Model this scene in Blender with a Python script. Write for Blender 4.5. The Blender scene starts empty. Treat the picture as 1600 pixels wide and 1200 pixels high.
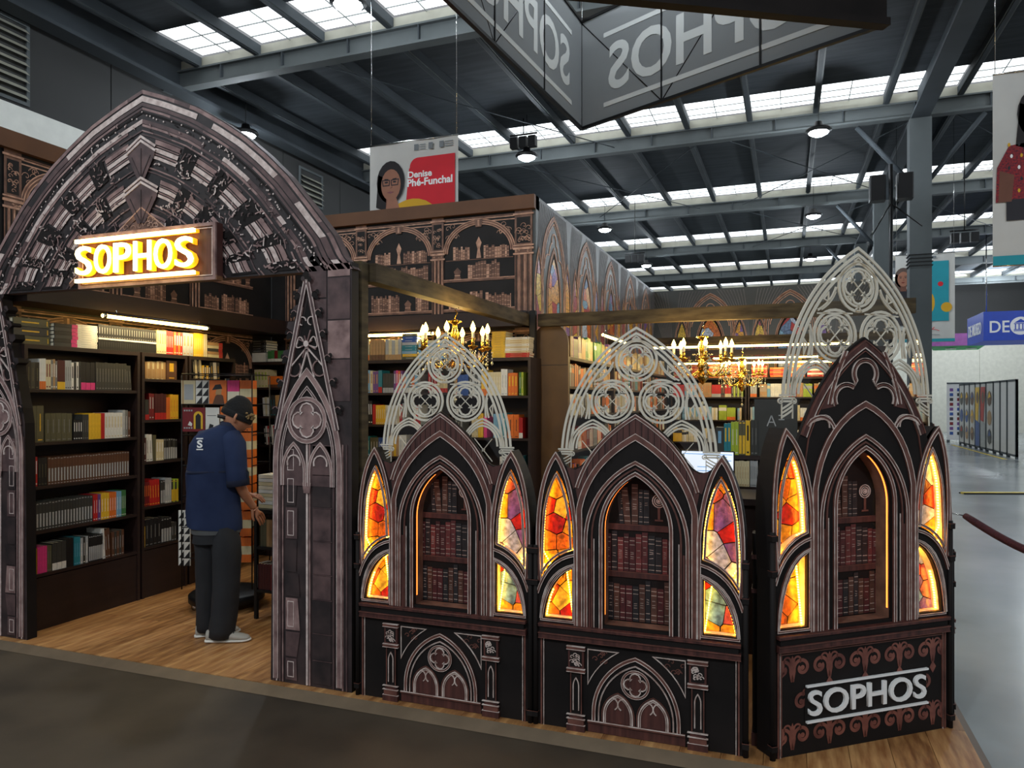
import bpy, bmesh, math, random
from mathutils import Vector, Matrix
from mathutils.geometry import tessellate_polygon
random.seed(7)
PI = math.pi
scn = bpy.context.scene
COL = scn.collection
# ------------------------------------------------------------------ camera, world, exposure
FPX, HY, CZ = 1149., 625., 1.67
FW, RT = (-.3506, .9365), (.9365, .3506)
cam_d = bpy.data.cameras.new('camera'); cam = bpy.data.objects.new('camera', cam_d); COL.objects.link(cam)
cam_d.sensor_width = 36; cam_d.lens = FPX / 1600 * 36
cam_d.shift_y = (HY - 600) / 1600
cam.location = (0, 0, CZ)
cam.rotation_euler = (PI / 2, 0, math.atan2(FW[1], FW[0]) - PI / 2)
cam_d.clip_end = 200
scn.camera = cam
scn.view_settings.view_transform = 'Standard'; scn.view_settings.look = 'None'
scn.view_settings.gamma = 1; scn.view_settings.use_curve_mapping = False
scn.view_settings.exposure = 0.1
W = bpy.data.worlds.new('world'); scn.world = W; W.use_nodes = True
W.node_tree.nodes['Background'].inputs[0].default_value = (.8, .83, .87, 1)
W.node_tree.nodes['Background'].inputs[1].default_value = .33

def area(name, loc, sx, sy, power, col, rot=(0, 0, 0)):
    l = bpy.data.lights.new(name, 'AREA'); l.shape = 'RECTANGLE'; l.size = sx; l.size_y = sy
    l.energy = power; l.color = col
    o = bpy.data.objects.new(name, l); o.location = loc; o.rotation_euler = rot; COL.objects.link(o); return o
# unseen fill lights, added to brighten the aisle, far hall and hanging ring interior
def fill_light(loc, power):
    l = bpy.data.lights.new('hall_fill_light', 'POINT'); l.energy = power; l.color = (.85, .93, 1.); l.shadow_soft_size = .25
    o = bpy.data.objects.new('hall_fill_light', l); o.location = loc; COL.objects.link(o)
for p, e in (((-2.5, -4.5, 6.9), 780), ((4., -3.5, 6.9), 640), ((-7.5, 0, 6.9), 380), ((9, 20, 6.8), 500), ((9, 31, 6.8), 600), ((9, 39, 6.4), 700), ((3.5, 38, 6.4), 400), ((8, 12, 6.9), 300), ((-1.3, 6.7, 7.0), 150)): fill_light(p, e)

# ------------------------------------------------------------------ pixel -> plane helpers (used to read real positions off the photograph's planes)
def dr(px):
    l = (px - 800) / FPX
    return FW[0] + RT[0] * l, FW[1] + RT[1] * l
def on_y(px, py, Y):
    a, b = dr(px); t = Y / b
    return a * t, CZ + (HY - py) * t / FPX
def on_x(px, py, X):
    a, b = dr(px); t = X / a
    return b * t, CZ + (HY - py) * t / FPX
def at_t(px, py, t):
    a, b = dr(px)
    return Vector((a * t, b * t, CZ + (HY - py) * t / FPX))

# ------------------------------------------------------------------ materials
def lin(c):
    return tuple(((v / 255) / 12.92 if v <= 10 else (((v / 255) + .055) / 1.055) ** 2.4) for v in c) + (1,)
MATS = {}
def mat(name, rgb, rough=.6, metal=0., var=.12, scale=6., emit=0., ecol=None, bump=0., spec=.5, rgb2=None, vec=None, detail=4., kind='noise'):
    if name in MATS: return MATS[name]
    m = bpy.data.materials.new(name); m.use_nodes = True; nt = m.node_tree; N = nt.nodes; L = nt.links
    b = N['Principled BSDF']
    b.inputs['Roughness'].default_value = rough; b.inputs['Metallic'].default_value = metal
    b.inputs['Specular IOR Level'].default_value = spec
    c = lin(rgb)
    b.inputs['Base Color'].default_value = c
    if var or rgb2:
        tc = N.new('ShaderNodeTexCoord'); mp = N.new('ShaderNodeMapping')
        mp.inputs['Scale'].default_value = vec or (1, 1, 1)
        n = N.new('ShaderNodeTexNoise'); n.inputs['Scale'].default_value = scale; n.inputs['Detail'].default_value = detail
        L.new(tc.outputs['Object'], mp.inputs[0]); L.new(mp.outputs[0], n.inputs['Vector'])
        r = N.new('ShaderNodeValToRGB')
        if rgb2:
            r.color_ramp.elements[0].color = c; r.color_ramp.elements[1].color = lin(rgb2)
        else:
            r.color_ramp.elements[0].color = tuple(v * (1 - var) for v in c[:3]) + (1,)
            r.color_ramp.elements[1].color = tuple(min(1, v * (1 + var)) for v in c[:3]) + (1,)
        r.color_ramp.elements[0].position = .35; r.color_ramp.elements[1].position = .68
        L.new(n.outputs['Fac'], r.inputs[0]); L.new(r.outputs[0], b.inputs['Base Color'])
        if bump:
            bp = N.new('ShaderNodeBump'); bp.inputs['Strength'].default_value = bump; bp.inputs['Distance'].default_value = .02
            L.new(n.outputs['Fac'], bp.inputs['Height']); L.new(bp.outputs[0], b.inputs['Normal'])
    if emit:
        b.inputs['Emission Color'].default_value = lin(ecol or rgb); b.inputs['Emission Strength'].default_value = emit
    MATS[name] = m
    return m
def clear_mat(name, tint, gloss=.09, rough=.03):
    m = bpy.data.materials.new(name); m.use_nodes = True; nt = m.node_tree; N = nt.nodes; L = nt.links
    for n in list(N):
        if n.type != 'OUTPUT_MATERIAL': N.remove(n)
    out = [n for n in N if n.type == 'OUTPUT_MATERIAL'][0]
    t = N.new('ShaderNodeBsdfTransparent'); t.inputs[0].default_value = tint + (1,)
    g = N.new('ShaderNodeBsdfGlossy'); g.inputs['Roughness'].default_value = rough; g.inputs['Color'].default_value = (1, 1, 1, 1)
    f = N.new('ShaderNodeFresnel'); f.inputs[0].default_value = 1.45
    mx = N.new('ShaderNodeMixShader'); L.new(f.outputs[0], mx.inputs[0]); L.new(t.outputs[0], mx.inputs[1]); L.new(g.outputs[0], mx.inputs[2])
    L.new(mx.outputs[0], out.inputs[0]); MATS[name] = m; return m

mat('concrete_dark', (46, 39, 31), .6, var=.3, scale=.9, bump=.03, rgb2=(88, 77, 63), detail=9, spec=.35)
mat('concrete_light', (140, 146, 146), .2, rgb2=(172, 177, 176), scale=.5, detail=8)
mat('wood_floor', (150, 100, 58), .38, rgb2=(206, 158, 102), scale=5, vec=(6, .7, 1), detail=8, bump=.04)
mat('wood_floor_b', (126, 82, 46), .38, rgb2=(190, 140, 86), scale=6, vec=(5, .8, 1), detail=8, bump=.04)
mat('edge_strip', (120, 104, 84), .4, .3)
mat('espresso', (34, 20, 17), .5, rgb2=(44, 27, 22), scale=3, vec=(1, 1, 6))
mat('espresso_end', (88, 62, 36), .5, rgb2=(108, 78, 44), scale=3)
mat('beam_wood', (62, 52, 38), .75, spec=.2, rgb2=(92, 80, 58), scale=5, vec=(1, 1, 5), detail=6)
mat('rust_trim', (92, 58, 32), .6, rgb2=(110, 72, 42), scale=2)
mat('steel_dark', (54, 59, 63), .75, .0, spec=.25, rgb2=(66, 72, 77), scale=.8)
mat('steel_mid', (74, 79, 80), .7, .0, spec=.3, rgb2=(90, 95, 96), scale=.8)
mat('roof_sheet', (54, 59, 64), .8, spec=.2, rgb2=(66, 71, 76), scale=1.2, vec=(1, 8, 1), bump=.1)
mat('hall_wall_dark', (36, 36, 35), .7, rgb2=(43, 43, 42), scale=.7)
mat('hall_wall_white', (222, 222, 214), .7, var=.04)
mat('cream', (206, 204, 190), .7, var=.06); mat('lip_cream', (150, 148, 136), .7, var=.1, scale=3)
mat('skylight', (235, 240, 240), .6, emit=2.1, ecol=(240, 247, 250), var=.05, scale=2)
mat('skylight_seam', (150, 155, 155), .6)
mat('lamp_glow', (255, 255, 255), .5, emit=60, ecol=(225, 240, 255), var=0)
mat('black_metal', (22, 22, 23), .45, .4, var=.1)
mat('chrome', (190, 190, 188), .2, 1.)
mat('tube_glow', (255, 235, 150), .5, emit=17, ecol=(255, 218, 118), var=0)
mat('sign_glow', (255, 240, 190), .5, emit=7, ecol=(255, 226, 150), var=0)
mat('sign_side', (240, 170, 40), .5, emit=1.1, ecol=(255, 170, 20), var=0)
mat('bulb_glow', (255, 225, 120), .5, emit=26, ecol=(255, 205, 90), var=0)
mat('led_glow', (255, 190, 60), .5, emit=26, ecol=(255, 178, 50), var=0)
mat('brass', (206, 160, 70), .22, 1.)
mat('crystal', (235, 225, 190), .08, .6, var=0)
mat('white_led_text', (240, 240, 238), .5, var=.03, emit=.15)
# printed gothic palette
mat('print_black', (20, 16, 15), .7, rgb2=(32, 26, 24), scale=3, spec=.25)
mat('print_maroon', (58, 30, 27), .55, rgb2=(96, 54, 47), scale=4, vec=(8, 1, .6), detail=6)
mat('print_rose', (118, 74, 63), .5, rgb2=(82, 48, 41), scale=14)
mat('print_light', (228, 212, 202), .5, rgb2=(176, 148, 136), scale=20)
mat('print_scroll', (146, 88, 74), .5, rgb2=(94, 50, 44), scale=10)
mat('stone_dark', (36, 28, 29), .6, rgb2=(66, 51, 50), scale=7, detail=9)
mat('stone_mid', (104, 80, 78), .6, rgb2=(62, 46, 47), scale=9, detail=9)
mat('stone_rose', (164, 134, 128), .6, rgb2=(106, 80, 78), scale=11, detail=9)
mat('stone_light', (226, 208, 200), .55, rgb2=(184, 162, 154), scale=26, detail=8)
mat('copper_dark', (26, 24, 24), .6, spec=.3, rgb2=(38, 35, 34), scale=3)
mat('copper_mid', (140, 102, 82), .55, rgb2=(94, 66, 54), scale=12)
mat('copper_pale', (222, 176, 148), .55, rgb2=(164, 120, 98), scale=16)  # palest copper ink of the wall and arch prints
mat('vault_grey', (62, 67, 67), .45, rgb2=(80, 83, 83), scale=.9, detail=6)
mat('vault_light', (138, 132, 134), .5, rgb2=(104, 100, 104), scale=5)
for k, c in dict(gold=(232, 170, 40), amber=(226, 120, 26), red=(190, 34, 26), yellow=(240, 208, 70), teal=(120, 176, 216), ice=(196, 216, 250), violet=(128, 92, 176), rose=(176, 84, 96), blue=(96, 130, 178), wine=(110, 30, 44)).items():
    mat('glass_' + k, c, .3, rgb2=tuple(int(v * .6) for v in c), scale=38, detail=8, bump=.2)
mat('silver', (216, 208, 190), .5, .0, var=.05)
clear_mat('acrylic', (.97, .98, .97))
def cloth_mat(name, c, k=.4):
    m = mat(name, c, .8, var=.04, scale=1.5); nt = m.node_tree; N = nt.nodes; L = nt.links
    p = N['Principled BSDF']; out = [n for n in N if n.type == 'OUTPUT_MATERIAL'][0]
    t = N.new('ShaderNodeBsdfTranslucent'); t.inputs[0].default_value = lin(c); mx = N.new('ShaderNodeMixShader'); mx.inputs[0].default_value = k
    L.new(p.outputs[0], mx.inputs[1]); L.new(t.outputs[0], mx.inputs[2]); L.new(mx.outputs[0], out.inputs[0]); return m
mat('page', (226, 216, 190), .8, var=.06)
mat('logo_white', (250, 249, 246), .5, var=.0)

# ------------------------------------------------------------------ geometry collector
class Geo:
    def __init__(s): s.v = []; s.f = []; s.m = []; s.slots = []; s.sm = []
    def mi(s, m):
        if m not in s.slots: s.slots.append(m)
        return s.slots.index(m)
    def add(s, vs, fs, m, smooth=False):
        o = len(s.v); s.v += [tuple(v) for v in vs]; k = s.mi(m)
        for f in fs: s.f.append([i + o for i in f]); s.m.append(k); s.sm.append(smooth)
        return s
    def box(s, x0, x1, y0, y1, z0, z1, m):
        return s.add([(x0, y0, z0), (x1, y0, z0), (x1, y1, z0), (x0, y1, z0), (x0, y0, z1), (x1, y0, z1), (x1, y1, z1), (x0, y1, z1)],
                     [(0, 3, 2, 1), (4, 5, 6, 7), (0, 1, 5, 4), (1, 2, 6, 5), (2, 3, 7, 6), (3, 0, 4, 7)], m)
    def bbox(s, x0, x1, y0, y1, z0, z1, m, b=.004):   # box with chamfered long edges
        xs = (x0, x0 + b, x1 - b, x1); ys = (y0, y0 + b, y1 - b, y1)
        ring = [(xs[1], ys[0]), (xs[2], ys[0]), (xs[3], ys[1]), (xs[3], ys[2]), (xs[2], ys[3]), (xs[1], ys[3]), (xs[0], ys[2]), (xs[0], ys[1])]
        vs = [(x, y, z0) for x, y in ring] + [(x, y, z1) for x, y in ring]
        fs = [tuple(range(7, -1, -1)), tuple(range(8, 16))] + [(i, (i + 1) % 8, 8 + (i + 1) % 8, 8 + i) for i in range(8)]
        return s.add(vs, fs, m)
    def prism(s, loops, y0, y1, m, back=True, ms=None):   # loops[0] outline, others holes, in (x,z); front at y0
        tris = tessellate_polygon([[Vector((p[0], p[1], 0)) for p in l] for l in loops])
        flat = [p for l in loops for p in l]; n = len(flat)
        ft = []
        for a, b, c in tris:
            A, B, C = flat[a], flat[b], flat[c]
            if (B[0] - A[0]) * (C[1] - A[1]) - (B[1] - A[1]) * (C[0] - A[0]) < 0: b, c = c, b
            ft.append((a, b, c))
        s.add([(p[0], y0, p[1]) for p in flat], ft, m)
        if y1 != y0:
            if back: s.add([(p[0], y1, p[1]) for p in flat], [(a, c, b) for a, b, c in ft], ms or m)
            s.walls(loops, y0, y1, ms or m)
        return s
    def walls(s, loops, y0, y1, m, closed=True):
        for l in loops:
            k = len(l); vs = [(p[0], y0, p[1]) for p in l] + [(p[0], y1, p[1]) for p in l]
            s.add(vs, [(i, (i + 1) % k, k + (i + 1) % k, k + i) for i in range(k if closed else k - 1)], m)
        return s
    def poly(s, pts, y, m): return s.prism([pts], y, y, m)
    def band(s, a, b, y, m, y1=None):        # surface between two paths with equal counts
        n = len(a)
        s.add([(p[0], y, p[1]) for p in a] + [(p[0], y, p[1]) for p in b], [(i, i + 1, n + i + 1, n + i) for i in range(n - 1)], m)
        return s
    def strip(s, path, w, y0, y1, m, closed=False):   # raised ribbon: front y0, foot y1
        n = len(path); L = []; R = []
        for i in range(n):
            if closed: p, q = path[i - 1], path[(i + 1) % n]
            else: p, q = path[max(0, i - 1)], path[min(n - 1, i + 1)]
            c = path[i]
            d1 = Vector((c[0] - p[0], c[1] - p[1])); d2 = Vector((q[0] - c[0], q[1] - c[1]))
            if d1.length < 1e-9: d1 = d2.copy()
            if d2.length < 1e-9: d2 = d1.copy()
            if d1.length < 1e-9: continue
            d1.normalize(); d2.normalize(); d = d1 + d2
            if d.length < .2: d = d1
            d.normalize(); k = w / 2 / max(.35, d.dot(d1))
            nx, nz = -d.y * k, d.x * k
            L.append((c[0] + nx, c[1] + nz)); R.append((c[0] - nx, c[1] - nz))
        n = len(L); m_ = n if closed else n - 1
        vs = [(p[0], y0, p[1]) for p in L] + [(p[0], y0, p[1]) for p in R]; fs = [(i, n + i, n + (i + 1) % n, (i + 1) % n) for i in range(m_)]
        if y1 > y0:
            vs += [(p[0], y1, p[1]) for p in L] + [(p[0], y1, p[1]) for p in R]
            fs += [(i, (i + 1) % n, 2 * n + (i + 1) % n, 2 * n + i) for i in range(m_)] + [(n + i, 3 * n + i, 3 * n + (i + 1) % n, n + (i + 1) % n) for i in range(m_)]
        return s.add(vs, fs, m)
    def mould(s, path, w, m='print_rose', e='print_light', y=0., h=.006, ew=.0035, closed=False):
        s.strip(path, w, y - h, y, m, closed)
        for sg in (-1, 1): s.strip(offset(path, sg * (w / 2 - ew / 2), closed), ew, y - h - .0015, y - h, e, closed)
        return s
    def tube(s, path, r, m, n=8, cap=True):
        path = [Vector(p) for p in path]; k = len(path); vs = []; fs = []
        rs = r if isinstance(r, (list, tuple)) else [r] * k
        up = Vector((0, 0, 1)); prev = None
        for i, p in enumerate(path):
            d = path[min(k - 1, i + 1)] - path[max(0, i - 1)]
            d.normalize()
            if prev is None:
                a = d.cross(up)
                if a.length < .1: a = d.cross(Vector((1, 0, 0)))
            else: a = prev - d * prev.dot(d)
            a.normalize(); prev = a; b = d.cross(a)
            for j in range(n):
                t = 2 * PI * j / n; vs.append(p + (a * math.cos(t) + b * math.sin(t)) * rs[i])
        for i in range(k - 1):
            for j in range(n): fs.append((i * n + j, i * n + (j + 1) % n, (i + 1) * n + (j + 1) % n, (i + 1) * n + j))
        if cap: fs += [tuple(range(n - 1, -1, -1)), tuple(range((k - 1) * n, k * n))]
        return s.add(vs, fs, m, True)
    def lathe(s, prof, m, n=14, c=(0, 0, 0)):
        vs = []; fs = []; k = len(prof)
        for r, z in prof:
            for j in range(n): t = 2 * PI * j / n; vs.append((c[0] + r * math.cos(t), c[1] + r * math.sin(t), c[2] + z))
        for i in range(k - 1):
            for j in range(n): fs.append((i * n + j, i * n + (j + 1) % n, (i + 1) * n + (j + 1) % n, (i + 1) * n + j))
        return s.add(vs, fs, m, True)
    def loft(s, rings, m, cap=True):
        n = len(rings[0]); vs = [v for r in rings for v in r]; fs = []
        for i in range(len(rings) - 1):
            for j in range(n): fs.append((i * n + j, i * n + (j + 1) % n, (i + 1) * n + (j + 1) % n, (i + 1) * n + j))
        if cap: fs += [tuple(range(n - 1, -1, -1)), tuple(range((len(rings) - 1) * n, len(rings) * n))]
        return s.add(vs, fs, m, True)
    def mesh(s, name):
        me = bpy.data.meshes.new(name); me.from_pydata(s.v, [], s.f)
        for m in s.slots: me.materials.append(MATS[m])
        me.polygons.foreach_set('material_index', s.m); me.polygons.foreach_set('use_smooth', s.sm); me.update(); return me
    def build(s, name, parent=None, loc=None, rotz=0):
        o = bpy.data.objects.new(name, s.mesh(name)); COL.objects.link(o)
        if parent: o.parent = parent
        if loc: o.location = loc
        o.rotation_euler.z = rotz
        return o
def offset(path, d, closed=False):
    n = len(path); out = []
    for i in range(n):
        if closed: p, q = path[i - 1], path[(i + 1) % n]
        else: p, q = path[max(0, i - 1)], path[min(n - 1, i + 1)]
        c = path[i]; d1 = Vector((c[0] - p[0], c[1] - p[1])); d2 = Vector((q[0] - c[0], q[1] - c[1]))
        if d1.length < 1e-9: d1 = d2.copy()
        if d2.length < 1e-9: d2 = d1.copy()
        d1.normalize(); d2.normalize(); e = d1 + d2
        if e.length < .2: e = d1
        e.normalize(); k = d / max(.35, e.dot(d1)); out.append((c[0] - e.y * k, c[1] + e.x * k))
    return out
def tag(o, label=None, cat=None, group=None, kind=None):
    if label: o['label'] = label
    if cat: o['category'] = cat
    if group: o['group'] = group
    if kind: o['kind'] = kind
    return o
def empty(name, loc=(0, 0, 0), rotz=0, label=None, cat=None, group=None, kind=None, parent=None):
    o = bpy.data.objects.new(name, None); o.location = loc; o.rotation_euler.z = rotz; o.empty_display_size = .1
    COL.objects.link(o); o.parent = parent
    return tag(o, label, cat, group, kind)
def copy_tree(o, parent=None):
    c = o.copy(); COL.objects.link(c); c.parent = parent
    for ch in list(o.children): copy_tree(ch, c)
    return c
def same(o, name, parent, loc=None):
    c = bpy.data.objects.new(name, o.data)
    if 'kind' in o: c['kind'] = o['kind']
    COL.objects.link(c); c.parent = parent
    if loc: c.location = loc
    return c
# 2-D curves in (x,z)
def q(p0, c, p1, n=8):
    return [((1 - t) ** 2 * p0[0] + 2 * t * (1 - t) * c[0] + t * t * p1[0], (1 - t) ** 2 * p0[1] + 2 * t * (1 - t) * c[1] + t * t * p1[1]) for t in [i / n for i in range(n + 1)]]
def arc(cx, cz, r, a0, a1, n=12):
    return [(cx + r * math.cos(math.radians(a0 + (a1 - a0) * i / n)), cz + r * math.sin(math.radians(a0 + (a1 - a0) * i / n))) for i in range(n + 1)]
def circ(cx, cz, r, n=24): return arc(cx, cz, r, 0, 360, n)[:-1]
def parch(hw, z0, zt, cx=0., n=9):      # pointed arch, left foot to right foot
    h = zt - z0; c = (h * h - hw * hw) / (2 * hw); R = c + hw
    a1 = math.atan2(h, -c) if c else PI / 2
    L = [(cx + c + R * math.cos(PI + (a1 - PI) * i / n), z0 + R * math.sin(PI + (a1 - PI) * i / n)) for i in range(n + 1)]
    L[-1] = (cx, zt)
    return L + [(2 * cx - x, z) for x, z in reversed(L[:-1])]
def arch_legs(hw, zb, z0, zt, cx=0., n=9):
    return [(cx - hw, zb)] + parch(hw, z0, zt, cx, n) + [(cx + hw, zb)]
def quatre(cx, cz, r, n=6, rot=0):      # four-lobed outline
    out = []; d = r * .52; lr = r * .46
    for k in range(4):
        a = 90 * k + rot
        ox, oz = cx + d * math.cos(math.radians(a)), cz + d * math.sin(math.radians(a))
        out += arc(ox, oz, lr, a - 112, a + 112, n)
    return out
def mir(path): return [(-x, z) for x, z in path]
def text_mesh(txt, size, ext, m, bold=.0, name='text'):
    cu = bpy.data.curves.new(name, 'FONT'); cu.body = txt; cu.size = size; cu.extrude = ext; cu.offset = bold
    cu.align_x = 'CENTER'; cu.align_y = 'CENTER'; cu.resolution_u = 4
    o = bpy.data.objects.new(name + '_src', cu); COL.objects.link(o)
    bpy.context.view_layer.update()
    me = bpy.data.meshes.new_from_object(o.evaluated_get(bpy.context.evaluated_depsgraph_get()))
    bpy.data.objects.remove(o); bpy.data.curves.remove(cu)
    me.materials.clear(); me.materials.append(MATS[m]); me.name = name
    return me
def put_text(name, txt, w, h, loc, m, parent=None, ext=.002, bold=.0, rotz=0, flip=False):
    me = text_mesh(txt, 1., ext, m, bold, name)
    xs = [v.co.x for v in me.vertices]; ys = [v.co.y for v in me.vertices]
    sx = w / (max(xs) - min(xs)); sy = h / (max(ys) - min(ys)); cx = (max(xs) + min(xs)) / 2; cy = (max(ys) + min(ys)) / 2
    for v in me.vertices:
        x, y, z = v.co; v.co = ((x - cx) * sx * (-1 if flip else 1), -z, (y - cy) * sy)
    o = bpy.data.objects.new(name, me); COL.objects.link(o); o.parent = parent; o.location = loc; o.rotation_euler.z = rotz
    return o

Z0 = .04
XL, YF, YA, XC, YB = -5.3, 3.52, 6.63, -2.27, 13.3     # stand: left wall, front, room A back wall, corner, room B back wall

# ================================================================== HALL SHELL
g = Geo(); g.box(.84, 26, -3, 46, -.1, 0, 'concrete_light'); g.box(-10.6, .84, 13.6, 46, -.1, 0, 'concrete_light'); fl = g.build('floor'); tag(fl, 'polished pale grey concrete hall floor', kind='structure')
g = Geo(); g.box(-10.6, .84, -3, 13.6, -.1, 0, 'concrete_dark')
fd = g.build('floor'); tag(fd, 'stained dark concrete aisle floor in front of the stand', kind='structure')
g = Geo(); g.strip([(-.72, 3.44), (-.66, 2.9), (-.63, 2.1), (-.72, .2)], .012, 0, 0, 'edge_strip')
o = Geo()
o.add([(x, y, .0012) for x, y in [(-.30, 3.44), (-.285, 3.44), (-.66, .4), (-.675, .4)]], [(0, 1, 2, 3)], 'edge_strip')
o.build('joint', fd)
BY = [4.1, 10.16, 16.15, 22.4, 28.3, 34.3, 40.3]
RX = [-.73 + 1.27 * k for k in range(-7, 15)]
X0, X1 = -10.6, 19.
ceil = empty('ceiling', (0, 0, 7.2), label='dark steel hall roof', kind='structure')
g = Geo()
for a, b in zip([-2.] + BY, BY + [46.]):
    za, zb = .33, .46
    g.add([(X0, a, za), (X1, a, za), (X1, b - .98, zb), (X0, b - .98, zb), (X0, a, za + .05), (X1, a, za + .05), (X1, b - .98, zb + .05), (X0, b - .98, zb + .05)], [(0, 1, 2, 3), (7, 6, 5, 4), (3, 2, 6, 7)], 'roof_sheet')
g.build('roof_sheet', ceil)
# main cross beams with stiffeners, cream lip above
bm = None
for k, y in enumerate(BY):
    if bm is None:
        g = Geo(); g.box(X0, X1, -.03, .03, -.02, .25, 'steel_mid'); g.box(X0, X1, -.1, .1, -.04, 0, 'steel_mid'); g.box(X0, X1, -.1, .1, .24, .27, 'steel_mid')
        for i in range(24): g.box(X0 + 1.27 * i + .2, X0 + 1.27 * i + .22, -.09, .09, 0, .24, 'steel_dark')
        bm = g.build('roof_beam', ceil, (0, y, 0))
        g = Geo(); g.box(X0, X1, .0, .03, .27, .47, 'lip_cream'); lip = g.build('gutter_lip', ceil, (0, y, 0))
    else:
        same(bm, 'roof_beam', ceil, (0, y, 0)); same(lip, 'gutter_lip', ceil, (0, y, 0))
# rafters
rf = None
for a, b in zip(BY[:-1], BY[1:]):
    for x in RX:
        if rf is None:
            L = 6.03; g = Geo()
            vs = [(-.035, 0, .12), (.035, 0, .12), (.035, L, .26), (-.035, L, .26), (-.035, 0, .32), (.035, 0, .32), (.035, L, .45), (-.035, L, .45)]
            g.add(vs, [(0, 3, 2, 1), (4, 5, 6, 7), (1, 2, 6, 5), (3, 0, 4, 7), (0, 1, 5, 4), (2, 3, 7, 6)], 'steel_dark')
            g.add([(sx * .06, yy, z + .015) for yy, z in ((0, .12), (L, .26)) for sx in (-1, 1)], [(0, 1, 3, 2)], 'steel_mid')
            rf = g.build('rafter', ceil, (x, a, 0))
        else: same(rf, 'rafter', ceil, (x, a, 0))
# skylights: window_n > pane
pane = None
for k, y in enumerate(BY):
    w = empty('window_%d' % (k + 1), (0, y, 7.2), label='long strip of roof skylight panes beside a steel beam', kind='structure')
    for x in RX[:-1]:
        if pane is None:
            g = Geo(); g.add([(.04, -.98, .47), (1.23, -.98, .47), (1.23, -.01, .5), (.04, -.01, .5)], [(0, 1, 2, 3)], 'skylight')
            for i in range(1, 3): g.box(.04, 1.23, -.98 + i * .33, -.965 + i * .33, .45, .465, 'skylight_seam')
            g.box(.6, .615, -.98, -.01, .452, .467, 'skylight_seam'); g.add([(.1, -.95, .46), (.115, -.95, .46), (1.2, -.05, .485), (1.185, -.05, .485)], [(0, 1, 2, 3)], 'skylight_seam')
            pane = g.build('pane', w, (x, 0, 0))
        else: same(pane, 'pane', w, (x, 0, 0))
# girders along the hall, columns
g = Geo(); g.box(-.03, .03, -2, 46, -.05, .55, 'steel_dark'); g.box(-.16, .16, -2, 46, -.09, -.03, 'steel_dark'); g.box(-.16, .16, -2, 46, .53, .57, 'steel_dark')
gd = g.build('girder', ceil, (2.4, 0, 0)); same(gd, 'girder', ceil, (15, 0, 0)); same(gd, 'girder', ceil, (-10.1, 0, 0))
g = Geo(); g.tube([(0, 0, 0), (3.6, 5.9, .1)], .011, 'steel_dark', 6); br = g.build('tie_rod', ceil, (-1.2, 16.2, -.02))
for x, y in ((-6, 16.2), (3, 16.2), (-1.2, 22.4), (-7.2, 10.2), (3, 22.4)): same(br, 'tie_rod', ceil, (x, y, -.02))
g = Geo(); g.tube([(0, 0, 0), (-3.6, 5.9, .1)], .011, 'steel_dark', 6); br2 = g.build('tie_rod', ceil, (2.4, 16.2, -.02))
for x, y in ((-1.8, 16.2), (2.4, 22.4)): same(br2, 'tie_rod', ceil, (x, y, -.02))
for k, (x, y, lb) in enumerate(((2.4, 16.15, 'dark grey steel hall column in front of the portrait banner'), (2.4, 22.4, 'more distant steel hall column behind the tallest tracery'), (2.4, 28.3, 'farthest grey steel hall column'))):
    c = empty('steel_column', (x, y, 0), label=lb, cat='column')
    g = Geo(); g.box(-.19, .19, -.17, -.14, 0, 7.1, 'steel_mid'); g.box(-.19, .19, .14, .17, 0, 7.1, 'steel_mid'); g.box(-.015, .015, -.14, .14, 0, 7.1, 'steel_dark'); g.box(-.19, -.17, -.14, .14, 0, 7.1, 'steel_mid'); g.box(.17, .19, -.14, .14, 0, 7.1, 'steel_mid'); g.build('shaft', c)
    g = Geo(); g.box(-.3, .3, -.25, .25, 0, .03, 'steel_dark'); g.build('base_plate', c)
    for sx in (-1, 1):
        g = Geo(); g.tube([(sx * .15, 0, 5.9), (sx * 1.1, 0, 7.1)], .05, 'steel_dark', 6); g.build('brace', c)
    if k == 0:
        g = Geo()
        for i in range(4): g.box(-.21, .21, -.19, .19, 4.25 + i * .07, 4.265 + i * .07, 'black_metal')
        g.build('strap', c)
# hall walls
wl = empty('wall_left', (-10.4, 0, 0), label='dark hall side wall with a white band', kind='structure')
for i in range(22):
    g = Geo(); g.box(-.1, .0, -2 + i * 2.2 + .01, .19 + i * 2.2, 5.9, 7.7, 'hall_wall_dark'); g.build('cladding_panel', wl)
    g = Geo(); g.box(-.1, .04, -2 + i * 2.2 + .006, .194 + i * 2.2, 5.42, 5.9, 'hall_wall_white'); g.build('cladding_panel', wl)
g = Geo(); g.box(-.1, -.02, -2, 46, 0, 5.42, 'hall_wall_dark'); g.build('lower_cladding', wl)
for y0, z0, z1, w_ in ((6.2, 6.0, 7.1, 1.35), (14.0, 6.25, 6.95, .8)):
    v = Geo(); v.box(.0, .03, y0 - .05, y0 + w_ + .05, z0 - .05, z0, 'steel_mid'); v.box(0, .03, y0 - .05, y0 + w_ + .05, z1, z1 + .05, 'steel_mid'); v.box(0, .03, y0 + w_, y0 + w_ + .05, z0, z1, 'steel_mid'); v.box(0, .03, y0 - .05, y0, z0, z1, 'steel_mid')
    f = v.build('vent_frame', wl)
    n = int((z1 - z0) / .12)
    for i in range(n):
        z = z0 + .02 + i * .12
        g = Geo(); g.add([(.01, y0, z + .08), (.01, y0 + w_, z + .08), (.1, y0 + w_, z), (.1, y0, z)], [(0, 1, 2, 3), (3, 2, 1, 0)], 'cream'); g.build('louver_slat', f)
wb = empty('wall_back', (0, 44, 0), label='far end wall of the hall, white below and dark above', kind='structure')
for i in range(15):
    x = -10.5 + i * 2.2
    g = Geo(); g.box(x, x + 2.19, 0, .2, 0, 4.75, 'cream'); g.build('wall_panel', wb)
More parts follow.
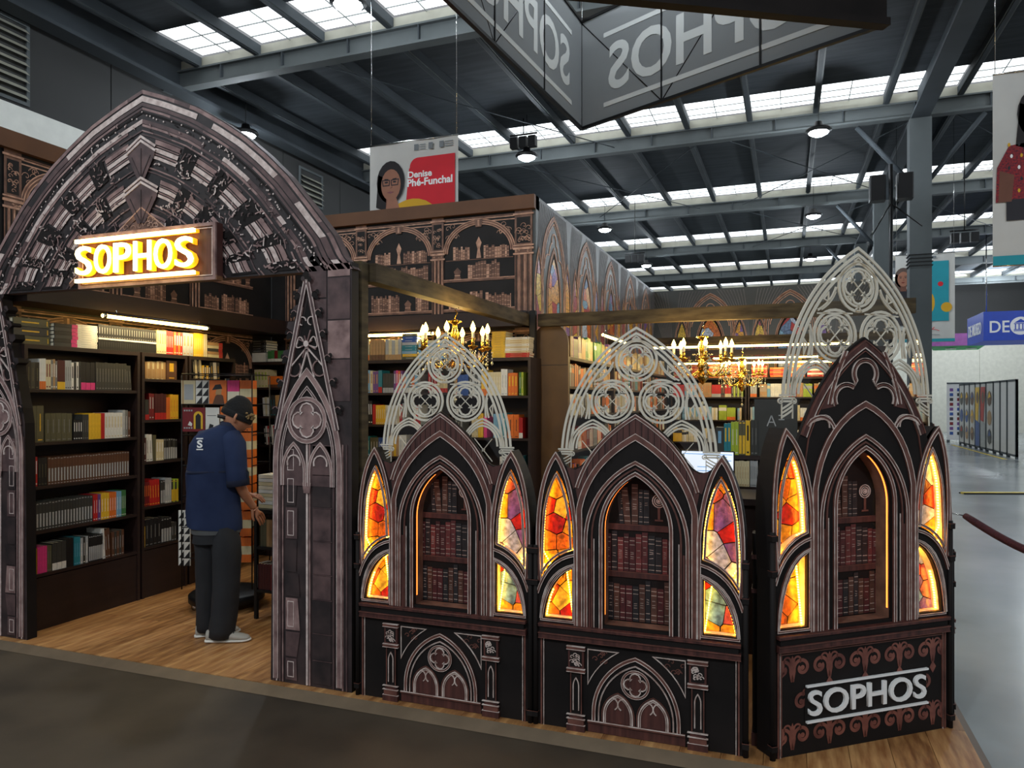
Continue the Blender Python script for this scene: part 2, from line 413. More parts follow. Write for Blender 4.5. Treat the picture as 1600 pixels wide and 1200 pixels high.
g = Geo(); g.box(-10.6, 24, -.02, .2, 4.75, 8, 'hall_wall_dark'); g.build('dark_upper_wall', wb)

# high-bay lamps
def highbay(px, py, lb, zl=6.75, light=190):
    t = (zl - CZ) * FPX / (HY - py); p = at_t(px, py, t)
    r = empty('high_bay_lamp', (p.x, p.y, p.z), label=lb, cat='ceiling lamp', group='round high bay lamps under the roof')
    g = Geo(); g.lathe([(.0, -.07), (.10, -.058), (.17, -.02), (.19, .01)], 'lamp_glow', 18); g.build('lens', r)
    g = Geo(); g.lathe([(.185, -.005), (.24, .03), (.22, .07), (.09, .1), (.07, .2), (.0, .2)], 'black_metal', 18); g.build('housing', r)
    g = Geo(); g.tube([(0, 0, .2), (0, 0, 7.72 - zl)], .006, 'black_metal', 5); g.build('cord', r)
    if light: 
        l = bpy.data.lights.new('bay_glow', 'POINT'); l.energy = light; l.color = (.85, .93, 1.); l.shadow_soft_size = .15
        lo = bpy.data.objects.new('bay_glow', l); lo.parent = r; lo.location = (0, 0, -.1); COL.objects.link(lo)
for a in ((544, 8, 'brightest round ceiling lamp, at top left of the skylight'), (384, 211, 'round ceiling lamp just behind the right shoulder of the big arch'), (823, 246, 'round ceiling lamp beside the black fixture above the corner'),
          (945, 359, 'round ceiling lamp low over the stained glass print wall'), (1010, 415, 'small round ceiling lamp below a black fixture, far off'), (1279, 207, 'round ceiling lamp right of the hanging ring sign'),
          (1271, 338, 'round ceiling lamp in the middle distance above the tallest tracery'), (1266, 405, 'small far round ceiling lamp left of the tallest tracery')):
    highbay(*a)
# black fixtures (projector clusters)
for px, py, s, lb in ((818, 222, 1, 'black stage light cluster hanging by the bright lamp'), (992, 404, .9, 'small black stage light cluster far over the print wall'), (1507, 371, .95, 'black stage light cluster left of the large right banner')):
    p = at_t(px, py, 15.5 if s == 1 else (22 if px < 1100 else 17)); r = empty('stage_light', p, label=lb, cat='stage light')
    g = Geo()
    for i in range(3): g.box(-.28 + i * .2, -.12 + i * .2, -.08, .08, -.12, .1, 'black_metal')
    g.build('lamp_head', r)
    g = Geo(); g.tube([(-.3, 0, .16), (.3, 0, .16)], .02, 'black_metal', 6); g.tube([(0, 0, .16), (0, 0, 7.60 - p.z)], .012, 'black_metal', 6); g.build('bracket', r)
# speaker pole by the column
p = at_t(1392, 420, 13.2)
r = empty('speaker_pole', (p.x, p.y, 0), label='thin black pole carrying two box loudspeakers by the steel column', cat='speaker pole')
g = Geo(); g.tube([(0, 0, 0), (0, 0, 5.9)], .035, 'black_metal', 8); g.build('pole', r)
for sx in (-1, 1):
    g = Geo(); g.bbox(sx * .22 - .13, sx * .22 + .13, -.12, .12, 5.25, 5.7, 'black_metal', .02); g.build('loudspeaker', r)
g = Geo(); 
for a in (0, 2.1, 4.2): g.tube([(0, 0, 5.2), (.5 * math.cos(a), .5 * math.sin(a), 4.75)], .012, 'black_metal', 5)
g.build('strut', r)

# ================================================================== PLATFORM
pf = empty('floor', (0, 0, 0), label='raised wooden plank platform of the book stand', kind='structure')
g = Geo(); g.box(-5.45, .82, 3.47, 13.5, 0.0, .03, 'wood_floor_b'); g.build('platform_base', pf)
g = Geo(); g.add([(-5.45, 3.40, .002), (.835, 3.40, .002), (.835, 3.47, .036), (-5.45, 3.47, .036)], [(0, 1, 2, 3)], 'edge_strip'); g.build('edge_strip', pf)
g = Geo(); g.add([(.87, 3.4, .002), (.87, 13.5, .002), (.82, 13.5, .036), (.82, 3.47, .036)], [(0, 1, 2, 3)], 'edge_strip'); g.build('edge_strip', pf)
n = 34; pw = (.82 + 5.45) / n
pl = []
for mm in ('wood_floor', 'wood_floor_b'):
    for L in (.7, 1.2):
        g = Geo(); g.box(.0012, pw - .0012, .0012, L - .0012, .03, .04, mm); pl.append((L, g.mesh('floor_plank')))
random.seed(3)
for i in range(n):
    y = 3.47; first = True
    while y < 8.2:
        L, me = pl[(0 if first and i % 2 else 1) + 2 * random.randint(0, 1)]
        o = bpy.data.objects.new('floor_plank', me); COL.objects.link(o); o.parent = pf; o.location = (-5.45 + i * pw, y, 0)
        y += L; first = False
g = Geo(); g.box(-5.45, .82, 8.67 if False else 9.0, 13.5, .03, .04, 'wood_floor'); g.build('rear_boards', pf)

# ================================================================== STAND WALLS WITH PRINTS
def books_print(g, x0, x1, z0, h, y, mats, wmin=.018, wmax=.034, rng=random):
    x = x0
    while x < x1 - .01:
        w = min(rng.uniform(wmin, wmax), x1 - x); hh = h * rng.uniform(.74, 1.)
        m = rng.choice(mats)
        g.poly([(x + .001, z0), (x + w - .002, z0), (x + w - .002, z0 + hh), (x + .001, z0 + hh)], y, m)
        for zz in (.16, .5, .82): g.poly([(x + .003, z0 + hh * zz), (x + w - .004, z0 + hh * zz), (x + w - .004, z0 + hh * zz + .006), (x + .003, z0 + hh * zz + .006)], y - .001, 'copper_pale' if 'copper_pale' != m else 'copper_mid')
        x += w
def scroll(g, cx, cz, s, m, y, w=.01, flip=1, n=26, turns=1.6):
    pts = []
    for i in range(n + 1):
        t = i / n; a = t * turns * 2 * PI; r = s * (1 - t) ** .8
        pts.append((cx + flip * r * math.cos(a), cz + r * math.sin(a)))
    g.strip(pts, w, y, y, m)
def ornament(g, x0, x1, z0, z1, y, m, n=14, rng=random):
    for i in range(n):
        scroll(g, rng.uniform(x0, x1), rng.uniform(z0, z1), min(x1 - x0, z1 - z0) * .28, m, y - .0002 * i, .004, rng.choice((-1, 1)), 9, .9)
def library_module(g, u, w, zt, zb, rng, pillar_only=False):
    """one bay of the printed library wall: pillar at left, arch, shelves, books."""
    y = 0.; pw_ = .13
    g.poly([(u, zb), (u + w, zb), (u + w, zt), (u, zt)], y, 'copper_dark')
    zs = zt - .37; a0, a1 = u + pw_, u + w - .0; cx = (a0 + a1) / 2; hw = (a1 - a0) / 2 - .02
    if pillar_only: lv = []; pw_ = w
    # frieze
    for k, dz in enumerate(() if pillar_only else (.03, .045, .075)): g.strip([(a0, zt - dz), (a1, zt - dz)], .01, y - .003, y, 'copper_pale' if k else 'copper_mid')
    if not pillar_only: ornament(g, a0 + .03, a0 + .16, zt - .22, zt - .1, y - .002, 'copper_pale', 9, rng); ornament(g, a1 - .16, a1 - .03, zt - .22, zt - .1, y - .002, 'copper_pale', 9, rng)
    if pillar_only: return library_pillar(g, u, pw_, zt, zb, zs, y, rng)
    # arch mouldings
    ar = arc(cx, zs, hw, 180, 0, 22); ar = [(x, zs + (z - zs) * .82) for x, z in ar]
    g.strip(ar, .05, y - .006, y, 'copper_mid')
    for d in (-.022, 0.0, .022): g.strip(offset(ar, d), .007, y - .010, y - .006, 'copper_pale')
    g.poly([(cx - .03, zs + hw * .82 - .05), (cx + .03, zs + hw * .82 - .05), (cx + .045, zt - .05), (cx - .045, zt - .05)], y - .012, 'copper_mid')
    g.strip([(cx, zs + hw * .82 - .04), (cx, zt - .06)], .02, y - .014, y - .012, 'copper_pale')
    # shelves
    lv = [zs - .27 - .295 * i for i in range(0, 8) if zs - .27 - .295 * i > zb + .02]
    for k, z in enumerate(lv):
        g.strip([(a0, z), (a1, z)], .028, y - .008, y, 'copper_mid'); g.strip([(a0, z + .010), (a1, z + .010)], .007, y - .010, y - .008, 'copper_pale')
        c = a0 + .05 + rng.uniform(0, .05)
        while c < a1 - .12:
            L = rng.uniform(.16, .4); L = min(L, a1 - .04 - c)
            if rng.random() < .82: books_print(g, c, c + L, z + .016, rng.uniform(.15, .2), y - .003, ['copper_mid', 'copper_pale', 'copper_mid', 'copper_mid'], rng=rng)
            else:
                g.poly([(c + .02, z + .016), (c + .10, z + .016), (c + .085, z + .05), (c + .1, z + .09), (c + .06, z + .13), (c + .02, z + .09), (c + .035, z + .05)], y - .003, 'copper_mid'); L = .13
                g.strip([(c + .03, z + .05), (c + .09, z + .05)], .01, y - .005, y - .003, 'copper_pale')
            c += L + rng.uniform(.01, .05)
        if k == 0:
            g.strip([(a0 + .02, z + .2), (a1 - .02, z + .2)], .006, y - .004, y, 'copper_mid')
            books_print(g, a0 + .1, a0 + .28, z + .205, .13, y - .003, ['copper_mid', 'copper_pale'], rng=rng); books_print(g, cx + .05, a1 - .06, z + .205, .13, y - .003, ['copper_mid', 'copper_mid', 'copper_pale'], rng=rng)
            g.poly([(cx - .025, z + .21), (cx + .025, z + .21), (cx + .012, z + .3), (cx + .03, z + .36), (cx, z + .42), (cx - .03, z + .36), (cx - .012, z + .3)], y - .006, 'copper_pale')
    library_pillar(g, u, pw_, zt, zb, zs, y, rng)
def library_pillar(g, u, pw_, zt, zb, zs, y, rng):
    g.poly([(u, zb), (u + pw_, zb), (u + pw_, zt), (u, zt)], y - .012, 'copper_mid')
    for i in range(6): x = u + .015 + i * (pw_ - .03) / 5; g.strip([(x, zb), (x, zs - .06)], .008, y - .016, y - .012, 'copper_pale' if i % 2 else 'copper_dark')
    for z, h in ((zs - .05, .016), (zs - .0, .02), (zs + .03, .012), (zt - .04, .016)): g.poly([(u - .015, z - h / 2), (u + pw_ + .015, z - h / 2), (u + pw_ + .015, z + h / 2), (u - .015, z + h / 2)], y - .018, 'copper_pale')
    g.poly([(u + .02, zs + .05), (u + pw_ - .02, zs + .05), (u + pw_ - .02, zt - .07), (u + .02, zt - .07)], y - .014, 'copper_dark')
    ornament(g, u + .03, u + pw_ - .03, zs + .07, zt - .1, y - .016, 'copper_pale', 14, rng)
    ornament(g, u + .01, u + pw_ - .01, zs - .04, zs - .01, y - .019, 'copper_pale', 6, rng)
rng = random.Random(5)
WT = 3.62
# back wall of room A
wa = empty('wall_back', (0, YA, 0), label='printed library wall behind the first room, topped by a brown strip', kind='structure')
g = Geo(); g.box(XL, XC, .002, .09, Z0, WT - .01, 'copper_dark'); g.build('panel', wa)
g = Geo(); u = -5.105 - .885 + .0
for k in range(4):
    u = -5.105 + .885 * k
    library_module(g, u, .885 if k < 3 else XC - u - .001, 3.49, 2.5, rng, k == 3)
g2 = Geo(); g2.poly([(-2.46 + .0, 2.5), (XC, 2.5), (XC, 3.49), (-2.46, 3.49)], -.02, 'copper_dark')
g.build('library_print', wa)
g = Geo(); 
for k in range(4): library_module(g, -5.105 + .885 * k, .885 if k < 3 else XC + 5.105 - 2.656, 2.37, 1.4, rng, k == 3)
g.build('library_print', wa)
g = Geo(); g.box(XL, XC + .03, -.05, .1, 3.49, WT, 'rust_trim'); g.build('top_strip', wa)
g = Geo(); g.box(XL, XC, -.22, .0, 2.36, 2.5, 'espresso'); g.build('light_rail', wa)
# left wall (faces +X): built facing -Y and turned
ws = empty('wall_left', (XL, 0, 0), label='printed library side wall left of the arch, topped by a brown strip', kind='structure')
g = Geo(); g.box(-.09, -.002, 3.62, YA, Z0, WT - .01, 'copper_dark'); g.build('panel', ws)
g = Geo()
for k in range(2, 5): library_module(g, 1.92 + .88 * k, .88, 3.49, 2.5, rng)
for k in range(2, 5): library_module(g, 1.92 + .88 * k, .88, 2.37, 1.4, rng)
o = g.build('library_print', ws, (0, 0, 0), PI / 2)
g = Geo(); g.box(-.1, .05, 3.62, YA + .0, 3.49, WT, 'rust_trim'); g.build('top_strip', ws)
g = Geo(); g.box(0, .36, 3.6, YA - .22, 2.36, 2.5, 'espresso'); g.build('light_rail', ws)

# stained glass print walls of room B
def gothic_module(g, u, w, zt, rng):
    cx = u + w / 2
    def lancet(c, hw, zb, zs, ztip, cols):
        pth = arch_legs(hw, zb, zs, ztip, c, 8)
        g.poly(pth, -.002, 'print_black')
        g.mould(pth, .035 if hw > .15 else .022, 'copper_mid', 'copper_pale', -.002, .004, .006)
        inner = arch_legs(hw - .04, zb, zs, ztip - .09, c, 8)
        for poly, ci in voronoi(inner, 9 if hw < .15 else 22, rng): g.poly(shrink(poly, .003), -.004, rng.choice(cols))
    # big arch with trefoil head
    big = arch_legs(.40, 1.9, zt - .72, zt - .10, cx, 10)
    g.poly(big, -.001, 'vault_grey'); g.mould(big, .045, 'copper_mid', 'copper_pale', -.002, .004, .008); g.strip(offset(big, -.05), .01, -.006, -.002, 'copper_pale')
    tz = zt - .36
    tre = arc(cx, tz + .03, .07, -30, 210, 10); g.strip(tre, .012, -.007, -.002, 'copper_pale')
    for s in (-1, 1): g.strip(q((cx + s * .065, tz), (cx + s * .14, tz - .02), (cx + s * .16, tz - .14), 6), .012, -.007, -.002, 'copper_pale'); g.strip(q((cx + s * .16, tz - .14), (cx + s * .3, tz - .12), (cx + s * .32, tz - .3), 6), .012, -.007, -.002, 'copper_pale')
    lancet(cx, .23, 1.9, zt - .95, zt - .42, ['glass_gold', 'glass_amber', 'glass_blue', 'glass_ice', 'glass_red', 'glass_gold', 'glass_violet', 'glass_teal'])
    lancet(cx - .49, .12, 1.9, zt - .95, zt - .5, ['glass_red', 'glass_rose', 'glass_yellow', 'glass_rose'])
    lancet(cx + .49, .12, 1.9, zt - .95, zt - .5, ['glass_violet', 'glass_blue', 'glass_gold'])
def vault_ribs(g, u, w, zt, left=True):
    for s in range(9):
        g.strip(q((u + .0 + s * .012, 2.2), (u + .03 + s * .02, zt - .5), (u + .12 + s * .055, zt - .01), 8), .007, -.003, 0, 'vault_light')
        if left: g.strip(q((u - s * .012, 2.2), (u - .03 - s * .02, zt - .5), (u - .12 - s * .055, zt - .01), 8), .007, -.003, 0, 'vault_light')
def shrink(poly, d):
    cx = sum(p[0] for p in poly) / len(poly); cz = sum(p[1] for p in poly) / len(poly); out = []
    for x, z in poly:
        r = math.hypot(x - cx, z - cz) or 1; k = max(0, 1 - d / r); out.append((cx + (x - cx) * k, cz + (z - cz) * k))
    return out
def clip(poly, a, b, c):      # keep a*x+b*z<=c
    out = []
    for i in range(len(poly)):
        p, r_ = poly[i], poly[(i + 1) % len(poly)]; dp = a * p[0] + b * p[1] - c; dq = a * r_[0] + b * r_[1] - c
        if dp <= 0: out.append(p)
        if dp * dq < 0: t = dp / (dp - dq); out.append((p[0] + (r_[0] - p[0]) * t, p[1] + (r_[1] - p[1]) * t))
    return out
def voronoi(outline, n, rng, stretch=1.):
    xs = [p[0] for p in outline]; zs = [p[1] for p in outline]; pts = []
    while len(pts) < n:
        c = [(rng.uniform(min(xs), max(xs)), rng.uniform(min(zs), max(zs))) for _ in range(8)]
        pts.append(max(c, key=lambda p: min([math.hypot(p[0] - o_[0], p[1] - o_[1]) for o_ in pts] or [1])))
    res = []
    for i, p in enumerate(pts):
        poly = list(outline)
        for j, o_ in enumerate(pts):
            if i == j: continue
            a, b = o_[0] - p[0], o_[1] - p[1]; c = (o_[0] ** 2 + o_[1] ** 2 - p[0] ** 2 - p[1] ** 2) / 2
            poly = clip(poly, a, b, c)
            if len(poly) < 3: break
        if len(poly) >= 3:
            cl = [poly[0]]
            for v in poly[1:]:
                if math.hypot(v[0] - cl[-1][0], v[1] - cl[-1][1]) > .0015: cl.append(v)
            if len(cl) >= 3:
                ar = abs(sum(cl[k][0] * cl[(k + 1) % len(cl)][1] - cl[(k + 1) % len(cl)][0] * cl[k][1] for k in range(len(cl)))) / 2
                if ar > 5e-5: res.append((cl, i))
    return res
wc = empty('wall_left', (XC, 0, 0), label='grey printed wall of stained glass arches receding from the corner', kind='structure')
g = Geo(); g.box(-.005, .03, YA - .0, YB, Z0, WT, 'vault_grey'); g.build('panel', wc)
g = Geo()
for k in range(6):
    vault_ribs(g, 6.64 if k == 0 else 6.46 + 1.3 * k, 1.3, WT - .02, k > 0)
    if k < 5: gothic_module(g, 6.52 + 1.3 * k + .02, 1.3, WT, rng)
g.build('stained_glass_print', wc, (.032, 0, 0), PI / 2)
wd = empty('wall_back', (0, YB, 0), label='grey printed wall of pointed arches at the back of the second room', kind='structure')
g = Geo(); g.box(XC, 1.5, .0, .09, Z0, WT, 'vault_grey'); g.build('panel', wd)
g = Geo()
for k in range(3):
    vault_ribs(g, -1.9 + 1.31 * k, 1.31, WT - .02)
for k in range(2): gothic_module(g, -1.9 + 1.31 * k - .02, 1.31, WT, rng)
g.build('stained_glass_print', wd, (0, -.002, 0))
g = Geo(); g.box(XC + .3, 1.5, -.42, -.34, 2.42, 2.52, 'espresso'); g.build('light_rail', wd)

# ================================================================== WOODEN BEAMS AND POST
def beam(name, x0, x1, y0, y1, z0, z1, lb, cat='beam', m='beam_wood'):
    o = empty(name, ((x0 + x1) / 2, (y0 + y1) / 2, z0), label=lb, cat=cat)
    g = Geo(); dx, dy, dz = (x1 - x0) / 2, (y1 - y0) / 2, z1 - z0
    g.bbox(-dx, dx, -dy, dy, 0, dz, m, .006); g.build('timber', o)
    g = Geo()
    for sx in (-1, 1):
        for sy in (-1, 1):
            g.box(sx * max(dx - .06, dx * .4) - .008, sx * max(dx - .06, dx * .4) + .008, sy * max(dy - .06, dy * .4) - .008, sy * max(dy - .06, dy * .4) + .008, dz - .001, dz + .004, 'black_metal')
    tag(g.build('bolt', o), kind='stuff'); return o
beam('wooden_post', XC - .10, XC - .02, YF + .13, YF + .21, Z0, 2.47, 'square timber post at the right edge of the stone print pillar', 'post')
beam('wooden_beam', XC - .07, XC + .02, YF + .22, YA - .02, 2.36, 2.47, 'long timber beam running back from the arch pillar, carrying the first chandelier')
beam('wooden_beam', XC + .08, .95, YA - .1, YA - .01, 2.36, 2.475, 'timber beam crossing above the second room, carrying the middle chandelier')
beam('wooden_beam', XC + .05, 1.3, 9.55, 9.64, 2.38, 2.47, 'farther timber beam in the second room, carrying the smallest looking chandelier')
beam('black_post', XC + .02, XC + .08, YA - .17, YA - .11, Z0, 2.5, 'thin black post standing at the corner between the two rooms', 'post', 'black_metal')

# LED tubes
def tube_light(p0, p1, lb, power=0, r=.014):
    p0, p1 = Vector(p0), Vector(p1); c = (p0 + p1) / 2; d = p1 - p0
    e = empty('tube_light', c, label=lb, cat='tube light', group='warm tube lights over the shelves')
    g = Geo(); g.tube([-d / 2, d / 2], r, 'tube_glow', 8); g.build('tube', e)
    n = d.normalized() * (d.length / 2 - .02); g = Geo()
    for s in (-1, 1): g.tube([n * s * .98, n * s * 1.03], r + .004, 'chrome', 8)
    g.tube([n * s * .96 * k + Vector((0, 0, .0)) for k in (-1, 1)] if False else [-n * .96 + Vector((0, 0, .02)), n * .96 + Vector((0, 0, .02))], .012, 'espresso', 6)
    for s in (-1, 1): g.tube([n * s * .8 + Vector((0, 0, .02)), n * s * .8 + Vector((0, 0, .055))], .005, 'chrome', 5)
    g.build('fitting', e)
    if power:
        l = bpy.data.lights.new('tube_wash', 'AREA'); l.shape = 'RECTANGLE'; l.size = d.length; l.size_y = .03; l.energy = power; l.color = (1, .78, .42)
        lo = bpy.data.objects.new('tube_wash', l); lo.parent = e; lo.location = (0, 0, -.03); lo.rotation_euler.z = math.atan2(d.y, d.x); COL.objects.link(lo)
a = on_x(160, 469, -4.86); b = on_x(327, 493, -4.86)
tube_light((-4.86, a[0], 2.31), (-4.86, b[0], 2.31), 'warm tube light under the rail over the left bookcases', 6)
a = on_y(563, 503, 6.35); b = on_y(677, 500, 6.35)
tube_light((a[0], 6.35, 2.31), (b[0], 6.35, 2.31), 'warm tube light over the top books left of the first chandelier', 5)
tube_light((-3.9 - .5, 6.35, 2.31), (-3.9 + .1, 6.35, 2.31) if False else (-4.25, 6.35, 2.31), 'short tube light at the far end of the first room, hidden by the pillar', 0) if False else None
tube_light((-1.75, 7.3, 2.33), (-1.75, 8.4, 2.33), 'warm tube light just behind the brown rounded end panel', 4)
tube_light((-1.70, 9.58, 2.345), (.75, 9.58, 2.345), 'longest warm tube light, under the farther beam of the second room', 9)
tube_light((-1.2, 12.8, 2.37), (.5, 12.8, 2.37), 'upper of the two warm tube lights at the back wall', 6)
tube_light((-1.72, 12.2, 2.26), (1.1, 12.2, 2.26), 'lower of the two warm tube lights at the back wall', 6)

# ================================================================== PILLARS AND ARCH
CX = -3.825   # centre of the entrance
PX = lambda px, py: on_y(px, py, YF)
pil_out_px = [(423, 1075), (426, 760), (427, 700), (428, 667), (432, 640), (436, 623), (440, 600), (445, 577), (447, 560), (441, 556), (443, 548), (451, 546), (454, 530), (456, 518), (448, 512), (450, 503), (459, 502), (462, 492), (456, 486), (460, 478), (468, 475), (471, 462), (464, 456), (468, 448), (475, 448), (478, 434), (474, 428), (478, 420), (484, 416), (484, 402), (490, 398), (497, 401), (547, 400)]
outp = [PX(*p) for p in pil_out_px]; outp[0] = (outp[0][0], Z0)
outp = [(x - CX, z) for x, z in outp]; outp[-1] = (1.555, 2.44); outp.append((1.555, Z0))
def pillar(sgn, lb):
    e = empty('arch_pillar', (CX, YF, 0), label=lb, cat='pillar')
    F = (lambda pts: pts) if sgn > 0 else (lambda pts: [(-x, z) for x, z in pts])
    g = Geo(); g.prism([F(outp)], 0, .07, 'stone_dark', ms='print_black'); g.build('board', e)
    g = Geo(); y = -.002
    # stone blocks on the right strip
    cuts = [Z0, .25, .55, .72, .98, 1.2, 1.46, 1.66, 1.90, 2.12, 2.36, 2.44]
    for k in range(len(cuts) - 1):
        if cuts[k] >= 1.6: g.poly(F([(1.40, cuts[k] + .004), (1.545, cuts[k] + .004), (1.545, cuts[k + 1] - .004), (1.40, cuts[k + 1] - .004)]), y - .001, 'stone_mid' if k % 2 else 'stone_rose')
    for z0_, z1_ in ((2.25, 2.43), (2.0, 2.24)): g.poly(F([(1.29, z0_), (1.39, z0_), (1.39, z1_), (1.27, z1_)]), y - .001, 'stone_mid')
    rr = random.Random(9)
    # lower shaft: ribs and blocks
    for x, w, m in ((1.035, .012, 'stone_mid'), (1.052, .008, 'stone_light'), (1.075, .012, 'stone_mid'), (1.095, .008, 'stone_rose'), (1.262, .012, 'stone_light'), (1.28, .010, 'stone_rose'), (1.44, .008, 'stone_mid'), (1.50, .008, 'stone_rose'), (1.525, .006, 'stone_mid')):
        g.strip(F([(x, Z0 + .005), (x, 1.42)]), w, y - .005, y, m)
    z = Z0 + .02
    while z < 1.36:
        h = rr.uniform(.08, .2); 
        g.poly(F([(1.115, z), (1.18 + rr.uniform(0, .035), z), (1.185 + rr.uniform(0, .03), z + h - .01), (1.115, z + h - .01)]), y - .003, rr.choice(['stone_mid', 'stone_rose', 'stone_mid', 'stone_dark']))
        if rr.random() < .6: g.strip(F([(1.13, z + .02), (1.17, z + .02), (1.17, z + h - .03), (1.13, z + h - .03)]), .004, y - .005, y - .003, 'stone_light', True)
        g.poly(F([(1.30, z), (1.42, z), (1.42, z + h - .008), (1.30, z + h - .008)]), y - .002, 'stone_dark' if rr.random() < .6 else 'stone_mid')
        g.strip(F([(1.30, z + h - .004), (1.43, z + h - .004)]), .004, y - .004, y, 'stone_mid')
        z += h
    # tracery head: arch with quatrefoil
    cx = 1.265; arcp = arch_legs(.215, 1.18, 1.30, 1.83, cx, 12)
    g.poly(F(arcp), y - .002, 'stone_dark'); g.mould(F(arch_legs(.215, .06, 1.30, 1.83, cx, 12)), .034, 'stone_rose', 'stone_light', y - .002, .008)
    g.mould(F(arch_legs(.175, 1.18, 1.32, 1.74, cx, 12)), .016, 'stone_mid', 'stone_light', y - .002, .006)
    g.poly(F(circ(cx, 1.555, .115)), y - .004, 'stone_mid'); g.mould(F(circ(cx, 1.555, .122)), .024, 'stone_rose', 'stone_light', y - .004, .008, closed=True)
    g.poly(F(quatre(cx, 1.555, .1)), y - .006, 'stone_rose'); g.strip(F(quatre(cx, 1.555, .1)), .008, y - .012, y - .006, 'stone_light', True)
    for s in (-1, 1):
        sub = arch_legs(.075, 1.18, 1.26, 1.42, cx + s * .09, 8); g.poly(F(sub), y - .004, 'stone_mid'); g.mould(F(sub), .018, 'stone_rose', 'stone_light', y - .004, .007)
        g.strip(F(arc(cx + s * .09, 1.31, .045, -20, 200, 8)), .008, y - .011, y - .004, 'stone_light')
    g.poly(F([(cx - .02, 1.14), (cx + .02, 1.14), (cx + .03, 1.2), (cx - .03, 1.2)]), y - .012, 'stone_rose')
    # spire
    tip = (1.265, 2.36)
    for s in (-1, 1):
        p0, p1 = (cx + s * .205, 1.50), (tip[0] + s * .004, tip[1]); g.mould(F([p0, p1]), .026, 'stone_mid', 'stone_light', y - .004, .01, .005)
        g.strip(F([(cx + s * .165, 1.62), (cx + s * .03, 2.2)]), .010, y - .012, y - .004, 'stone_rose')
        for k, t in enumerate((.12, .3, .46, .62, .76, .88)):     # crockets
            X_, Z_ = p0[0] + (p1[0] - p0[0]) * t + s * .03, p0[1] + (p1[1] - p0[1]) * t + .01
            for (dx, dz, rr_) in ((0, 0, .020), (s * .018, .014, .015), (s * .012, -.014, .013)): g.poly(F(circ(X_ + dx, Z_ + dz, rr_, 9)), y - .013 - .001 * k - rr_ * .1, 'print_black')
            g.strip(F(arc(X_, Z_, .018, 20, 160, 5)), .004, y - .02, y - .013, 'stone_rose')
    # ornaments in the spire: star wheel, trefoils
    g.poly(F([(cx - .15, 1.66), (cx + .15, 1.66), (cx, 2.24)]), y - .003, 'print_black')
    g.poly(F(circ(cx, 1.99, .018, 12)), y - .018, 'stone_light')
    for a in range(0, 360, 45):
        r1 = .085 if a % 90 else .05; ca, sa = math.cos(math.radians(a + 22)), math.sin(math.radians(a + 22))
        g.strip(F([(cx, 1.99), (cx + r1 * ca * .8, 1.99 + r1 * sa)]), .006, y - .014, y - .004, 'stone_rose')
    for s in (-1, 1):
        g.strip(F(q((cx + s * .02, 2.0), (cx + s * .05, 2.06), (cx + s * .065, 2.0), 6) + q((cx + s * .065, 2.0), (cx + s * .09, 1.95), (cx + s * .02, 1.98), 6)), .006, y - .013, y - .004, 'stone_light')
        g.strip(F(arc(cx + s * .085, 1.85, .045, 100, 400, 12)), .008, y - .012, y - .004, 'stone_rose'); g.strip(F([(cx, 1.97), (cx + s * .13, 1.84)]), .007, y - .012, y - .004, 'stone_light'); g.strip(F([(cx, 1.95), (cx + s * .05, 1.80)]), .008, y - .012, y - .004, 'stone_light')
        g.strip(F(arc(cx + s * .03, 2.12, .024, 0, 270, 8)), .005, y - .012, y - .004, 'stone_light')
    g.poly(F(circ(tip[0], tip[1] + .02, .022, 10)), y - .02, 'print_black'); g.poly(F(circ(tip[0] - .02, tip[1] + .0, .014, 8)), y - .021, 'stone_dark'); g.poly(F(circ(tip[0] + .025, tip[1] - .005, .016, 8)), y - .021, 'print_black')
    tag(g.build('gothic_print', e), 'rose and grey gothic stonework print')
    return e
pillar(1, 'purple-brown stone print pillar with spire, right of the entrance')
pillar(-1, 'purple-brown stone print pillar cut off by the left picture edge')
# arch
ao_px = [(537, 400), (522, 367), (503, 342), (485, 318), (450, 273), (418, 241), (385, 213), (350, 190), (310, 167), (260, 149), (223, 139)]
ro = [PX(*p) for p in ao_px]; AXc = ro[-1][0]
ro = [(x - AXc, z) for x, z in ro]
ro = [(1.545, 2.40)] + ro
lf = [(-x, z) for x, z in ro[:-1]]
outline = ro + list(reversed(lf))
mat('arch_ground', (22, 18, 19), .6, rgb2=(48, 38, 38), scale=9, detail=9)
arch = empty('entrance_arch', (AXc, YF - .0, 0), label='tall pointed arch board printed with carved stone vault, over the entrance', cat='arch')
g = Geo(); g.prism([outline], .0, .07, 'arch_ground', ms='stone_mid'); g.build('board', arch)
def AP(s, t):   # s scale 0..1, t -1..1 (right base..apex..left base)
    k = (1 - abs(t)) * (len(ro) - 1); k = (len(ro) - 1) - k if False else (1 - abs(t)) * (len(ro) - 1)
    i = min(int(k), len(ro) - 2); f = k - i; x = ro[i][0] + (ro[i + 1][0] - ro[i][0]) * f; z = ro[i][1] + (ro[i + 1][1] - ro[i][1]) * f
    x *= s; z = 2.40 + (z - 2.40) * s
    return (x if t >= 0 else -x, z)
def blk(g, s0, s1, t0, t1, y, m, n=5):
    a = [AP(s1, t0 + (t1 - t0) * i / n) for i in range(n + 1)]; b = [AP(s0, t0 + (t1 - t0) * i / n) for i in range(n + 1)]
    if t0 >= 0: g.band(a, b, y, m)
    else: g.band(a, b, y, m)
def clampz(p): return (p[0], max(2.405, p[1]))
g = Geo(); rr = random.Random(12); y = -.003
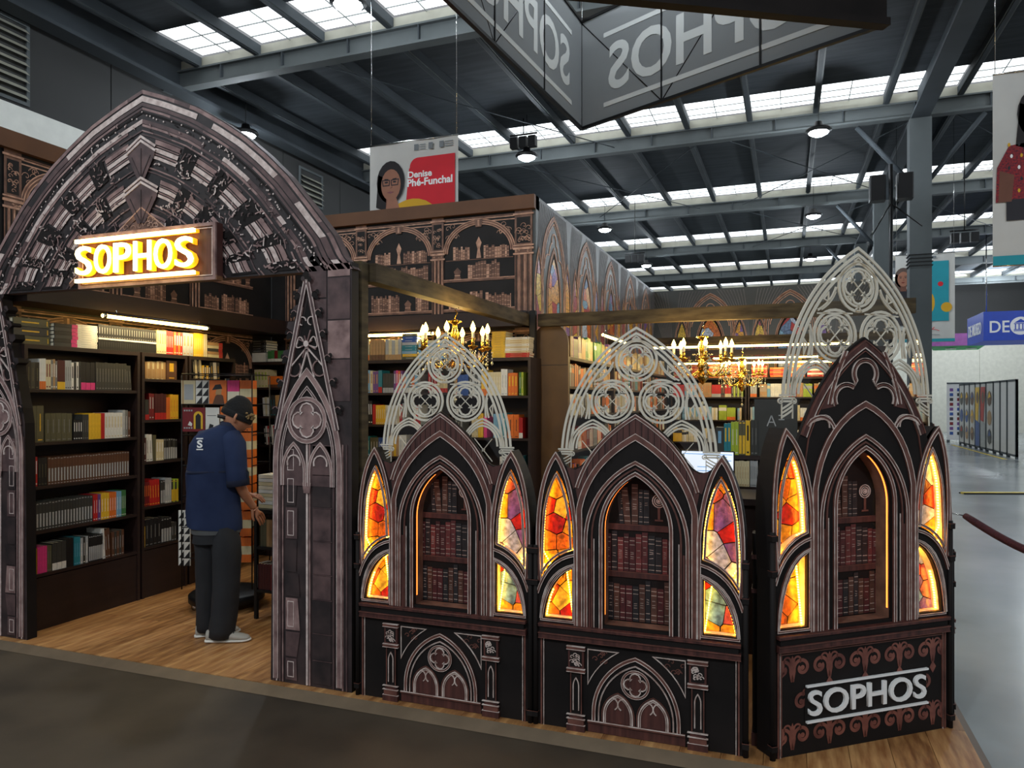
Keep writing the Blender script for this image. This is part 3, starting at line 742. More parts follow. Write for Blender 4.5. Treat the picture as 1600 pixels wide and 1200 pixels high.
def rib(s, w, m, y, segs=1.0, seed=0, t0=.0):
    r_ = random.Random(seed)
    for sg in (1, -1):
        t = t0
        while t < 1:
            d = r_.uniform(.04, .12) if segs < 1 else 1
            if r_.random() < segs: blk(g, s - w, s, sg * t, sg * min(1, t + d), y, m if r_.random() < .75 or segs == 1 else 'stone_mid', 4 if segs < 1 else 40)
            t += d
rib(.995, .02, 'stone_rose', y); rib(.995, .02, 'stone_mid', y - .001, .3, 2)
rib(.965, .03, 'stone_light', y, .85, 3); rib(.93, .018, 'stone_mid', y); rib(.905, .012, 'stone_rose', y, .9, 4)
rib(.885, .012, 'print_black', y)
rib(.845, .022, 'stone_light', y, .8, 5); rib(.82, .012, 'stone_rose', y, .85, 6)
for k in range(90):
    s_ = rr.uniform(.86, .885); t_ = rr.uniform(-.95, .95); p = AP(s_, t_); g.poly(circ(p[0], p[1], .006, 5), y - .004, 'stone_light')
def flecks(g, x, z, r_, y):
    a = rr.uniform(0, 6.28); b = a + rr.uniform(-1.2, 1.2); p1_ = (x + r_ * math.cos(a), z + r_ * math.sin(a)); p2_ = (p1_[0] + r_ * .8 * math.cos(b), p1_[1] + r_ * .8 * math.sin(b))
    g.strip([(x, z), p1_, p2_] if rr.random() < .6 else [(x, z), p1_], rr.uniform(.003, .010), y, y, rr.choice(['stone_light', 'stone_mid', 'stone_rose', 'stone_rose', 'stone_light', 'print_black']))
for sc_, sd_ in ((.79, 21), (.61, 22), (.43, 23)): rib(sc_, .008, 'stone_rose', y - .0015, .8, sd_); rib(sc_ - .02, .006, 'stone_mid', y - .0015, .8, sd_ + 5)
# voussoir courses: blocks alternating with carved figures
for (sa, sb, nb, ph) in ((.66, .76, 5, .0), (.475, .565, 5, .05), (.32, .38, 4, .02)):
    for sg in (1, -1):
        for k in range(nb):
            t0 = .07 + ph + k * (.90 / nb); t1 = t0 + .50 / nb
            if t1 > .97: continue
            for j, (f0, f1, m) in enumerate(((0, .16, 'stone_light'), (.22, .3, 'stone_rose'), (.36, .58, 'stone_light'), (.64, .7, 'stone_rose'), (.76, 1., 'stone_rose'))):
                blk(g, sa + (sb - sa) * f0, sa + (sb - sa) * f1, sg * t0, sg * t1, y - .004, m, 4)
            # dark pocket and carved figure between blocks
            t2 = min(.97, t1 + .40 / nb); blk(g, sa - .015, sb + .02, sg * (t1 + .05 / nb), sg * t2, y - .002, 'print_black', 4)
            for i in range(20):
                tt = rr.uniform(t1 + .02 / nb, t2); ss = rr.uniform(sa - .03, sb + .03); P_ = AP(ss, sg * tt)
                if P_[1] < 2.43: continue
                flecks(g, P_[0], P_[1], rr.uniform(.012, .032), y - .006 - i * .0002)
        for k in range(60):
            P_ = AP(rr.uniform(sb + .02, sb + .12), sg * rr.uniform(.03, .95))
            if P_[1] > 2.43: flecks(g, P_[0], P_[1], rr.uniform(.008, .02), y - .005 - k * .00005)
# key ornaments on the axis
for zc, hw, hh in ((3.28, .11, .22), (3.02, .13, .24)):
    g.poly([(-hw, zc - .03), (0, zc + .04), (hw, zc - .03), (hw, zc - .08), (.03, zc - hh), (-.03, zc - hh), (-hw, zc - .08)], y - .010, 'stone_mid')
    for d in (0, -.028): g.strip([(-hw - .01, zc - .03 + d), (0, zc + .045 + d), (hw + .01, zc - .03 + d)], .014, y - .014, y - .010, 'stone_light')
    for a_, b_ in (((-hw * .7, zc - .08), (0, zc - hh)), ((hw * .7, zc - .08), (0, zc - hh)), ((0, zc - .03), (0, zc - hh))): g.strip([a_, b_], .005, y - .013, y - .010, 'stone_dark')
g.strip([(-.62, 2.42), (0, 2.86), (.62, 2.42)], .03, y - .008, y, 'copper_mid'); g.strip([(-.62, 2.435), (0, 2.88), (.62, 2.435)], .008, y - .011, y - .008, 'copper_pale')
g.poly([(-.2, 2.7), (0, 2.83), (.2, 2.7)], y - .005, 'copper_mid'); ornament(g, -.14, .14, 2.7, 2.8, y - .009, 'copper_pale', 12, rr)
for sg in (1, -1):
    for s_ in (.14, .17, .2, .33, .35): g.strip([AP(s_ * 1.0, sg * (.03 + .9 * i / 20)) for i in range(21)], .008, y - .004, y, 'stone_mid')
tag(g.build('carved_stone_print', arch), 'pale and rose printed ribs and carved figures')
# illuminated sign on the arch
sx0, sx1 = -4.256, -3.15; scx = (sx0 + sx1) / 2; hw = (sx1 - sx0) / 2
sg_ = empty('illuminated_sign', (scx, YF - .02, 2.55), label='glowing yellow-white letter sign in a framed box on the arch', cat='sign')
g = Geo(); g.box(-hw, hw, -.05, -.0, -.17, .17, 'print_maroon'); g.build('sign_board', sg_)
g = Geo(); g.strip([(-hw + .01, -.16), (hw - .01, -.16), (hw - .01, .16), (-hw + .01, .16)], .02, -.062, -.05, 'stone_rose', True); g.strip([(-hw + .03, -.14), (hw - .03, -.14), (hw - .03, .14), (-hw + .03, .14)], .006, -.056, -.05, 'stone_light', True); g.build('frame', sg_)
for z in (-.125, .125):
    g = Geo(); g.box(-hw + .015, hw - .13, -.10, -.08, z - .011, z + .011, 'sign_glow'); g.box(-hw + .015, hw - .13, -.08, -.05, z - .009, z + .009, 'sign_side'); g.build('light_bar', sg_)
for i, ch in enumerate('SOPHOS'):
    o = put_text('letter', ch, .135, .18, (-hw + .09 + i * .163, -.098, 0), 'sign_glow', sg_, .006, .0)
    h = put_text('letter_side', ch, .14, .185, (.003, .024, -.002), 'sign_side', o, .016, .012)
# ================================================================== GOTHIC COUNTER PANELS
DEP = .11
def half_outline(dv, tall):
    tx = -.435 if tall else -.40
    P = [(-.50, 0), (-.50, .72 + dv)] + q((-.505, .8 + dv), (-.528, 1.19 + dv), (tx, 1.37 + dv), 12)
    if not tall:
        P += q((-.40, 1.37 + dv), (-.372, 1.335 + dv), (-.352, 1.305 + dv), 3)[1:] + q((-.352, 1.305 + dv), (-.30, 1.262 + dv), (-.245, 1.335 + dv), 6)[1:] + q((-.245, 1.335 + dv), (-.16, 1.474 + dv), (0, 1.57 + dv), 10)[1:]
    else:
        P += q((tx, 1.37 + dv), (-.408, 1.33 + dv), (-.385, 1.28 + dv), 4)[1:] + q((-.362, 1.33 + dv), (-.235, 1.80), (0, 1.93), 14)
    return P
def box_outline(dv, tall):
    tx = -.435 if tall else -.40
    P = [(-.50, 0), (-.50, .72 + dv)] + q((-.505, .8 + dv), (-.528, 1.19 + dv), (tx, 1.37 + dv), 12) + q((tx, 1.37 + dv), (-.385, 1.33 + dv), (-.36, 1.275 + dv), 4)[1:]
    return P + list(reversed(mir(P)))
def lancet_up(dv):   # left upper opening
    return q((-.481, .726 + dv), (-.485, .9 + dv), (-.47, 1.074 + dv), 5) + q((-.47, 1.074 + dv), (-.45, 1.2 + dv), (-.397, 1.28 + dv), 6)[1:] + q((-.397, 1.28 + dv), (-.34, 1.2 + dv), (-.318, 1.02 + dv), 6)[1:] + [(-.311, .883 + dv)] + q((-.311, .883 + dv), (-.43, .85 + dv), (-.481, .726 + dv), 6)[1:-1]
def lancet_lo(dv, c):
    return [(-.462, c + .025), (-.318, c + .025), (-.318, .79 + dv)] + q((-.318, .79 + dv), (-.44, .73 + dv), (-.462, c + .025), 7)[1:-1]
def niche(dv, c):
    return [(-.157, c + .015), (-.157, c + .06)] + parch(.157, 1.0 + dv, 1.26 + dv, 0, 12) + [(.157, c + .06), (.157, c + .015)]
WARM = ['glass_gold', 'glass_amber', 'glass_gold', 'glass_red', 'glass_gold', 'glass_yellow', 'glass_amber']
COOL = ['glass_ice', 'glass_teal', 'glass_violet', 'glass_ice', 'glass_rose', 'glass_teal', 'glass_wine', 'glass_gold', 'glass_red']
def book_print(g, c, dv, rng):
    y = DEP - .006
    g.poly(offset(niche(dv, c), 0), y + .002, 'print_black')
    g.poly([(-.27, c), (.27, c), (.27, 1.2 + dv), (-.27, 1.2 + dv)], y + .001, 'print_black')
    cols = ['print_black', 'bk_wine', 'bk_char', 'bk_maroon', 'bk_char', 'bk_brown', 'bk_red']
    for zi, (z, h, x0, x1) in enumerate(((c + .02, .205, -.26, .26), (c + .265, .2, -.26, .26), (c + .50, .205, -.1, .055))):
        x = x0
        while x < x1 - .012:
            w = min(rng.uniform(.024, .036), x1 - x); hh = h * rng.uniform(.82, 1.); m = rng.choice(['bk_char', 'bk_char', 'bk_brown'] if zi == 2 else cols[1:])
            sh = .018 if rng.random() < .08 else 0
            g.prism([[(x + .001, z), (x + w - .002, z), (x + w - .002 - sh, z + hh), (x + .001 - sh, z + hh)]], y - .004, y, m, back=False)
            for zz in (.08, .22, .78, .9): g.strip([(x + .003 - sh * zz, z + hh * zz), (x + w - .004 - sh * zz, z + hh * zz)], .003, y - .0052, y - .004, 'bk_line')
            for k in range(5): zc = z + hh * (.38 + .06 * k); g.strip([(x + .007, zc), (x + w - .009, zc + rng.uniform(-.003, .003))], .0025, y - .005, y - .004, 'bk_line' if rng.random() < .7 else m)
            x += w
        if zi: g.strip([(-.27, z - .016), (.27, z - .016)], .03, y - .006, y, 'print_maroon'); g.strip([(-.27, z - .003), (.27, z - .003)], .004, y - .0075, y - .006, 'print_rose')
    cx, cz = .095, c + .6
    for r_ in (.032, .022, .012): g.strip(circ(cx, cz + .02, r_, 14), .004, y - .004, y, 'print_light', True)
    g.poly(circ(cx, cz + .02, .008, 8), y - .005, 'print_light'); g.strip([(cx, cz - .01), (cx, cz - .07)], .012, y - .004, y, 'print_rose'); g.strip([(cx - .02, cz - .075), (cx + .02, cz - .075)], .008, y - .004, y, 'print_rose')
for k, c in dict(wine=(84, 36, 38), char=(40, 38, 40), maroon=(104, 48, 48), brown=(92, 60, 48), red=(120, 56, 54), line=(190, 170, 156)).items():
    mat('bk_' + k, c, .5, rgb2=tuple(int(v * .75) for v in c), scale=25)
def glass_pieces(parent, outline, n, cols, rng, y, sgn=1):
    for poly, i in voronoi(outline, n, rng):
        p = shrink(poly, .0032)
        g = Geo(); g.prism([p], y - .004, y, rng.choice(cols), back=False)
        g.build('glass_pane', parent)
def scrollwork(g, y):
    rng = random.Random(4)
    K = 1.22
    for r_ in range(3):
        for k in range(-2, 3):
            cx0 = k * .2 + (.1 if r_ % 2 else 0); cz0 = .085 + r_ * .155
            if abs(cx0) > .405: continue
            cut = lambda pts: [(max(-.45, min(.45, cx0 + (x - 0) * K)), max(.014, min(.46, cz0 + z * K))) for x, z in pts]
            for s in (-1, 1):
                pts = [(0, -.045)]
                for i in range(22):
                    t = i / 21; a = PI * 1.1 - t * 2.3 * PI; rr_ = .036 * (1 - t * .72); pts.append((s * (.042 + rr_ * math.cos(a)), .004 + rr_ * math.sin(a)))
                g.strip(cut(pts), .016, y - .001, y - .001, 'print_scroll'); g.poly(cut(circ(s * .044, .004, .010, 8)), y - .0012, 'print_scroll')
                pts = [(s * .005, .02)] + [(s * (.022 + .014 * math.cos(PI - t * .35)), .034 + .014 * math.sin(PI - t * .35)) for t in range(12)]
                g.strip(cut(pts), .009, y - .001, y - .001, 'print_scroll')
            g.poly(cut([(-.008, .02), (0, -.02), (.008, .02), (.006, .042), (0, .056), (-.006, .042)]), y - .0014, 'print_scroll')
            if r_ < 2: g.poly([(cx0 + .1 + dx, cz0 + .075 + dz) for dx, dz in ((-.02, 0), (0, -.03), (.02, 0), (.012, .012), (0, .03), (-.012, .012))], y - .0014, 'print_scroll') if abs(cx0 + .1) < .42 else None
def make_panel(tall, loc, rotz, lb, group=None):
    dv, c = (.13, .56) if tall else (0, .515)
    rng = random.Random(21)
    e = empty('counter_panel', loc, rotz, label=lb, cat='counter panel')
    ho = half_outline(dv, tall); full = ho + list(reversed(mir(ho[:-1])))
    full = full[::-1]
    LU, LL, NI = lancet_up(dv), lancet_lo(dv, c), niche(dv, c)
    holes = [LU, LL, mir(LU), mir(LL), NI]
    g = Geo(); g.prism([full] + holes, 0, .018, 'print_black', ms='print_black'); g.build('front_board', e)
    body = box_outline(dv, tall)[::-1]
    g = Geo(); g.walls([body], .018, DEP, 'print_black'); g.prism([body], DEP + .004, DEP, 'print_black', back=False); 
    g.add([(p[0], DEP, p[1]) for p in body], [tuple(range(len(body)))], 'print_black'); g.build('back_board', e)
    g = Geo(); g.walls([LU, LL, mir(LU), mir(LL)], .018, .062, 'stone_light'); g.walls([NI], .018, DEP - .01, 'copper_mid'); g.build('recess_lining', e)
    g = Geo(); book_print(g, c, dv, rng); g.build('book_print', e)
    # printed relief on the face
    g = Geo(); y = -.0
    if not tall:
        go = q((-.30, 1.2 + dv), (-.275, 1.28 + dv), (-.24, 1.335 + dv), 4) + q((-.24, 1.335 + dv), (-.16, 1.465 + dv), (0, 1.562 + dv), 10)[1:]
        pk = parch(.279, 1.09 + dv, 1.452 + dv, 0, 7)[:8]
        a = go; b = q((-.279, 1.09 + dv), (-.235, 1.32 + dv), (0, 1.452 + dv), len(go) - 1)
        g.band(b, a, y - .002, 'print_maroon'); g.band(mir(a), mir(b), y - .002, 'print_maroon')
        g.poly([(-.345, 1.297 + dv), (-.31, 1.19 + dv), (-.29, 1.2 + dv), (-.25, 1.31 + dv), (-.3, 1.285 + dv)], y - .0015, 'print_maroon'); g.poly(mir([(-.345, 1.297 + dv), (-.31, 1.19 + dv), (-.29, 1.2 + dv), (-.25, 1.31 + dv), (-.3, 1.285 + dv)]), y - .0015, 'print_maroon')
        for k in range(-9, 10):    # vertical plank joints in the gable
            x = k * .03
            za = 1.452 + dv - abs(x) * 1.0 - (x * x) * 1.6 + .012; zb_ = 1.55 + dv - abs(x) * .72 - x * x * .75
            if zb_ > za: g.strip([(x, za), (x, zb_)], .0022, y - .003, y - .002, 'print_black')
        out = [p for p in full if p[1] > 1.2 + dv and abs(p[0]) < .36]
        ed = go + list(reversed(mir(go[:-1])))
        g.strip(offset(ed, -.006), .014, y - .008, y, 'print_rose'); g.strip(offset(ed, -.002), .004, y - .010, y - .008, 'print_light'); g.strip(offset(ed, -.016), .003, y - .006, y, 'print_light')
        pink = [(-.279, c)] + b + list(reversed(mir(b[:-1]))) + [(.279, c)]
    else:
        b = q((-.279, 1.09 + dv), (-.235, 1.38 + dv), (0, 1.61), 9)
        pink = [(-.279, c)] + b + list(reversed(mir(b[:-1]))) + [(.279, c)]
        ed = q((-.356, 1.34 + dv), (-.23, 1.79), (0, 1.915), 14); ed = [(-.345, 1.1 + dv)] + ed if False else ed; ed = ed + list(reversed(mir(ed[:-1])))
        g.strip(offset(ed, -.014), .03, y - .006, y, 'print_maroon'); g.strip(offset(ed, -.004), .006, y - .009, y - .006, 'print_rose'); g.strip(offset(ed, -.032), .005, y - .006, y, 'print_light')
        g.strip([(-.335, 1.2 + dv)] + offset(ed, -.045) + [(.335, 1.2 + dv)], .004, y - .006, y, 'print_rose')
        # trefoil tracery in the gable
        zc = 1.70
        for s in (-1, 1):
            for d, m_, w_ in ((0, 'print_light', .005), (.010, 'print_rose', .006), (.02, 'print_light', .003)):
                r0 = .062 + d
                up = arc(0, zc + .055, r0 - .008, 90, 90 - s * 125, 10)
                g.strip(up, w_, y - .007, y, m_)
                px_, pz_ = up[-1]; side = arc(s * .105, zc - .065, .058 + d, 90 + s * 35, 90 - s * 115, 10)
                g.strip([up[-1]] + side, w_, y - .007, y, m_)
                lo = arc(s * .25, 1.47, .075 + d * .7, 90 + s * 70, 90 - s * 60, 9); g.strip(lo, w_, y - .007, y, m_)
                g.strip(q((s * (.10 + d), zc + .16), (s * (.17 + d), zc + .02), (s * (.19 + d), zc - .09), 7) , w_, y - .007, y, m_)
                g.strip(q((s * (.2 - d), 1.50 + d), (s * .2, 1.57 + d), (s * .31, 1.52 + d), 6), w_, y - .0065, y, m_)
            g.poly([(s * .2, 1.69), (s * .245, 1.585), (s * .165, 1.6), (s * .18, 1.66)][::s], y - .003, 'print_maroon'); g.poly([(s * .13, 1.80), (s * .155, 1.755), (s * .115, 1.79)][::s], y - .003, 'print_maroon')
    g.mould(pink, .030, 'print_rose', 'print_light', y, .007)
    g.mould(arch_legs(.246, c, .94 + dv, 1.328 + dv, 0, 12), .018, 'print_rose', 'print_light', y, .008)
    g.mould(arch_legs(.215, c, .96 + dv, 1.30 + dv, 0, 12), .008, 'print_maroon', 'print_rose', y, .005)
    g.mould(arch_legs(.170, c, 1.0 + dv, 1.275 + dv, 0, 12), .018, 'print_rose', 'print_light', y, .009)
    for s in (-1, 1):
        mm = (lambda p: p) if s < 0 else mir
        g.strip(mm([(-.205, c), (-.205, .95 + dv)]), .004, y - .004, y, 'print_light'); g.strip(mm([(-.228, c), (-.228, .90 + dv)]), .010, y - .004, y, 'print_maroon'); g.strip(mm([(-.262, c), (-.262, 1.05 + dv)]), .004, y - .004, y, 'print_rose')
        tx = -.434 if tall else -.40; ol = q((-.485, .72 + dv), (-.522, 1.19 + dv), (tx, 1.355 + dv), 12) + q((tx, 1.355 + dv), (-.32, 1.25 + dv), (-.297, .98 + dv), 9)[1:] + [(-.295, c)]
        g.mould(mm(ol), .020, 'print_rose', 'print_light', y, .007)
        g.mould(mm(offset(LU, -.011, True)), .011, 'print_rose', 'print_light', y, .006, .0025, True)
        g.mould(mm(offset(LL, -.011, True)), .011, 'print_rose', 'print_light', y, .006, .0025, True)
        g.mould(mm(q((-.495, .66 + dv), (-.445, .83 + dv), (-.305, .862 + dv), 8)), .014, 'print_rose', 'print_light', y, .010)
        g.mould(mm(q((-.478, c + .02), (-.47, .77 + dv), (-.305, .815 + dv), 8)), .010, 'print_rose', 'print_light', y, .010)
    g.build('gothic_moulding', e)
    # cornice
    g = Geo(); g.box(-.485, .485, -.028, 0, c - .016, c, 'print_maroon'); g.box(-.475, .475, -.02, 0, c - .045, c - .016, 'print_black'); g.box(-.485, .485, -.024, 0, c - .075, c - .045, 'print_maroon')
    for z in (c - .003, c - .048): g.box(-.486, .486, -.0295, -.02, z - .002, z + .002, 'print_rose')
    g.box(-.486, .486, -.026, -.02, c - .075, c - .072, 'print_rose'); g.build('cornice', e)
    for s in (-1, 1):
        x = s * .505; g = Geo()
        g.tube([(x, -.005, 0), (x, -.005, .9 + dv)], .013, 'print_black', 8)
        for z in (.04, .70 + dv, .86 + dv): g.box(x - .015, x + .015, -.022, .01, z, z + .028, 'print_black'); g.box(x - .016, x + .016, -.023, .01, z + .025, z + .028, 'print_rose')
        g.strip([(s * .475, .0), (s * .475, c - .08)], .008, -.006, 0, 'print_rose'); g.strip([(s * .463, .0), (s * .463, c - .08)], .003, -.005, 0, 'print_light')
        g.build('edge_colonnette', e)
    # lower face
    if not tall:
        for s in (-1, 1):
            g = Geo(); cx = s * .293
            g.box(cx - .046, cx + .046, -.024, 0, 0, .03, 'print_maroon'); g.box(cx - .040, cx + .040, -.020, 0, .03, .06, 'print_rose'); g.box(cx - .036, cx + .036, -.016, 0, .06, .08, 'print_maroon')
            g.box(cx - .031, cx + .031, -.010, 0, .08, .29, 'print_black'); g.box(cx - .046, cx + .046, -.022, 0, .29, .306, 'print_rose'); g.box(cx - .04, cx + .04, -.014, 0, .306, .40, 'print_maroon'); g.box(cx - .046, cx + .046, -.022, 0, .40, .415, 'print_rose')
            g.poly([(cx - .03, .315), (cx + .03, .315), (cx + .03, .39), (cx - .03, .39)], -.016, 'print_black'); ornament(g, cx - .022, cx + .022, .322, .384, -.0175, 'print_light', 12, rng)
            g.mould(arch_legs(.014, .1, .22, .26, cx, 5), .005, 'print_rose', 'print_light', -.010, .004, .002)
            for sx in (-1, 1): g.strip([(cx + sx * .027, .085), (cx + sx * .027, .285)], .005, -.014, -.01, 'print_rose')
            for z in (.03, .06, .08, .29, .306, .4, .4155): g.box(cx - .047, cx + .047, -.0235, -.01, z - .0015, z + .0015, 'print_light')
            g.build('pilaster', e)
        g = Geo()
        g.poly([(-.235, .055), (.235, .055), (.235, 0.002), (-.235, .002)][::-1], -.003, 'print_maroon'); g.box(-.235, .235, -.014, 0, .05, .06, 'print_rose'); g.box(-.235, .235, -.0155, -.01, .058, .061, 'print_light')
        ap = arch_legs(.205, .062, .1, .385, 0, 12)
        g.poly(ap, -.002, 'print_black'); g.mould(ap, .018, 'print_rose', 'print_light', -.002, .008); g.mould(arch_legs(.18, .062, .1, .35, 0, 12), .006, 'print_rose', 'print_light', -.002, .006, .002)
        for s in (-1, 1):
            sub = arch_legs(.07, .062, .1, .2, s * .085, 8); g.poly(sub, -.004, 'print_maroon')
            for d, w_, m_ in ((0, .007, 'print_light'), (.009, .004, 'print_rose'), (-.009, .003, 'print_light')): g.strip(offset(sub, d), w_, -.009, -.004, m_)
            g.strip(arc(s * .085 - .03, .155, .03, -60, 90, 6), .005, -.009, -.004, 'print_light'); g.strip(arc(s * .085 + .03, .155, .03, 240, 90, 6), .005, -.009, -.004, 'print_light')
            tri = [(s * .235, .235), (s * .235, .405), (s * .085, .405)]; tri2 = [tri[0]] + q((s * .235, .235), (s * .19, .34), (s * .085, .405), 6)[1:] + [(s * .235, .405)]
            g.strip(tri2, .004, -.006, 0, 'print_light', True); ornament(g, min(s * .14, s * .225), max(s * .14, s * .225), .34, .395, -.003, 'print_rose', 6, rng)
        g.poly(circ(0, .262, .064), -.005, 'print_black'); g.mould(circ(0, .262, .064), .012, 'print_rose', 'print_light', -.005, .006, .0025, True)
        g.poly(quatre(0, .262, .056), -.008, 'print_maroon'); g.strip(quatre(0, .262, .056), .005, -.014, -.008, 'print_light', True); g.strip(quatre(0, .262, .046), .003, -.012, -.008, 'print_rose', True)
        g.build('tracery_print', e)
    else:
        g = Geo(); g.poly([(-.455, .01), (.455, .01), (.455, .465), (-.455, .465)], -.001, 'print_black'); scrollwork(g, -.002)
        g.strip([(-.46, .01), (-.46, .47), (.46, .47), (.46, .01)], .006, -.006, 0, 'print_rose'); g.build('scroll_print', e)
        g = Geo()
        g.poly([(-.335, .148), (.36, .148), (.36, .316), (-.335, .316)], -.0042, 'print_black')
        g.build('logo_ground', e)
        put_text('logo_lettering', 'SOPHOS', .67, .115, (.013, -.012, .232), 'logo_white', e, .006, .010)
        for z in (.313, .148):
            g = Geo(); g.box(-.332, .36, -.018, -.005, z - .0045, z + .0045, 'logo_white'); g.build('logo_bar', e)
    # stained glass shards and led strips
    glass_pieces(e, LU, 17, WARM, rng, .062); glass_pieces(e, LL, 8, WARM, rng, .062)
    glass_pieces(e, mir(LU), 13, COOL, rng, .062); glass_pieces(e, mir(LL), 8, COOL, rng, .062)
    for L_ in (LU, LL, mir(LU), mir(LL)): g = Geo(); g.poly(L_, .0635, 'print_black'); g.build('pane_backing', e)
    for nm, L_ in (('u', LU), ('l', LL), ('ur', mir(LU)), ('lr', mir(LL))):
        pts = [p for p in L_]
        g = Geo()
        xs = [p[0] for p in pts]; mid = (min(xs) + max(xs)) / 2
        for side in (-1, 1):
            sp = [p for p in pts if (p[0] - mid) * side > .02]
            sp.sort(key=lambda p: p[1])
            if len(sp) > 1:
                path = [(p[0] - side * .0025, p[1]) for p in sp]
                P3 = [(p[0], .036, p[1]) for p in path]
                # beads
                for i in range(len(P3) - 1):
                    a, b = Vector(P3[i]), Vector(P3[i + 1]); L = (b - a).length; k = max(1, int(L / .012))
                    for j in range(k):
                        m_ = a + (b - a) * ((j + .5) / k); g.box(m_.x - .0025, m_.x + .0025, m_.y - .004, m_.y + .004, m_.z - .0035, m_.z + .0035, 'led_glow')
        tag(g.build('led_strip', e), kind='stuff')
    for s in (-1, 1):
        g = Geo(); P3 = [p for p in niche(dv, c) if p[0] * s > .03 and p[1] > c + .04]; P3.sort(key=lambda p: p[1])
        g.add([(p[0] - s * .001, yy, p[1]) for p in P3 for yy in (.024, .034)], [(2 * i, 2 * i + 1, 2 * i + 3, 2 * i + 2) for i in range(len(P3) - 1)], 'led_dim'); g.build('led_ribbon', e)
    return e
mat('led_dim', (255, 150, 60), .5, emit=3., ecol=(255, 130, 50), var=0)
p1 = make_panel(False, (-1.722, YF, Z0), 0, 'gothic counter panel nearest the entrance pillar, lit stained glass lancets')
p2 = copy_tree(p1); p2.location = (-.683, YF, Z0); p2['label'] = 'x'; tag(p2, 'middle gothic counter panel with lit lancets, between its twin and the tallest one')
p3 = make_panel(True, (.345, 3.865, Z0), math.atan2(.629, .777), 'tallest gothic counter panel, angled at the corner, with white lettering'); p3.scale.x = 1.045
p4 = copy_tree(p1); p4.location = (.79, 4.86, Z0); p4.rotation_euler.z = PI / 2; p4.scale.z = .955; tag(p4, 'dark gothic counter panel seen edge-on behind the right edge of the tallest one')
# filler posts between panels
for x, y, lb in ((-1.203, YF + .16, 'narrow black upright between the two twin counter panels'), (-.125, YF + .17, 'narrow black upright between middle and corner counter panels'), (-2.25, YF + .17, 'narrow black upright between stone pillar and first counter panel')):
    e = empty('upright', (x, y, Z0), label=lb, cat='upright')
    g = Geo(); g.bbox(-.03, .03, -.04, .05, 0, 1.0, 'print_black', .006); g.build('stile', e)
    
    for z_, h_ in ((0, .06), (.72, .02), (.88, .02)): g = Geo(); g.box(-.034, .034, -.045, .055, z_, z_ + h_, 'print_maroon'); g.build('collar', e)

# ------------------------------------------------------------------ acrylic tracery screens
def tracery_geo():
    g = Geo(); y0, y1 = -.0035, .0035
    def S(path, w=.009, closed=False): g.strip(path, w, y0, y1, 'silver', closed)
    H = lambda s: [(-.372 * s, -.575)] + q((-.372 * s, -.575), (-.33 * s, -.16), (0, -.575 + .575 * s if s == 1 else 0 - (1 - s) * .75), 18)
    outer = q((-.372, -.60), (-.345, -.20), (0, 0), 20)
    for d in (0, .022, .044):
        L = offset(outer, -d); L = [p for p in L if p[0] < -.0]; top = (0, -d * 1.25); L = L + [top]
        S(L + list(reversed(mir(L[:-1]))), .0115)
    def rose(cx, cz, r):
        S(circ(cx, cz, r, 28), .0115, True); S(circ(cx, cz, r - .020, 28), .009, True)
        S(quatre(cx, cz, r - .028), .009, True)
        for a in (45, 135):
            dx, dz = (r - .055) * math.cos(math.radians(a)), (r - .055) * math.sin(math.radians(a)); S([(cx - dx, cz - dz), (cx + dx, cz + dz)], .003)
            for s in (-1, 1): g.prism([circ(cx + s * dx, cz + s * dz, .007, 8)], y0, y1, 'silver')
        for a in (45, 135, 225, 315):
            c_, s_ = math.cos(math.radians(a)), math.sin(math.radians(a)); S([(cx + (r - .042) * c_, cz + (r - .042) * s_), (cx + (r - .03) * c_ - .014 * s_, cz + (r - .03) * s_ + .014 * c_), (cx + (r - .03) * c_ + .014 * s_, cz + (r - .03) * s_ - .014 * c_)], .004, True)
    rose(0, -.162, .098); rose(-.118, -.362, .104); rose(.118, -.362, .104)
    S([(-.016, -.052), (0, -.040), (.016, -.052)], .005, True)
    S([(-.016, -.262), (0, -.235), (.016, -.262)], .005, True)
    for s in (-1, 1):
        m = (lambda p: p) if s < 0 else mir
        # crescents beside the top rose and lancets beside the lower roses
        for d in (0, .018):
            S(m(q((-.112 - d * .2, -.165 - d), (-.135, -.23), (-.205 + d, -.262 + d * .2), 8)), .008)
        
        S(m([(-.175, -.215), (-.15, -.19), (-.15, -.225)]), .005, True)
        for d in (0, .016): S(m(q((-.245, -.32 - d * 1.4), (-.225 - d * .3, -.37), (-.235 - d, -.45), 8)), .008)
        S(m([(-.272, -.44), (-.256, -.40), (-.272, -.38)]), .005, True)
        S(m(q((-.21, -.275), (-.1, -.27), (-.03, -.27), 8)), .006)
        # sub arches springing from the columns
        for d in (0, .018, .036):
            S(m(q((-.335 + d, -.60), (-.33 + d, -.50), (-.215, -.455 - d), 9)), .009); S(m(q((-.215, -.455 - d), (-.1 - d, -.50), (-.075 - d * .4, -.66), 9)), .009)
        S(m([(-.27, -.56), (-.17, -.68)]), .003); S(m([(-.27, -.68), (-.17, -.56)]), .003); g.prism([m(circ(-.22, -.62, .008, 8))[::1 if s < 0 else -1]], y0, y1, 'silver')
        # column: capital + twisted shaft
        for k, (z, w) in enumerate(((-.605, .082), (-.617, .07), (-.629, .074))): S(m([(-.352 - w / 2, z), (-.352 + w / 2, z)]), .008)
        S(m(circ(-.385, -.628, .010, 10)), .004, True); S(m(circ(-.319, -.628, .010, 10)), .004, True)
        for k in range(3): z = -.648 - k * .016; S(m(q((-.377, z - .012), (-.352, z + .0), (-.327, z + .016), 4)), .006)
        S(m([(-.378, -.64), (-.378, -.698)]), .003); S(m([(-.326, -.64), (-.326, -.698)]), .003)
    return g
TR = tracery_geo()
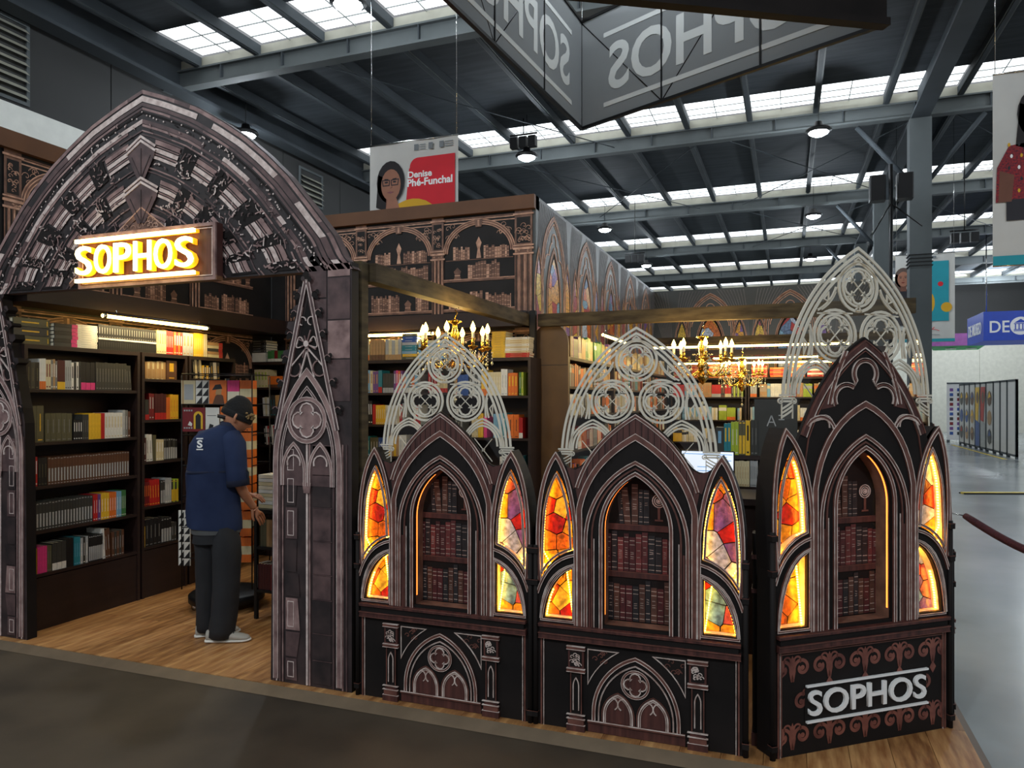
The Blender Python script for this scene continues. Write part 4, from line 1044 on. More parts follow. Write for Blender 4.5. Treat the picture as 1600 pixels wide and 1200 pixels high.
def tracery(loc, rotz, sc, lb):
    e = empty('tracery_screen', loc, rotz, label=lb, cat='acrylic screen')
    outer = q((-.378, -.60), (-.352, -.20), (0, .008), 20); full = [(-.378, -.70)] + outer; full = full + list(reversed(mir(full[:-1])))
    g = Geo(); g.prism([full[::-1]], .0, .0, 'acrylic'); o = g.build('acrylic_sheet', e)
    t = bpy.data.objects.new('silver_tracery', TRM); COL.objects.link(t); t.parent = e; t.location.y = -.004
    e.scale = (sc[0], 1, sc[1]); return e
TRM = TR.mesh('silver_tracery')
tracery((-1.735, YF + .085, Z0 + 1.985), 0, (1.02, 1.0), 'clear screen with silver rose tracery, standing behind the first counter panel')
tracery((-.695, YF + .085, Z0 + 1.985), 0, (1.02, 1.0), 'clear screen with silver rose tracery, in front of the brown end panel')
tracery((.345 - .629 * .045, 3.865 + .777 * .045, Z0 + 2.36), math.atan2(.629, .777), (1.17, 1.17), 'tallest clear tracery screen, rising above the corner counter panel')
tracery((.71, 4.86, Z0 + 1.985), PI / 2, (1.02, 1.0), 'clear tracery screen seen edge-on at the right of the stand')

# ================================================================== BOOKCASES AND BOOKS
def bookcase(name_lb, axis, plane, a0, a1, depth, boards, top, face=1, base=None):
    """axis 'x': front on plane X=plane facing +X, runs along Y; axis 'y': front on Y=plane facing -Y."""
    if axis == 'x': e = empty('bookcase', (plane, a0, Z0), PI / 2, label=name_lb, cat='bookcase')
    else: e = empty('bookcase', (a0, plane, Z0), 0, label=name_lb, cat='bookcase')
    w = a1 - a0; T = .025
    for x in (0, w - T):
        g = Geo(); g.box(x, x + T, 0, depth, 0, top - Z0, 'espresso'); g.build('side_panel', e)
    g = Geo(); g.box(T, w - T, 0, depth, top - Z0 - .03, top - Z0, 'espresso'); g.build('top_board', e)
    g = Geo(); g.box(T, w - T, depth - .012, depth, 0, top - Z0 - .03, 'espresso'); g.build('back_panel', e)
    for z in boards: g = Geo(); g.box(T, w - T, .005, depth - .012, z - Z0 - .022, z - Z0, 'espresso'); g.build('shelf', e)
    g = Geo(); g.box(T, w - T, .01, .03, 0, (base or (min(boards) - .03)) - Z0, 'espresso'); g.build('plinth', e)
    return e
C = dict(black=(26, 26, 27), charcoal=(58, 58, 54), grey=(120, 120, 116), white=(226, 224, 214), cream=(214, 200, 158), yellow=(232, 184, 44), orange=(222, 112, 38), red=(186, 34, 32), crimson=(120, 24, 30), pink=(222, 60, 128), purple=(112, 72, 132), blue=(44, 78, 142), teal=(40, 126, 138), green=(64, 120, 66), lime=(164, 184, 52), brown=(96, 62, 42), tan=(176, 138, 92), olive=(92, 88, 62), skyblue=(120, 168, 198), darkred=(76, 26, 28), silver=(168, 170, 168))
for k, c in C.items(): mat('cover_' + k, c, .42, var=.1, scale=9)
BM = {}
def book_mesh(style, col, acc):
    k = (style, col, acc)
    if k in BM: return BM[k]
    g = Geo(); m = 'cover_' + col; a = 'cover_' + acc
    g.box(0, 1, 0, .04, 0, 1, m); g.box(0, .09, .04, 1, 0, 1, m); g.box(.91, 1, .04, 1, 0, 1, m); g.box(.09, .91, .04, .97, .012, .985, 'page')
    f = lambda x0, x1, z0, z1, mm=a: g.add([(x0, -.004, z0), (x1, -.004, z0), (x1, -.004, z1), (x0, -.004, z1)], [(0, 1, 2, 3)], mm)
    if style == 'band': f(.0, 1, .62, .84)
    elif style == 'foot': f(0, 1, 0, .26)
    elif style == 'half': f(.1, .9, .04, .58); f(.2, .8, .93, .965)
    elif style == 'dots': f(.2, .8, .94, .965); f(.2, .8, .03, .055); f(.22, .78, .12, .6)
    elif style == 'title': f(.3, .7, .42, .86); f(.25, .75, .06, .11)
    elif style == 'line': f(.42, .58, .3, .78); f(.2, .8, .05, .08)
    elif style == 'tri': f(0, 1, .0, .33); f(0, 1, .66, 1.)
    BM[k] = g.mesh('book'); return BM[k]
BOOKS = []    # (area, matrix, mesh, label, group)
ORD = ['first', 'second', 'third', 'fourth', 'fifth', 'sixth', 'seventh', 'eighth', 'ninth', 'tenth'] + ['%dth' % i for i in range(11, 21)] + ['21st', '22nd', '23rd'] + ['%dth' % i for i in range(24, 31)] + ['31st', '32nd', '33rd'] + ['%dth' % i for i in range(34, 41)] + ['41st', '42nd', '43rd'] + ['%dth' % i for i in range(44, 60)]
CN = dict(lime='lime green', darkred='dark red', skyblue='sky blue', charcoal='charcoal grey', silver='silver grey')
def add_book(pos, w, d, h, axis, lean, flat, mesh, lb, group):
    R = Matrix.Rotation(PI / 2, 4, 'Z') if axis == 'x' else Matrix.Identity(4)
    if flat: L = Matrix(((0, 0, -1, 0), (0, 1, 0, 0), (1, 0, 0, 0), (0, 0, 0, 1)))     # thickness up, length along the shelf
    else: L = Matrix.Rotation(lean, 4, 'Y')
    M_ = Matrix.Translation(pos) @ R @ L @ Matrix.Diagonal((w, d, h, 1))
    t = pos[0] * FW[0] + pos[1] * FW[1]
    obl = (abs(dr(800 + FPX * (pos[0] * RT[0] + pos[1] * RT[1]) / t)[0]) if axis == 'x' else abs(dr(800 + FPX * (pos[0] * RT[0] + pos[1] * RT[1]) / t)[1]))
    BOOKS.append((w * h * obl / t / t, M_, mesh, lb, group))
SEEN = {}
def row(axis, plane, z, shelf, runs, setback=.015, depth=.16):
    """runs: (px0, px1, count, height, colours, style, accent, lean) -- px read off the photograph on the shelf's plane"""
    rng = random.Random(hash((round(z, 3), plane)) & 255); idx = 0
    for r_ in runs:
        px0, px1, n, h, cols, style, acc = r_[:7]; lean = r_[7] if len(r_) > 7 else 0
        f = (lambda p: on_x(p, 600, plane)[0]) if axis == 'x' else (lambda p: on_y(p, 600, plane)[0])
        a, b = f(px0), f(px1); w = (b - a) / n; cols = cols if isinstance(cols, (list, tuple)) else [cols]
        for i in range(n):
            c = cols[i % len(cols)]; ac = acc if isinstance(acc, str) else acc[i % len(acc)]; hh = h * rng.uniform(.975, 1.) if len(cols) == 1 else h * rng.uniform(.92, 1.)
            dd = depth * rng.uniform(.92, 1.); s = a + i * w
            pos = (plane - setback, s, z + .001) if axis == 'x' else (s, plane + setback, z + .001)
            lb = '%s book, %s from left on %s' % (CN.get(c, c), ORD[min(idx, 58)], shelf)
            add_book(pos, w * .96, dd, hh, axis, lean, False, book_mesh(style, c, ac), lb, 'books on ' + shelf); idx += 1
def stack(axis, plane, z, px0, px1, n, th, col, style, acc, where, setback=.02, depth=.2):
    f = (lambda p: on_x(p, 600, plane)[0]) if axis == 'x' else (lambda p: on_y(p, 600, plane)[0])
    a, b = f(px0), f(px1); cols = col if isinstance(col, (list, tuple)) else [col]; rng = random.Random(int(px0))
    for i in range(n):
        c = cols[i % len(cols)]; j = rng.uniform(-.006, .006)
        pos = (plane - setback, b + j, z + i * th + .001) if axis == 'x' else (b + j, plane + setback, z + i * th + .001)
        lb = "%s flat book, %s from bottom of %s" % (CN.get(c, c), ORD[i], where)
        add_book(pos, th * .95, depth, b - a, axis, 0, True, book_mesh(style, c, acc), lb, where)
XB = -4.94
bd1 = [.44, .745, 1.06, 1.37, 1.746]
ya = lambda px: on_x(px, 600, XB)[0]
bookcase('dark left bookcase nearest the entrance, five rows, mostly black book series', 'x', XB, 3.58, ya(219), .34, bd1, 2.06)
bd2 = [.457, .79, 1.16, 1.505, 1.844]
bookcase('narrow dark bookcase to the right of the wide left one', 'x', XB, ya(222), ya(293), .34, bd2, 2.06)
bookcase('dark bookcase in the far left corner behind the magazine rack', 'x', XB, ya(296), ya(368), .34, [.46, .8, 1.16, 1.51, 1.86], 2.06)
A = '%s shelf of the wide left bookcase'
row('x', XB, bd1[4], A % 'top', [(44, 64, 3, .2, ['black', 'charcoal'], 'line', 'olive'), (64, 74, 3, .22, ['white'], 'foot', 'orange'), (74, 82, 2, .215, ['cream'], 'title', 'crimson'), (82, 92, 3, .22, ['grey', 'tan'], 'title', 'white'), (92, 104, 5, .215, ['darkred'], 'foot', 'yellow'), (104, 114, 3, .215, 'silver', 'line', 'charcoal'), (114, 129, 4, .215, ['white', 'charcoal'], 'title', 'black'),
    (129, 151, 3, .21, 'black', 'foot', 'pink'), (152, 200, 11, .215, 'charcoal', 'line', 'grey'), (200, 208, 2, .2, 'charcoal', 'line', 'grey', -.06)])
row('x', XB, bd1[3], A % 'second', [(44, 48, 1, .25, 'olive', 'line', 'tan'), (48, 71, 2, .26, 'olive', 'line', 'yellow'), (73, 115, 5, .205, 'olive', 'line', 'grey'), (117, 131, 4, .155, 'black', 'title', 'white'), (131, 141, 3, .19, 'charcoal', 'line', 'grey'), (141, 160, 4, .2, 'yellow', 'plain', 'grey'), (160, 166, 2, .2, 'red', 'plain', 'white'), (166, 194, 6, .2, 'white', 'title', 'cream'), (194, 206, 3, .22, ['silver', 'grey', 'brown'], 'line', 'white')])
row('x', XB, bd1[2], A % 'middle', [(43, 61, 5, .215, ['red', 'crimson'], 'title', 'white'), (62, 76, 3, .2, 'black', 'line', 'olive'), (77, 204, 29, .2, 'brown', 'dots', 'silver')])
row('x', XB, bd1[1], A % 'fourth', [(43, 147, 22, .2, 'charcoal', 'dots', 'silver'), (148, 155, 2, .205, 'red', 'line', 'white'), (155, 160, 1, .205, 'purple', 'line', 'white'), (160, 173, 3, .205, 'yellow', 'line', 'white'), (173, 184, 3, .205, 'orange', 'line', 'white'), (184, 192, 2, .205, 'skyblue', 'line', 'white'), (192, 199, 3, .205, 'green', 'line', 'white')])
row('x', XB, bd1[0], A % 'bottom', [(43, 48, 2, .15, 'purple', 'line', 'white'), (48, 61, 4, .185, 'yellow', 'plain', 'white'), (60, 76, 4, .19, 'pink', 'plain', 'white'), (76, 83, 2, .19, 'olive', 'line', 'grey'), (84, 106, 3, .2, 'charcoal', 'foot', 'white'), (106, 117, 3, .21, 'black', 'line', 'black'), (118, 128, 3, .21, 'teal', 'line', 'skyblue'), (128, 140, 3, .2, ['silver', 'charcoal'], 'line', 'white'), (141, 163, 7, .2, 'black', 'half', 'silver'), (163, 175, 3, .235, ['white', 'brown', 'brown'], 'line', 'silver', -.05), (177, 196, 5, .2, ['brown', 'charcoal'], 'line', 'silver')])
A = '%s shelf of the narrow bookcase'
row('x', XB, bd2[4], A % 'top', [(229, 261, 9, .155, ['tan', 'cream'], 'half', 'tan'), (262, 279, 1, .165, 'brown', 'title', 'yellow')], depth=.13)
row('x', XB, bd2[3], A % 'second', [(229, 235, 2, .17, 'charcoal', 'foot', 'red'), (235, 243, 2, .22, 'crimson', 'title', 'silver'), (244, 262, 4, .22, ['darkred'], 'foot', 'red'), (262, 268, 2, .19, 'orange', 'plain', 'white'), (268, 281, 3, .215, 'yellow', 'line', 'orange')])
row('x', XB, bd2[2], A % 'middle', [(226, 231, 1, .2, 'darkred', 'line', 'white'), (231, 241, 2, .225, 'white', 'line', 'grey', -.05), (241, 246, 1, .22, 'olive', 'plain', 'white'), (246, 258, 3, .18, 'cream', 'title', 'white'), (258, 279, 6, .185, ['charcoal', 'black'], 'half', 'silver')])
row('x', XB, bd2[1], A % 'fourth', [(224, 236, 4, .2, 'crimson', 'title', 'orange'), (236, 252, 4, .215, 'red', 'line', 'yellow', -.03), (253, 260, 2, .2, 'charcoal', 'half', 'silver'), (260, 270, 3, .215, 'silver', 'line', 'white'), (270, 281, 4, .2, ['charcoal', 'lime'], 'half', 'yellow')])
row('x', XB, bd2[0], A % 'bottom', [(222, 229, 2, .17, 'yellow', 'dots', 'black'), (229, 254, 4, .225, 'black', 'line', 'grey'), (254, 270, 4, .21, 'black', 'half', 'silver'), (270, 278, 2, .16, 'charcoal', 'line', 'silver')])
row('x', XB, 1.86, 'the far left corner bookcase', [(304, 318, 4, .2, ['black', 'cream'], 'line', 'cream', -.08), (318, 331, 4, .13, ['yellow', 'black'], 'title', 'white'), (331, 346, 3, .16, ['charcoal', 'white'], 'line', 'yellow', -.06)])
T = 2.061
stack('x', XB, T, 30, 86, 3, .062, ['olive', 'charcoal'], 'line', 'yellow', 'the big dark stack on the left bookcase', .05, .26)
stack('x', XB, T, 88, 124, 6, .028, ['charcoal', 'black'], 'foot', 'pink', 'the black and pink stack on the left bookcase')
stack('x', XB, T, 122, 155, 10, .0175, 'white', 'line', 'silver', 'the white stack on the left bookcase')
row('x', XB, T + .0, 'the top board, lower black layer', [(156, 246, 26, .075, 'black', 'line', 'charcoal')])
stack('x', XB, T + .076, 156, 246, 1, .014, 'white', 'plain', 'white', 'the black run', .01, .17)
row('x', XB, T + .092, 'the top board, upper black layer', [(156, 246, 24, .1, 'black', 'line', 'silver')])
row('x', XB, T, 'the top boards right of the black run', [(247, 262, 4, .2, 'cream', 'title', 'tan'), (262, 273, 4, .2, 'red', 'line', 'white'), (274, 287, 4, .2, ['orange', 'red'], 'title', 'white'), (288, 304, 3, .2, 'silver', 'title', 'tan'), (305, 320, 5, .21, 'yellow', 'line', 'cream'), (320, 326, 2, .21, 'cream', 'line', 'white')])
stack('x', XB, T, 327, 350, 5, .028, ['cream', 'tan', 'charcoal'], 'foot', 'red', 'the small stack past the yellow books')
# room A back bookcases (front faces -Y)
YS = 6.3
xa = lambda px: on_y(px, 600, YS)[0]
YS_t = YS
bookcase('dark bookcase in the back corner behind the man', 'y', YS, xa(392), xa(478), .3, [.5, .86, 1.2, 1.5, 1.8], 2.07)
bookcase('dark bookcase behind the right entrance pillar', 'y', YS, xa(480), xa(560) + .0, .3, [.5, .86, 1.2, 1.5, 1.8], 2.07)
bdL = [.6, 1.12, 1.43, 1.74]; bdR = [.6, .96, 1.32, 1.71]
bookcase('dark back bookcase left of the first chandelier', 'y', YS, xa(562), xa(703), .3, bdL, 2.06)
bookcase('dark back bookcase right of the first chandelier, beside the brown end panel', 'y', YS, xa(705), xa(829), .3, bdR, 2.06)
A = 'the %s shelf of the back corner bookcase'
stack('y', YS, 2.07, 385, 413, 4, .024, 'white', 'plain', 'silver', 'the white stack on the back corner bookcase'); stack('y', YS, 2.17, 388, 413, 5, .026, ['charcoal', 'black'], 'line', 'silver', 'the dark stack in the back corner')
row('y', YS, 2.07, 'the top of the back corner bookcase', [(417, 443, 5, .12, ['green', 'green', 'crimson'], 'foot', 'white'), (448, 476, 5, .16, ['olive', 'green'], 'line', 'white')])
row('y', YS, 1.8, A % 'top', [(397, 417, 4, .19, 'cream', 'title', 'lime', -.05), (418, 440, 6, .12, 'orange', 'foot', 'brown'), (442, 474, 8, .17, ['brown', 'orange'], 'line', 'tan')])
row('y', YS, 1.5, A % 'second', [(410, 420, 3, .2, ['white', 'cream'], 'line', 'silver', -.06), (421, 430, 2, .22, 'charcoal', 'line', 'teal', -.06), (430, 440, 2, .22, 'tan', 'plain', 'white', -.06), (442, 474, 8, .2, ['blue', 'red', 'white'], 'line', 'tan')])
row('y', YS, 1.2, A % 'middle', [(412, 430, 6, .21, ['black', 'white', 'red'], 'title', 'white', -.08)])
A = 'the %s shelf of the left back bookcase'
row('y', YS, bdL[3], A % 'top', [(563, 573, 2, .225, ['tan', 'skyblue'], 'line', 'white'), (573, 590, 4, .225, ['skyblue', 'cream', 'purple', 'purple'], 'title', 'tan'), (590, 596, 1, .225, 'teal', 'foot', 'red'), (597, 614, 4, .19, 'charcoal', 'foot', 'silver'), (614, 628, 4, .22, ['purple', 'rose' if 'rose' in C else 'pink', 'orange'], 'title', 'white'), (628, 656, 6, .19, ['orange', 'skyblue', 'grey'], 'foot', 'white'), (668, 681, 3, .2, ['red', 'crimson'], 'line', 'white'), (682, 700, 4, .16, 'cream', 'foot', 'red')])
row('y', YS, bdL[2], A % 'middle', [(563, 568, 2, .2, 'red', 'line', 'white'), (568, 581, 4, .235, 'black', 'title', 'white', -.03), (581, 586, 1, .2, 'red', 'plain', 'white'), (586, 601, 5, .19, 'yellow', 'line', 'white'), (601, 623, 7, .19, ['cream', 'white'], 'line', 'silver'), (623, 632, 2, .21, ['red', 'silver'], 'line', 'white'), (645, 656, 3, .2, ['white', 'red'], 'foot', 'red')])
row('y', YS, bdL[1], A % 'lower', [(563, 576, 5, .19, ['teal'], 'line', 'white'), (577, 590, 3, .18, 'olive', 'line', 'white'), (590, 604, 4, .18, 'blue', 'line', 'white'), (606, 622, 4, .2, ['yellow', 'tan'], 'plain', 'white'), (622, 634, 2, .21, 'white', 'line', 'silver'), (640, 700, 16, .2, ['blue', 'grey', 'red'], 'line', 'white')])
A = 'the %s shelf of the right back bookcase'
row('y', YS, bdR[3], A % 'top', [(706, 713, 2, .16, 'tan', 'foot', 'orange'), (714, 731, 3, .2, 'blue', 'plain', 'white'), (732, 750, 4, .21, ['charcoal', 'silver'], 'line', 'white'), (751, 760, 2, .24, 'yellow', 'foot', 'orange'), (762, 782, 5, .22, 'cream', 'line', 'white'), (782, 792, 2, .245, 'white', 'line', 'silver'), (793, 808, 3, .21, 'orange', 'title', 'yellow'), (810, 817, 2, .23, ['green', 'lime'], 'line', 'white')])
row('y', YS, bdR[2], A % 'middle', [(706, 722, 4, .2, ['charcoal', 'grey'], 'line', 'white'), (736, 746, 2, .18, 'cream', 'line', 'tan'), (746, 754, 2, .23, 'yellow', 'plain', 'orange'), (755, 760, 1, .2, 'pink', 'plain', 'white'), (770, 783, 2, .225, ['skyblue'], 'plain', 'white'), (783, 791, 1, .23, 'teal', 'line', 'white'), (792, 802, 1, .22, 'orange', 'line', 'brown'), (802, 810, 1, .22, 'orange', 'line', 'brown'), (810, 816, 2, .19, 'red', 'foot', 'white')])
row('y', YS, bdR[1], A % 'lower', [(780, 806, 7, .2, ['white', 'silver'], 'line', 'grey'), (806, 816, 3, .2, ['teal', 'skyblue'], 'line', 'white')])
row('y', YS, 2.061, 'the top board behind the first chandelier', [(563, 576, 2, .205, ['cream'], 'foot', 'orange'), (577, 600, 5, .205, 'tan', 'foot', 'brown'), (601, 626, 5, .21, ['silver', 'cream'], 'foot', 'tan')])
stack('y', YS, 2.061, 627, 650, 9, .028, ['olive', 'yellow', 'skyblue', 'teal', 'teal', 'silver', 'blue', 'blue'], 'line', 'silver', 'the blue and teal stack')
stack('y', YS, 2.061, 652, 700, 6, .03, ['skyblue', 'cream'], 'line', 'silver', 'the pale stack by the chandelier')
stack('y', YS, 2.061, 767, 788, 11, .022, 'yellow', 'line', 'tan', 'the tall yellow stack')
stack('y', YS, 2.061, 788, 825, 9, .0205, ['red', 'red', 'cream', 'white', 'cream', 'white', 'cream', 'cream', 'white'], 'line', 'tan', 'the white and red stack')
# brown rounded end panel + bookcases along the print wall of room B
e = empty('end_panel', (-2.09, YA - .02, Z0), label='tall brown end panel with rounded top, between the two back rooms', cat='panel')
rp = [(-.17, 0), (.175, 0), (.175, 2.16)] + q((.175, 2.16), (.17, 2.33), (0, 2.35), 8)[1:] + q((0, 2.35), (-.17, 2.33), (-.17, 2.16), 8)[1:]
g = Geo(); g.prism([rp], 0, .03, 'espresso_end'); g.build('board', e); g = Geo(); g.box(-.17, .175, -.003, 0, 1.955, 1.962, 'espresso'); g.build('joint', e)
XR = -1.92
bdB = [.5, .84, 1.18, 1.52, 1.80]
yr = [YA + .03, 8.6, 10.6, 12.6]
for i in range(3):
    bookcase('%s dark bookcase along the stained glass print wall' % ('nearest', 'middle', 'farthest')[i], 'x', XR, yr[i], yr[i + 1], .3, bdB, 2.08)
pxr = lambda Y: 800 + FPX * (XR * RT[0] + Y * RT[1]) / (XR * FW[0] + Y * FW[1])
def fill(axis, plane, z, shelf, a0, a1, cols, h, rng):
    a = a0
    f = pxr if axis == 'x' else None
    runs = []
    while a < a1 - .06:
        n = rng.randint(2, 6); w = rng.uniform(.022, .036); L = min(n * w, a1 - a); c = rng.choice(cols); n = max(1, int(L / w))
        if axis == 'x': runs.append((pxr(a), pxr(a + n * w), n, h * rng.uniform(.8, 1), [c, rng.choice(cols)] if rng.random() < .4 else [c], rng.choice(['line', 'title', 'foot', 'band', 'plain']), rng.choice(['white', 'cream', 'orange', 'silver', 'black']), rng.choice([0, 0, -.12])))
        else:
            pf_ = lambda X_: 800 + FPX * (X_ * RT[0] + plane * RT[1]) / (X_ * FW[0] + plane * FW[1])
            runs.append((pf_(a), pf_(a + n * w), n, h * rng.uniform(.8, 1), [c, rng.choice(cols)] if rng.random() < .5 else [c], rng.choice(['line', 'title', 'foot', 'band', 'plain']), rng.choice(['white', 'cream', 'orange', 'silver', 'black'])))
        a += n * w + (rng.uniform(.0, .12) if rng.random() < .25 else .004)
    row(axis, plane, z, shelf, runs)
rg = random.Random(31); SN = ['lowest', 'fourth', 'third', 'second', 'top']
for i in range(3):
    for k in (1, 2, 3, 4):
        fill('x', XR, bdB[k], 'the %s shelf of the %s print wall bookcase' % (SN[k], ('nearest', 'middle', 'farthest')[i]), yr[i] + .05, yr[i + 1] - .08, [['white', 'charcoal', 'cream', 'silver', 'orange'], ['orange', 'grey', 'crimson', 'charcoal', 'purple', 'teal', 'tan'], ['orange', 'crimson', 'white', 'grey', 'charcoal']][k % 3], .23, rg)
for i in range(3): fill('x', XR, 2.081, 'the top of the %s print wall bookcase' % ('nearest', 'middle', 'farthest')[i], yr[i] + .1, yr[i + 1] - .1, [['cream', 'purple', 'tan', 'green'], ['orange', 'tan', 'cream'], ['cream', 'tan']][i], .24, rg)
YR = YB - .36
xe = [-1.9, -.62, .62, 1.44]
pf2 = lambda X_: 800 + FPX * (X_ * RT[0] + YR * RT[1]) / (X_ * FW[0] + YR * FW[1])
for i in range(3):
    nm = ('left', 'middle', 'right')[i]
    bookcase('dark %s bookcase at the back wall of the second room' % nm, 'y', YR, xe[i], xe[i + 1] - .02, .32, [.5, .95, 1.33, 1.72], 2.05)
    for k, z in enumerate((.5, .95, 1.33, 1.72)):
        if k: fill('y', YR, z, 'the %s shelf of the %s far back bookcase' % (SN[k + 1], nm), xe[i] + .04, xe[i + 1] - .06, [['white', 'silver', 'skyblue', 'green'], ['white', 'cream', 'skyblue', 'silver', 'yellow', 'white', 'tan'], ['white', 'lime', 'silver', 'skyblue', 'cream', 'cream', 'white'], ['red', 'white', 'lime', 'silver', 'skyblue', 'tan', 'charcoal', 'green']][k], .26, rg)
    for s_ in range(4):
        xx = xe[i] + .06 + s_ * .29
        if xx + .26 > xe[i + 1]: break
        stack('y', YR, 2.051, pf2(xx), pf2(xx + .25), rg.randint(4, 8), .032, rg.choice([['orange', 'red'], ['orange', 'orange', 'cream'], ['red', 'white'], ['red', 'tan', 'red']]), 'line', 'cream', '%s stack on top of the %s far back bookcase' % (ORD[s_], nm))
# low freestanding case with the big green and yellow volumes
YM = 5.75
xm = lambda px: on_y(px, 600, YM)[0]
bookcase('low dark bookcase with green and yellow volumes behind the middle panel', 'y', YM, xm(1112), xm(1262), .26, [.55, .8, 1.02], 1.255)
row('y', YM, 1.256, 'the top of the low bookcase', [(1118, 1131, 1, .21, 'charcoal', 'title', 'skyblue'), (1131, 1142, 2, .24, 'teal', 'title', 'yellow'), (1142, 1154, 2, .25, 'lime', 'line', 'white'), (1154, 1165, 2, .255, 'olive', 'half', 'yellow'), (1165, 1172, 1, .265, 'yellow', 'title', 'black'), (1173, 1184, 2, .265, 'charcoal', 'line', 'grey')])
row('y', YM, 1.021, 'the upper shelf of the low bookcase', [(1146, 1171, 6, .195, 'cream', 'line', 'tan'), (1172, 1184, 4, .2, 'silver', 'line', 'charcoal'), (1186, 1255, 12, .19, ['cream', 'olive', 'charcoal'], 'line', 'tan')])
row('y', YM, .801, 'the lower shelf of the low bookcase', [(1118, 1180, 12, .19, ['red', 'charcoal', 'cream'], 'line', 'tan')])
e = empty('display_book', (xm(1212), YM + .02, 1.256), label='big dark grey book standing face out on the low bookcase', cat='book')
g = Geo(); g.box(-.15, .15, 0, .02, 0, .42, 'cover_charcoal'); g.box(-.148, .148, .02, .05, .005, .415, 'page'); g.box(-.15, .15, .05, .06, 0, .42, 'cover_charcoal'); g.build('cover', e)
g = Geo()
for a_, b_ in (((-.06, .22), (-.03, .3)), ((-.03, .3), (0, .22)), ((-.045, .25), (-.015, .25)), ((.02, .3), (.07, .3)), ((.02, .27), (.06, .27)), ((-.04, .16), (.04, .16)), ((-.04, .16), (-.04, .09)), ((.04, .16), (.04, .09))): g.strip([a_, b_], .008, -.002, 0, 'cover_silver')
g.build('cover_print', e)

# emit books: the 300 that show largest are things, the rest one object
BOOKS.sort(key=lambda b: -b[0])
for a_, M_, me, lb, grp in BOOKS[:300]:
    while len(lb.split()) > 16: lb = lb.replace('the ', '', 1)
    o = bpy.data.objects.new('book', me); COL.objects.link(o); o.matrix_world = M_; tag(o, lb, 'book', grp)
g = Geo()
for a_, M_, me, lb, grp in BOOKS[300:]:
    vs = [M_ @ v.co for v in me.vertices]; by = {}
    for p in me.polygons: by.setdefault(p.material_index, []).append(tuple(p.vertices))
    o_ = len(g.v); g.v += [tuple(v) for v in vs]
    for mi_, fs in by.items():
        k = g.mi(me.materials[mi_].name)
        for f in fs: g.f.append([i + o_ for i in f]); g.m.append(k); g.sm.append(False)
o = g.build('book'); tag(o, 'the many small distant books filling the shelves of both rooms', 'books', None, 'stuff')
print('BOOKS', len(BOOKS))
# ================================================================== CHANDELIERS
def chandelier(loc, top, lb, power):
    e = empty('chandelier', loc, label=lb, cat='chandelier')   # loc = centre at candle-cup height
    g = Geo(); g.lathe([(.0, .20), (.05, .195), (.055, .185), (.015, .17), (.02, .14), (.032, .10), (.022, .05), (.018, 0), (.035, -.03), (.05, -.06), (.035, -.09), (.02, -.11), (.045, -.14), (.05, -.17), (.02, -.21), (.0, -.23)], 'brass', 14); g.build('stem', e)
    g = Geo(); pts = [(0, 0, .2), (.0, 0, .22), (.02, 0, .25), (.0, 0, .275)] ; g.tube(pts, .004, 'brass', 6); g.tube([(0, 0, .27), (.012, .0, (.27 + top) / 2), (0, .06, top - .01), (0, .07, top + .06)], .003, 'chrome', 5); g.build('hook', e)
    arm = drop = None; nA = 8
    for k in range(nA):
        a = 2 * PI * k / nA + .2
        if arm is None:
            g = Geo(); p = [(.03, 0, -.10)] + [(.03 + .21 * t, 0, -.10 - .07 * math.sin(t * PI * .9) + .07 * t * t) for t in [i / 9 for i in range(1, 10)]]
            g.tube(p, [.008 - .0004 * i for i in range(10)], 'brass', 8); g.lathe([(.004, -.055), (.012, -.045), (.036, -.03), (.038, -.026), (.01, -.02), (.013, -.016), (.013, .03), (.0, .03)], 'brass', 12, (.245, 0, .02))
            g.lathe([(.011, .03), (.011, .07), (.009, .075)], 'page', 10, (.245, 0, .02)); arm = g.build('arm', e, rotz=a)
            g = Geo(); g.lathe([(.008, .0), (.016, .012), (.019, .026), (.014, .045), (.006, .062), (.0, .075)], 'bulb_glow', 10, (.245, 0, .095)); bulb = g.build('bulb', arm)
            g = Geo()
            for (dx, n_) in ((.245, 5), (.212, 3), (.278, 3), (.15, 2)):
                for j in range(n_): z = -.045 - j * .022; g.lathe([(0, z + .009), (.0065, z), (0, z - .009)], 'crystal', 6, (dx, 0, 0))
                z = -.045 - n_ * .022 - .008; g.lathe([(0, z + .016), (.010, z - .002), (.011, z - .008), (0, z - .02)], 'crystal', 8, (dx, 0, 0))
            drop = g.build('crystal_drop', arm); drop['kind'] = 'stuff'
        else:
            b = same(arm, 'arm', e); b.rotation_euler.z = a; same(bulb, 'bulb', b); same(drop, 'crystal_drop', b)
    g = Geo()
    for k in range(16):
        a = 2 * PI * k / 16
        for t in range(5):
            r_ = .05 + .035 * t; z = .10 - .045 * t - .01 * math.sin(t / 4 * PI) * 3; g.lathe([(0, z + .007), (.005, z), (0, z - .007)], 'crystal', 5, (r_ * math.cos(a), r_ * math.sin(a), 0))
    for j in range(6): z = -.25 - j * .02; g.lathe([(0, z + .009), (.008, z), (0, z - .009)], 'crystal', 6)
    g.lathe([(0, -.37), (.018, -.385), (0, -.415)], 'crystal', 8)
    tag(g.build('crystal_chain', e), kind='stuff')
    for k in range(4):
        a = PI / 2 * k + .4
        l = bpy.data.lights.new('chandelier_glow', 'POINT'); l.energy = power / 4; l.color = (1, .70, .28); l.shadow_soft_size = .03
        lo = bpy.data.objects.new('chandelier_glow', l); lo.parent = e; lo.location = (.245 * math.cos(a), .245 * math.sin(a), .20); COL.objects.link(lo)
chandelier((XC - .025, 4.93, 2.06), .30, 'brass candle chandelier with crystals, in front of the first back room, the left one', 13)
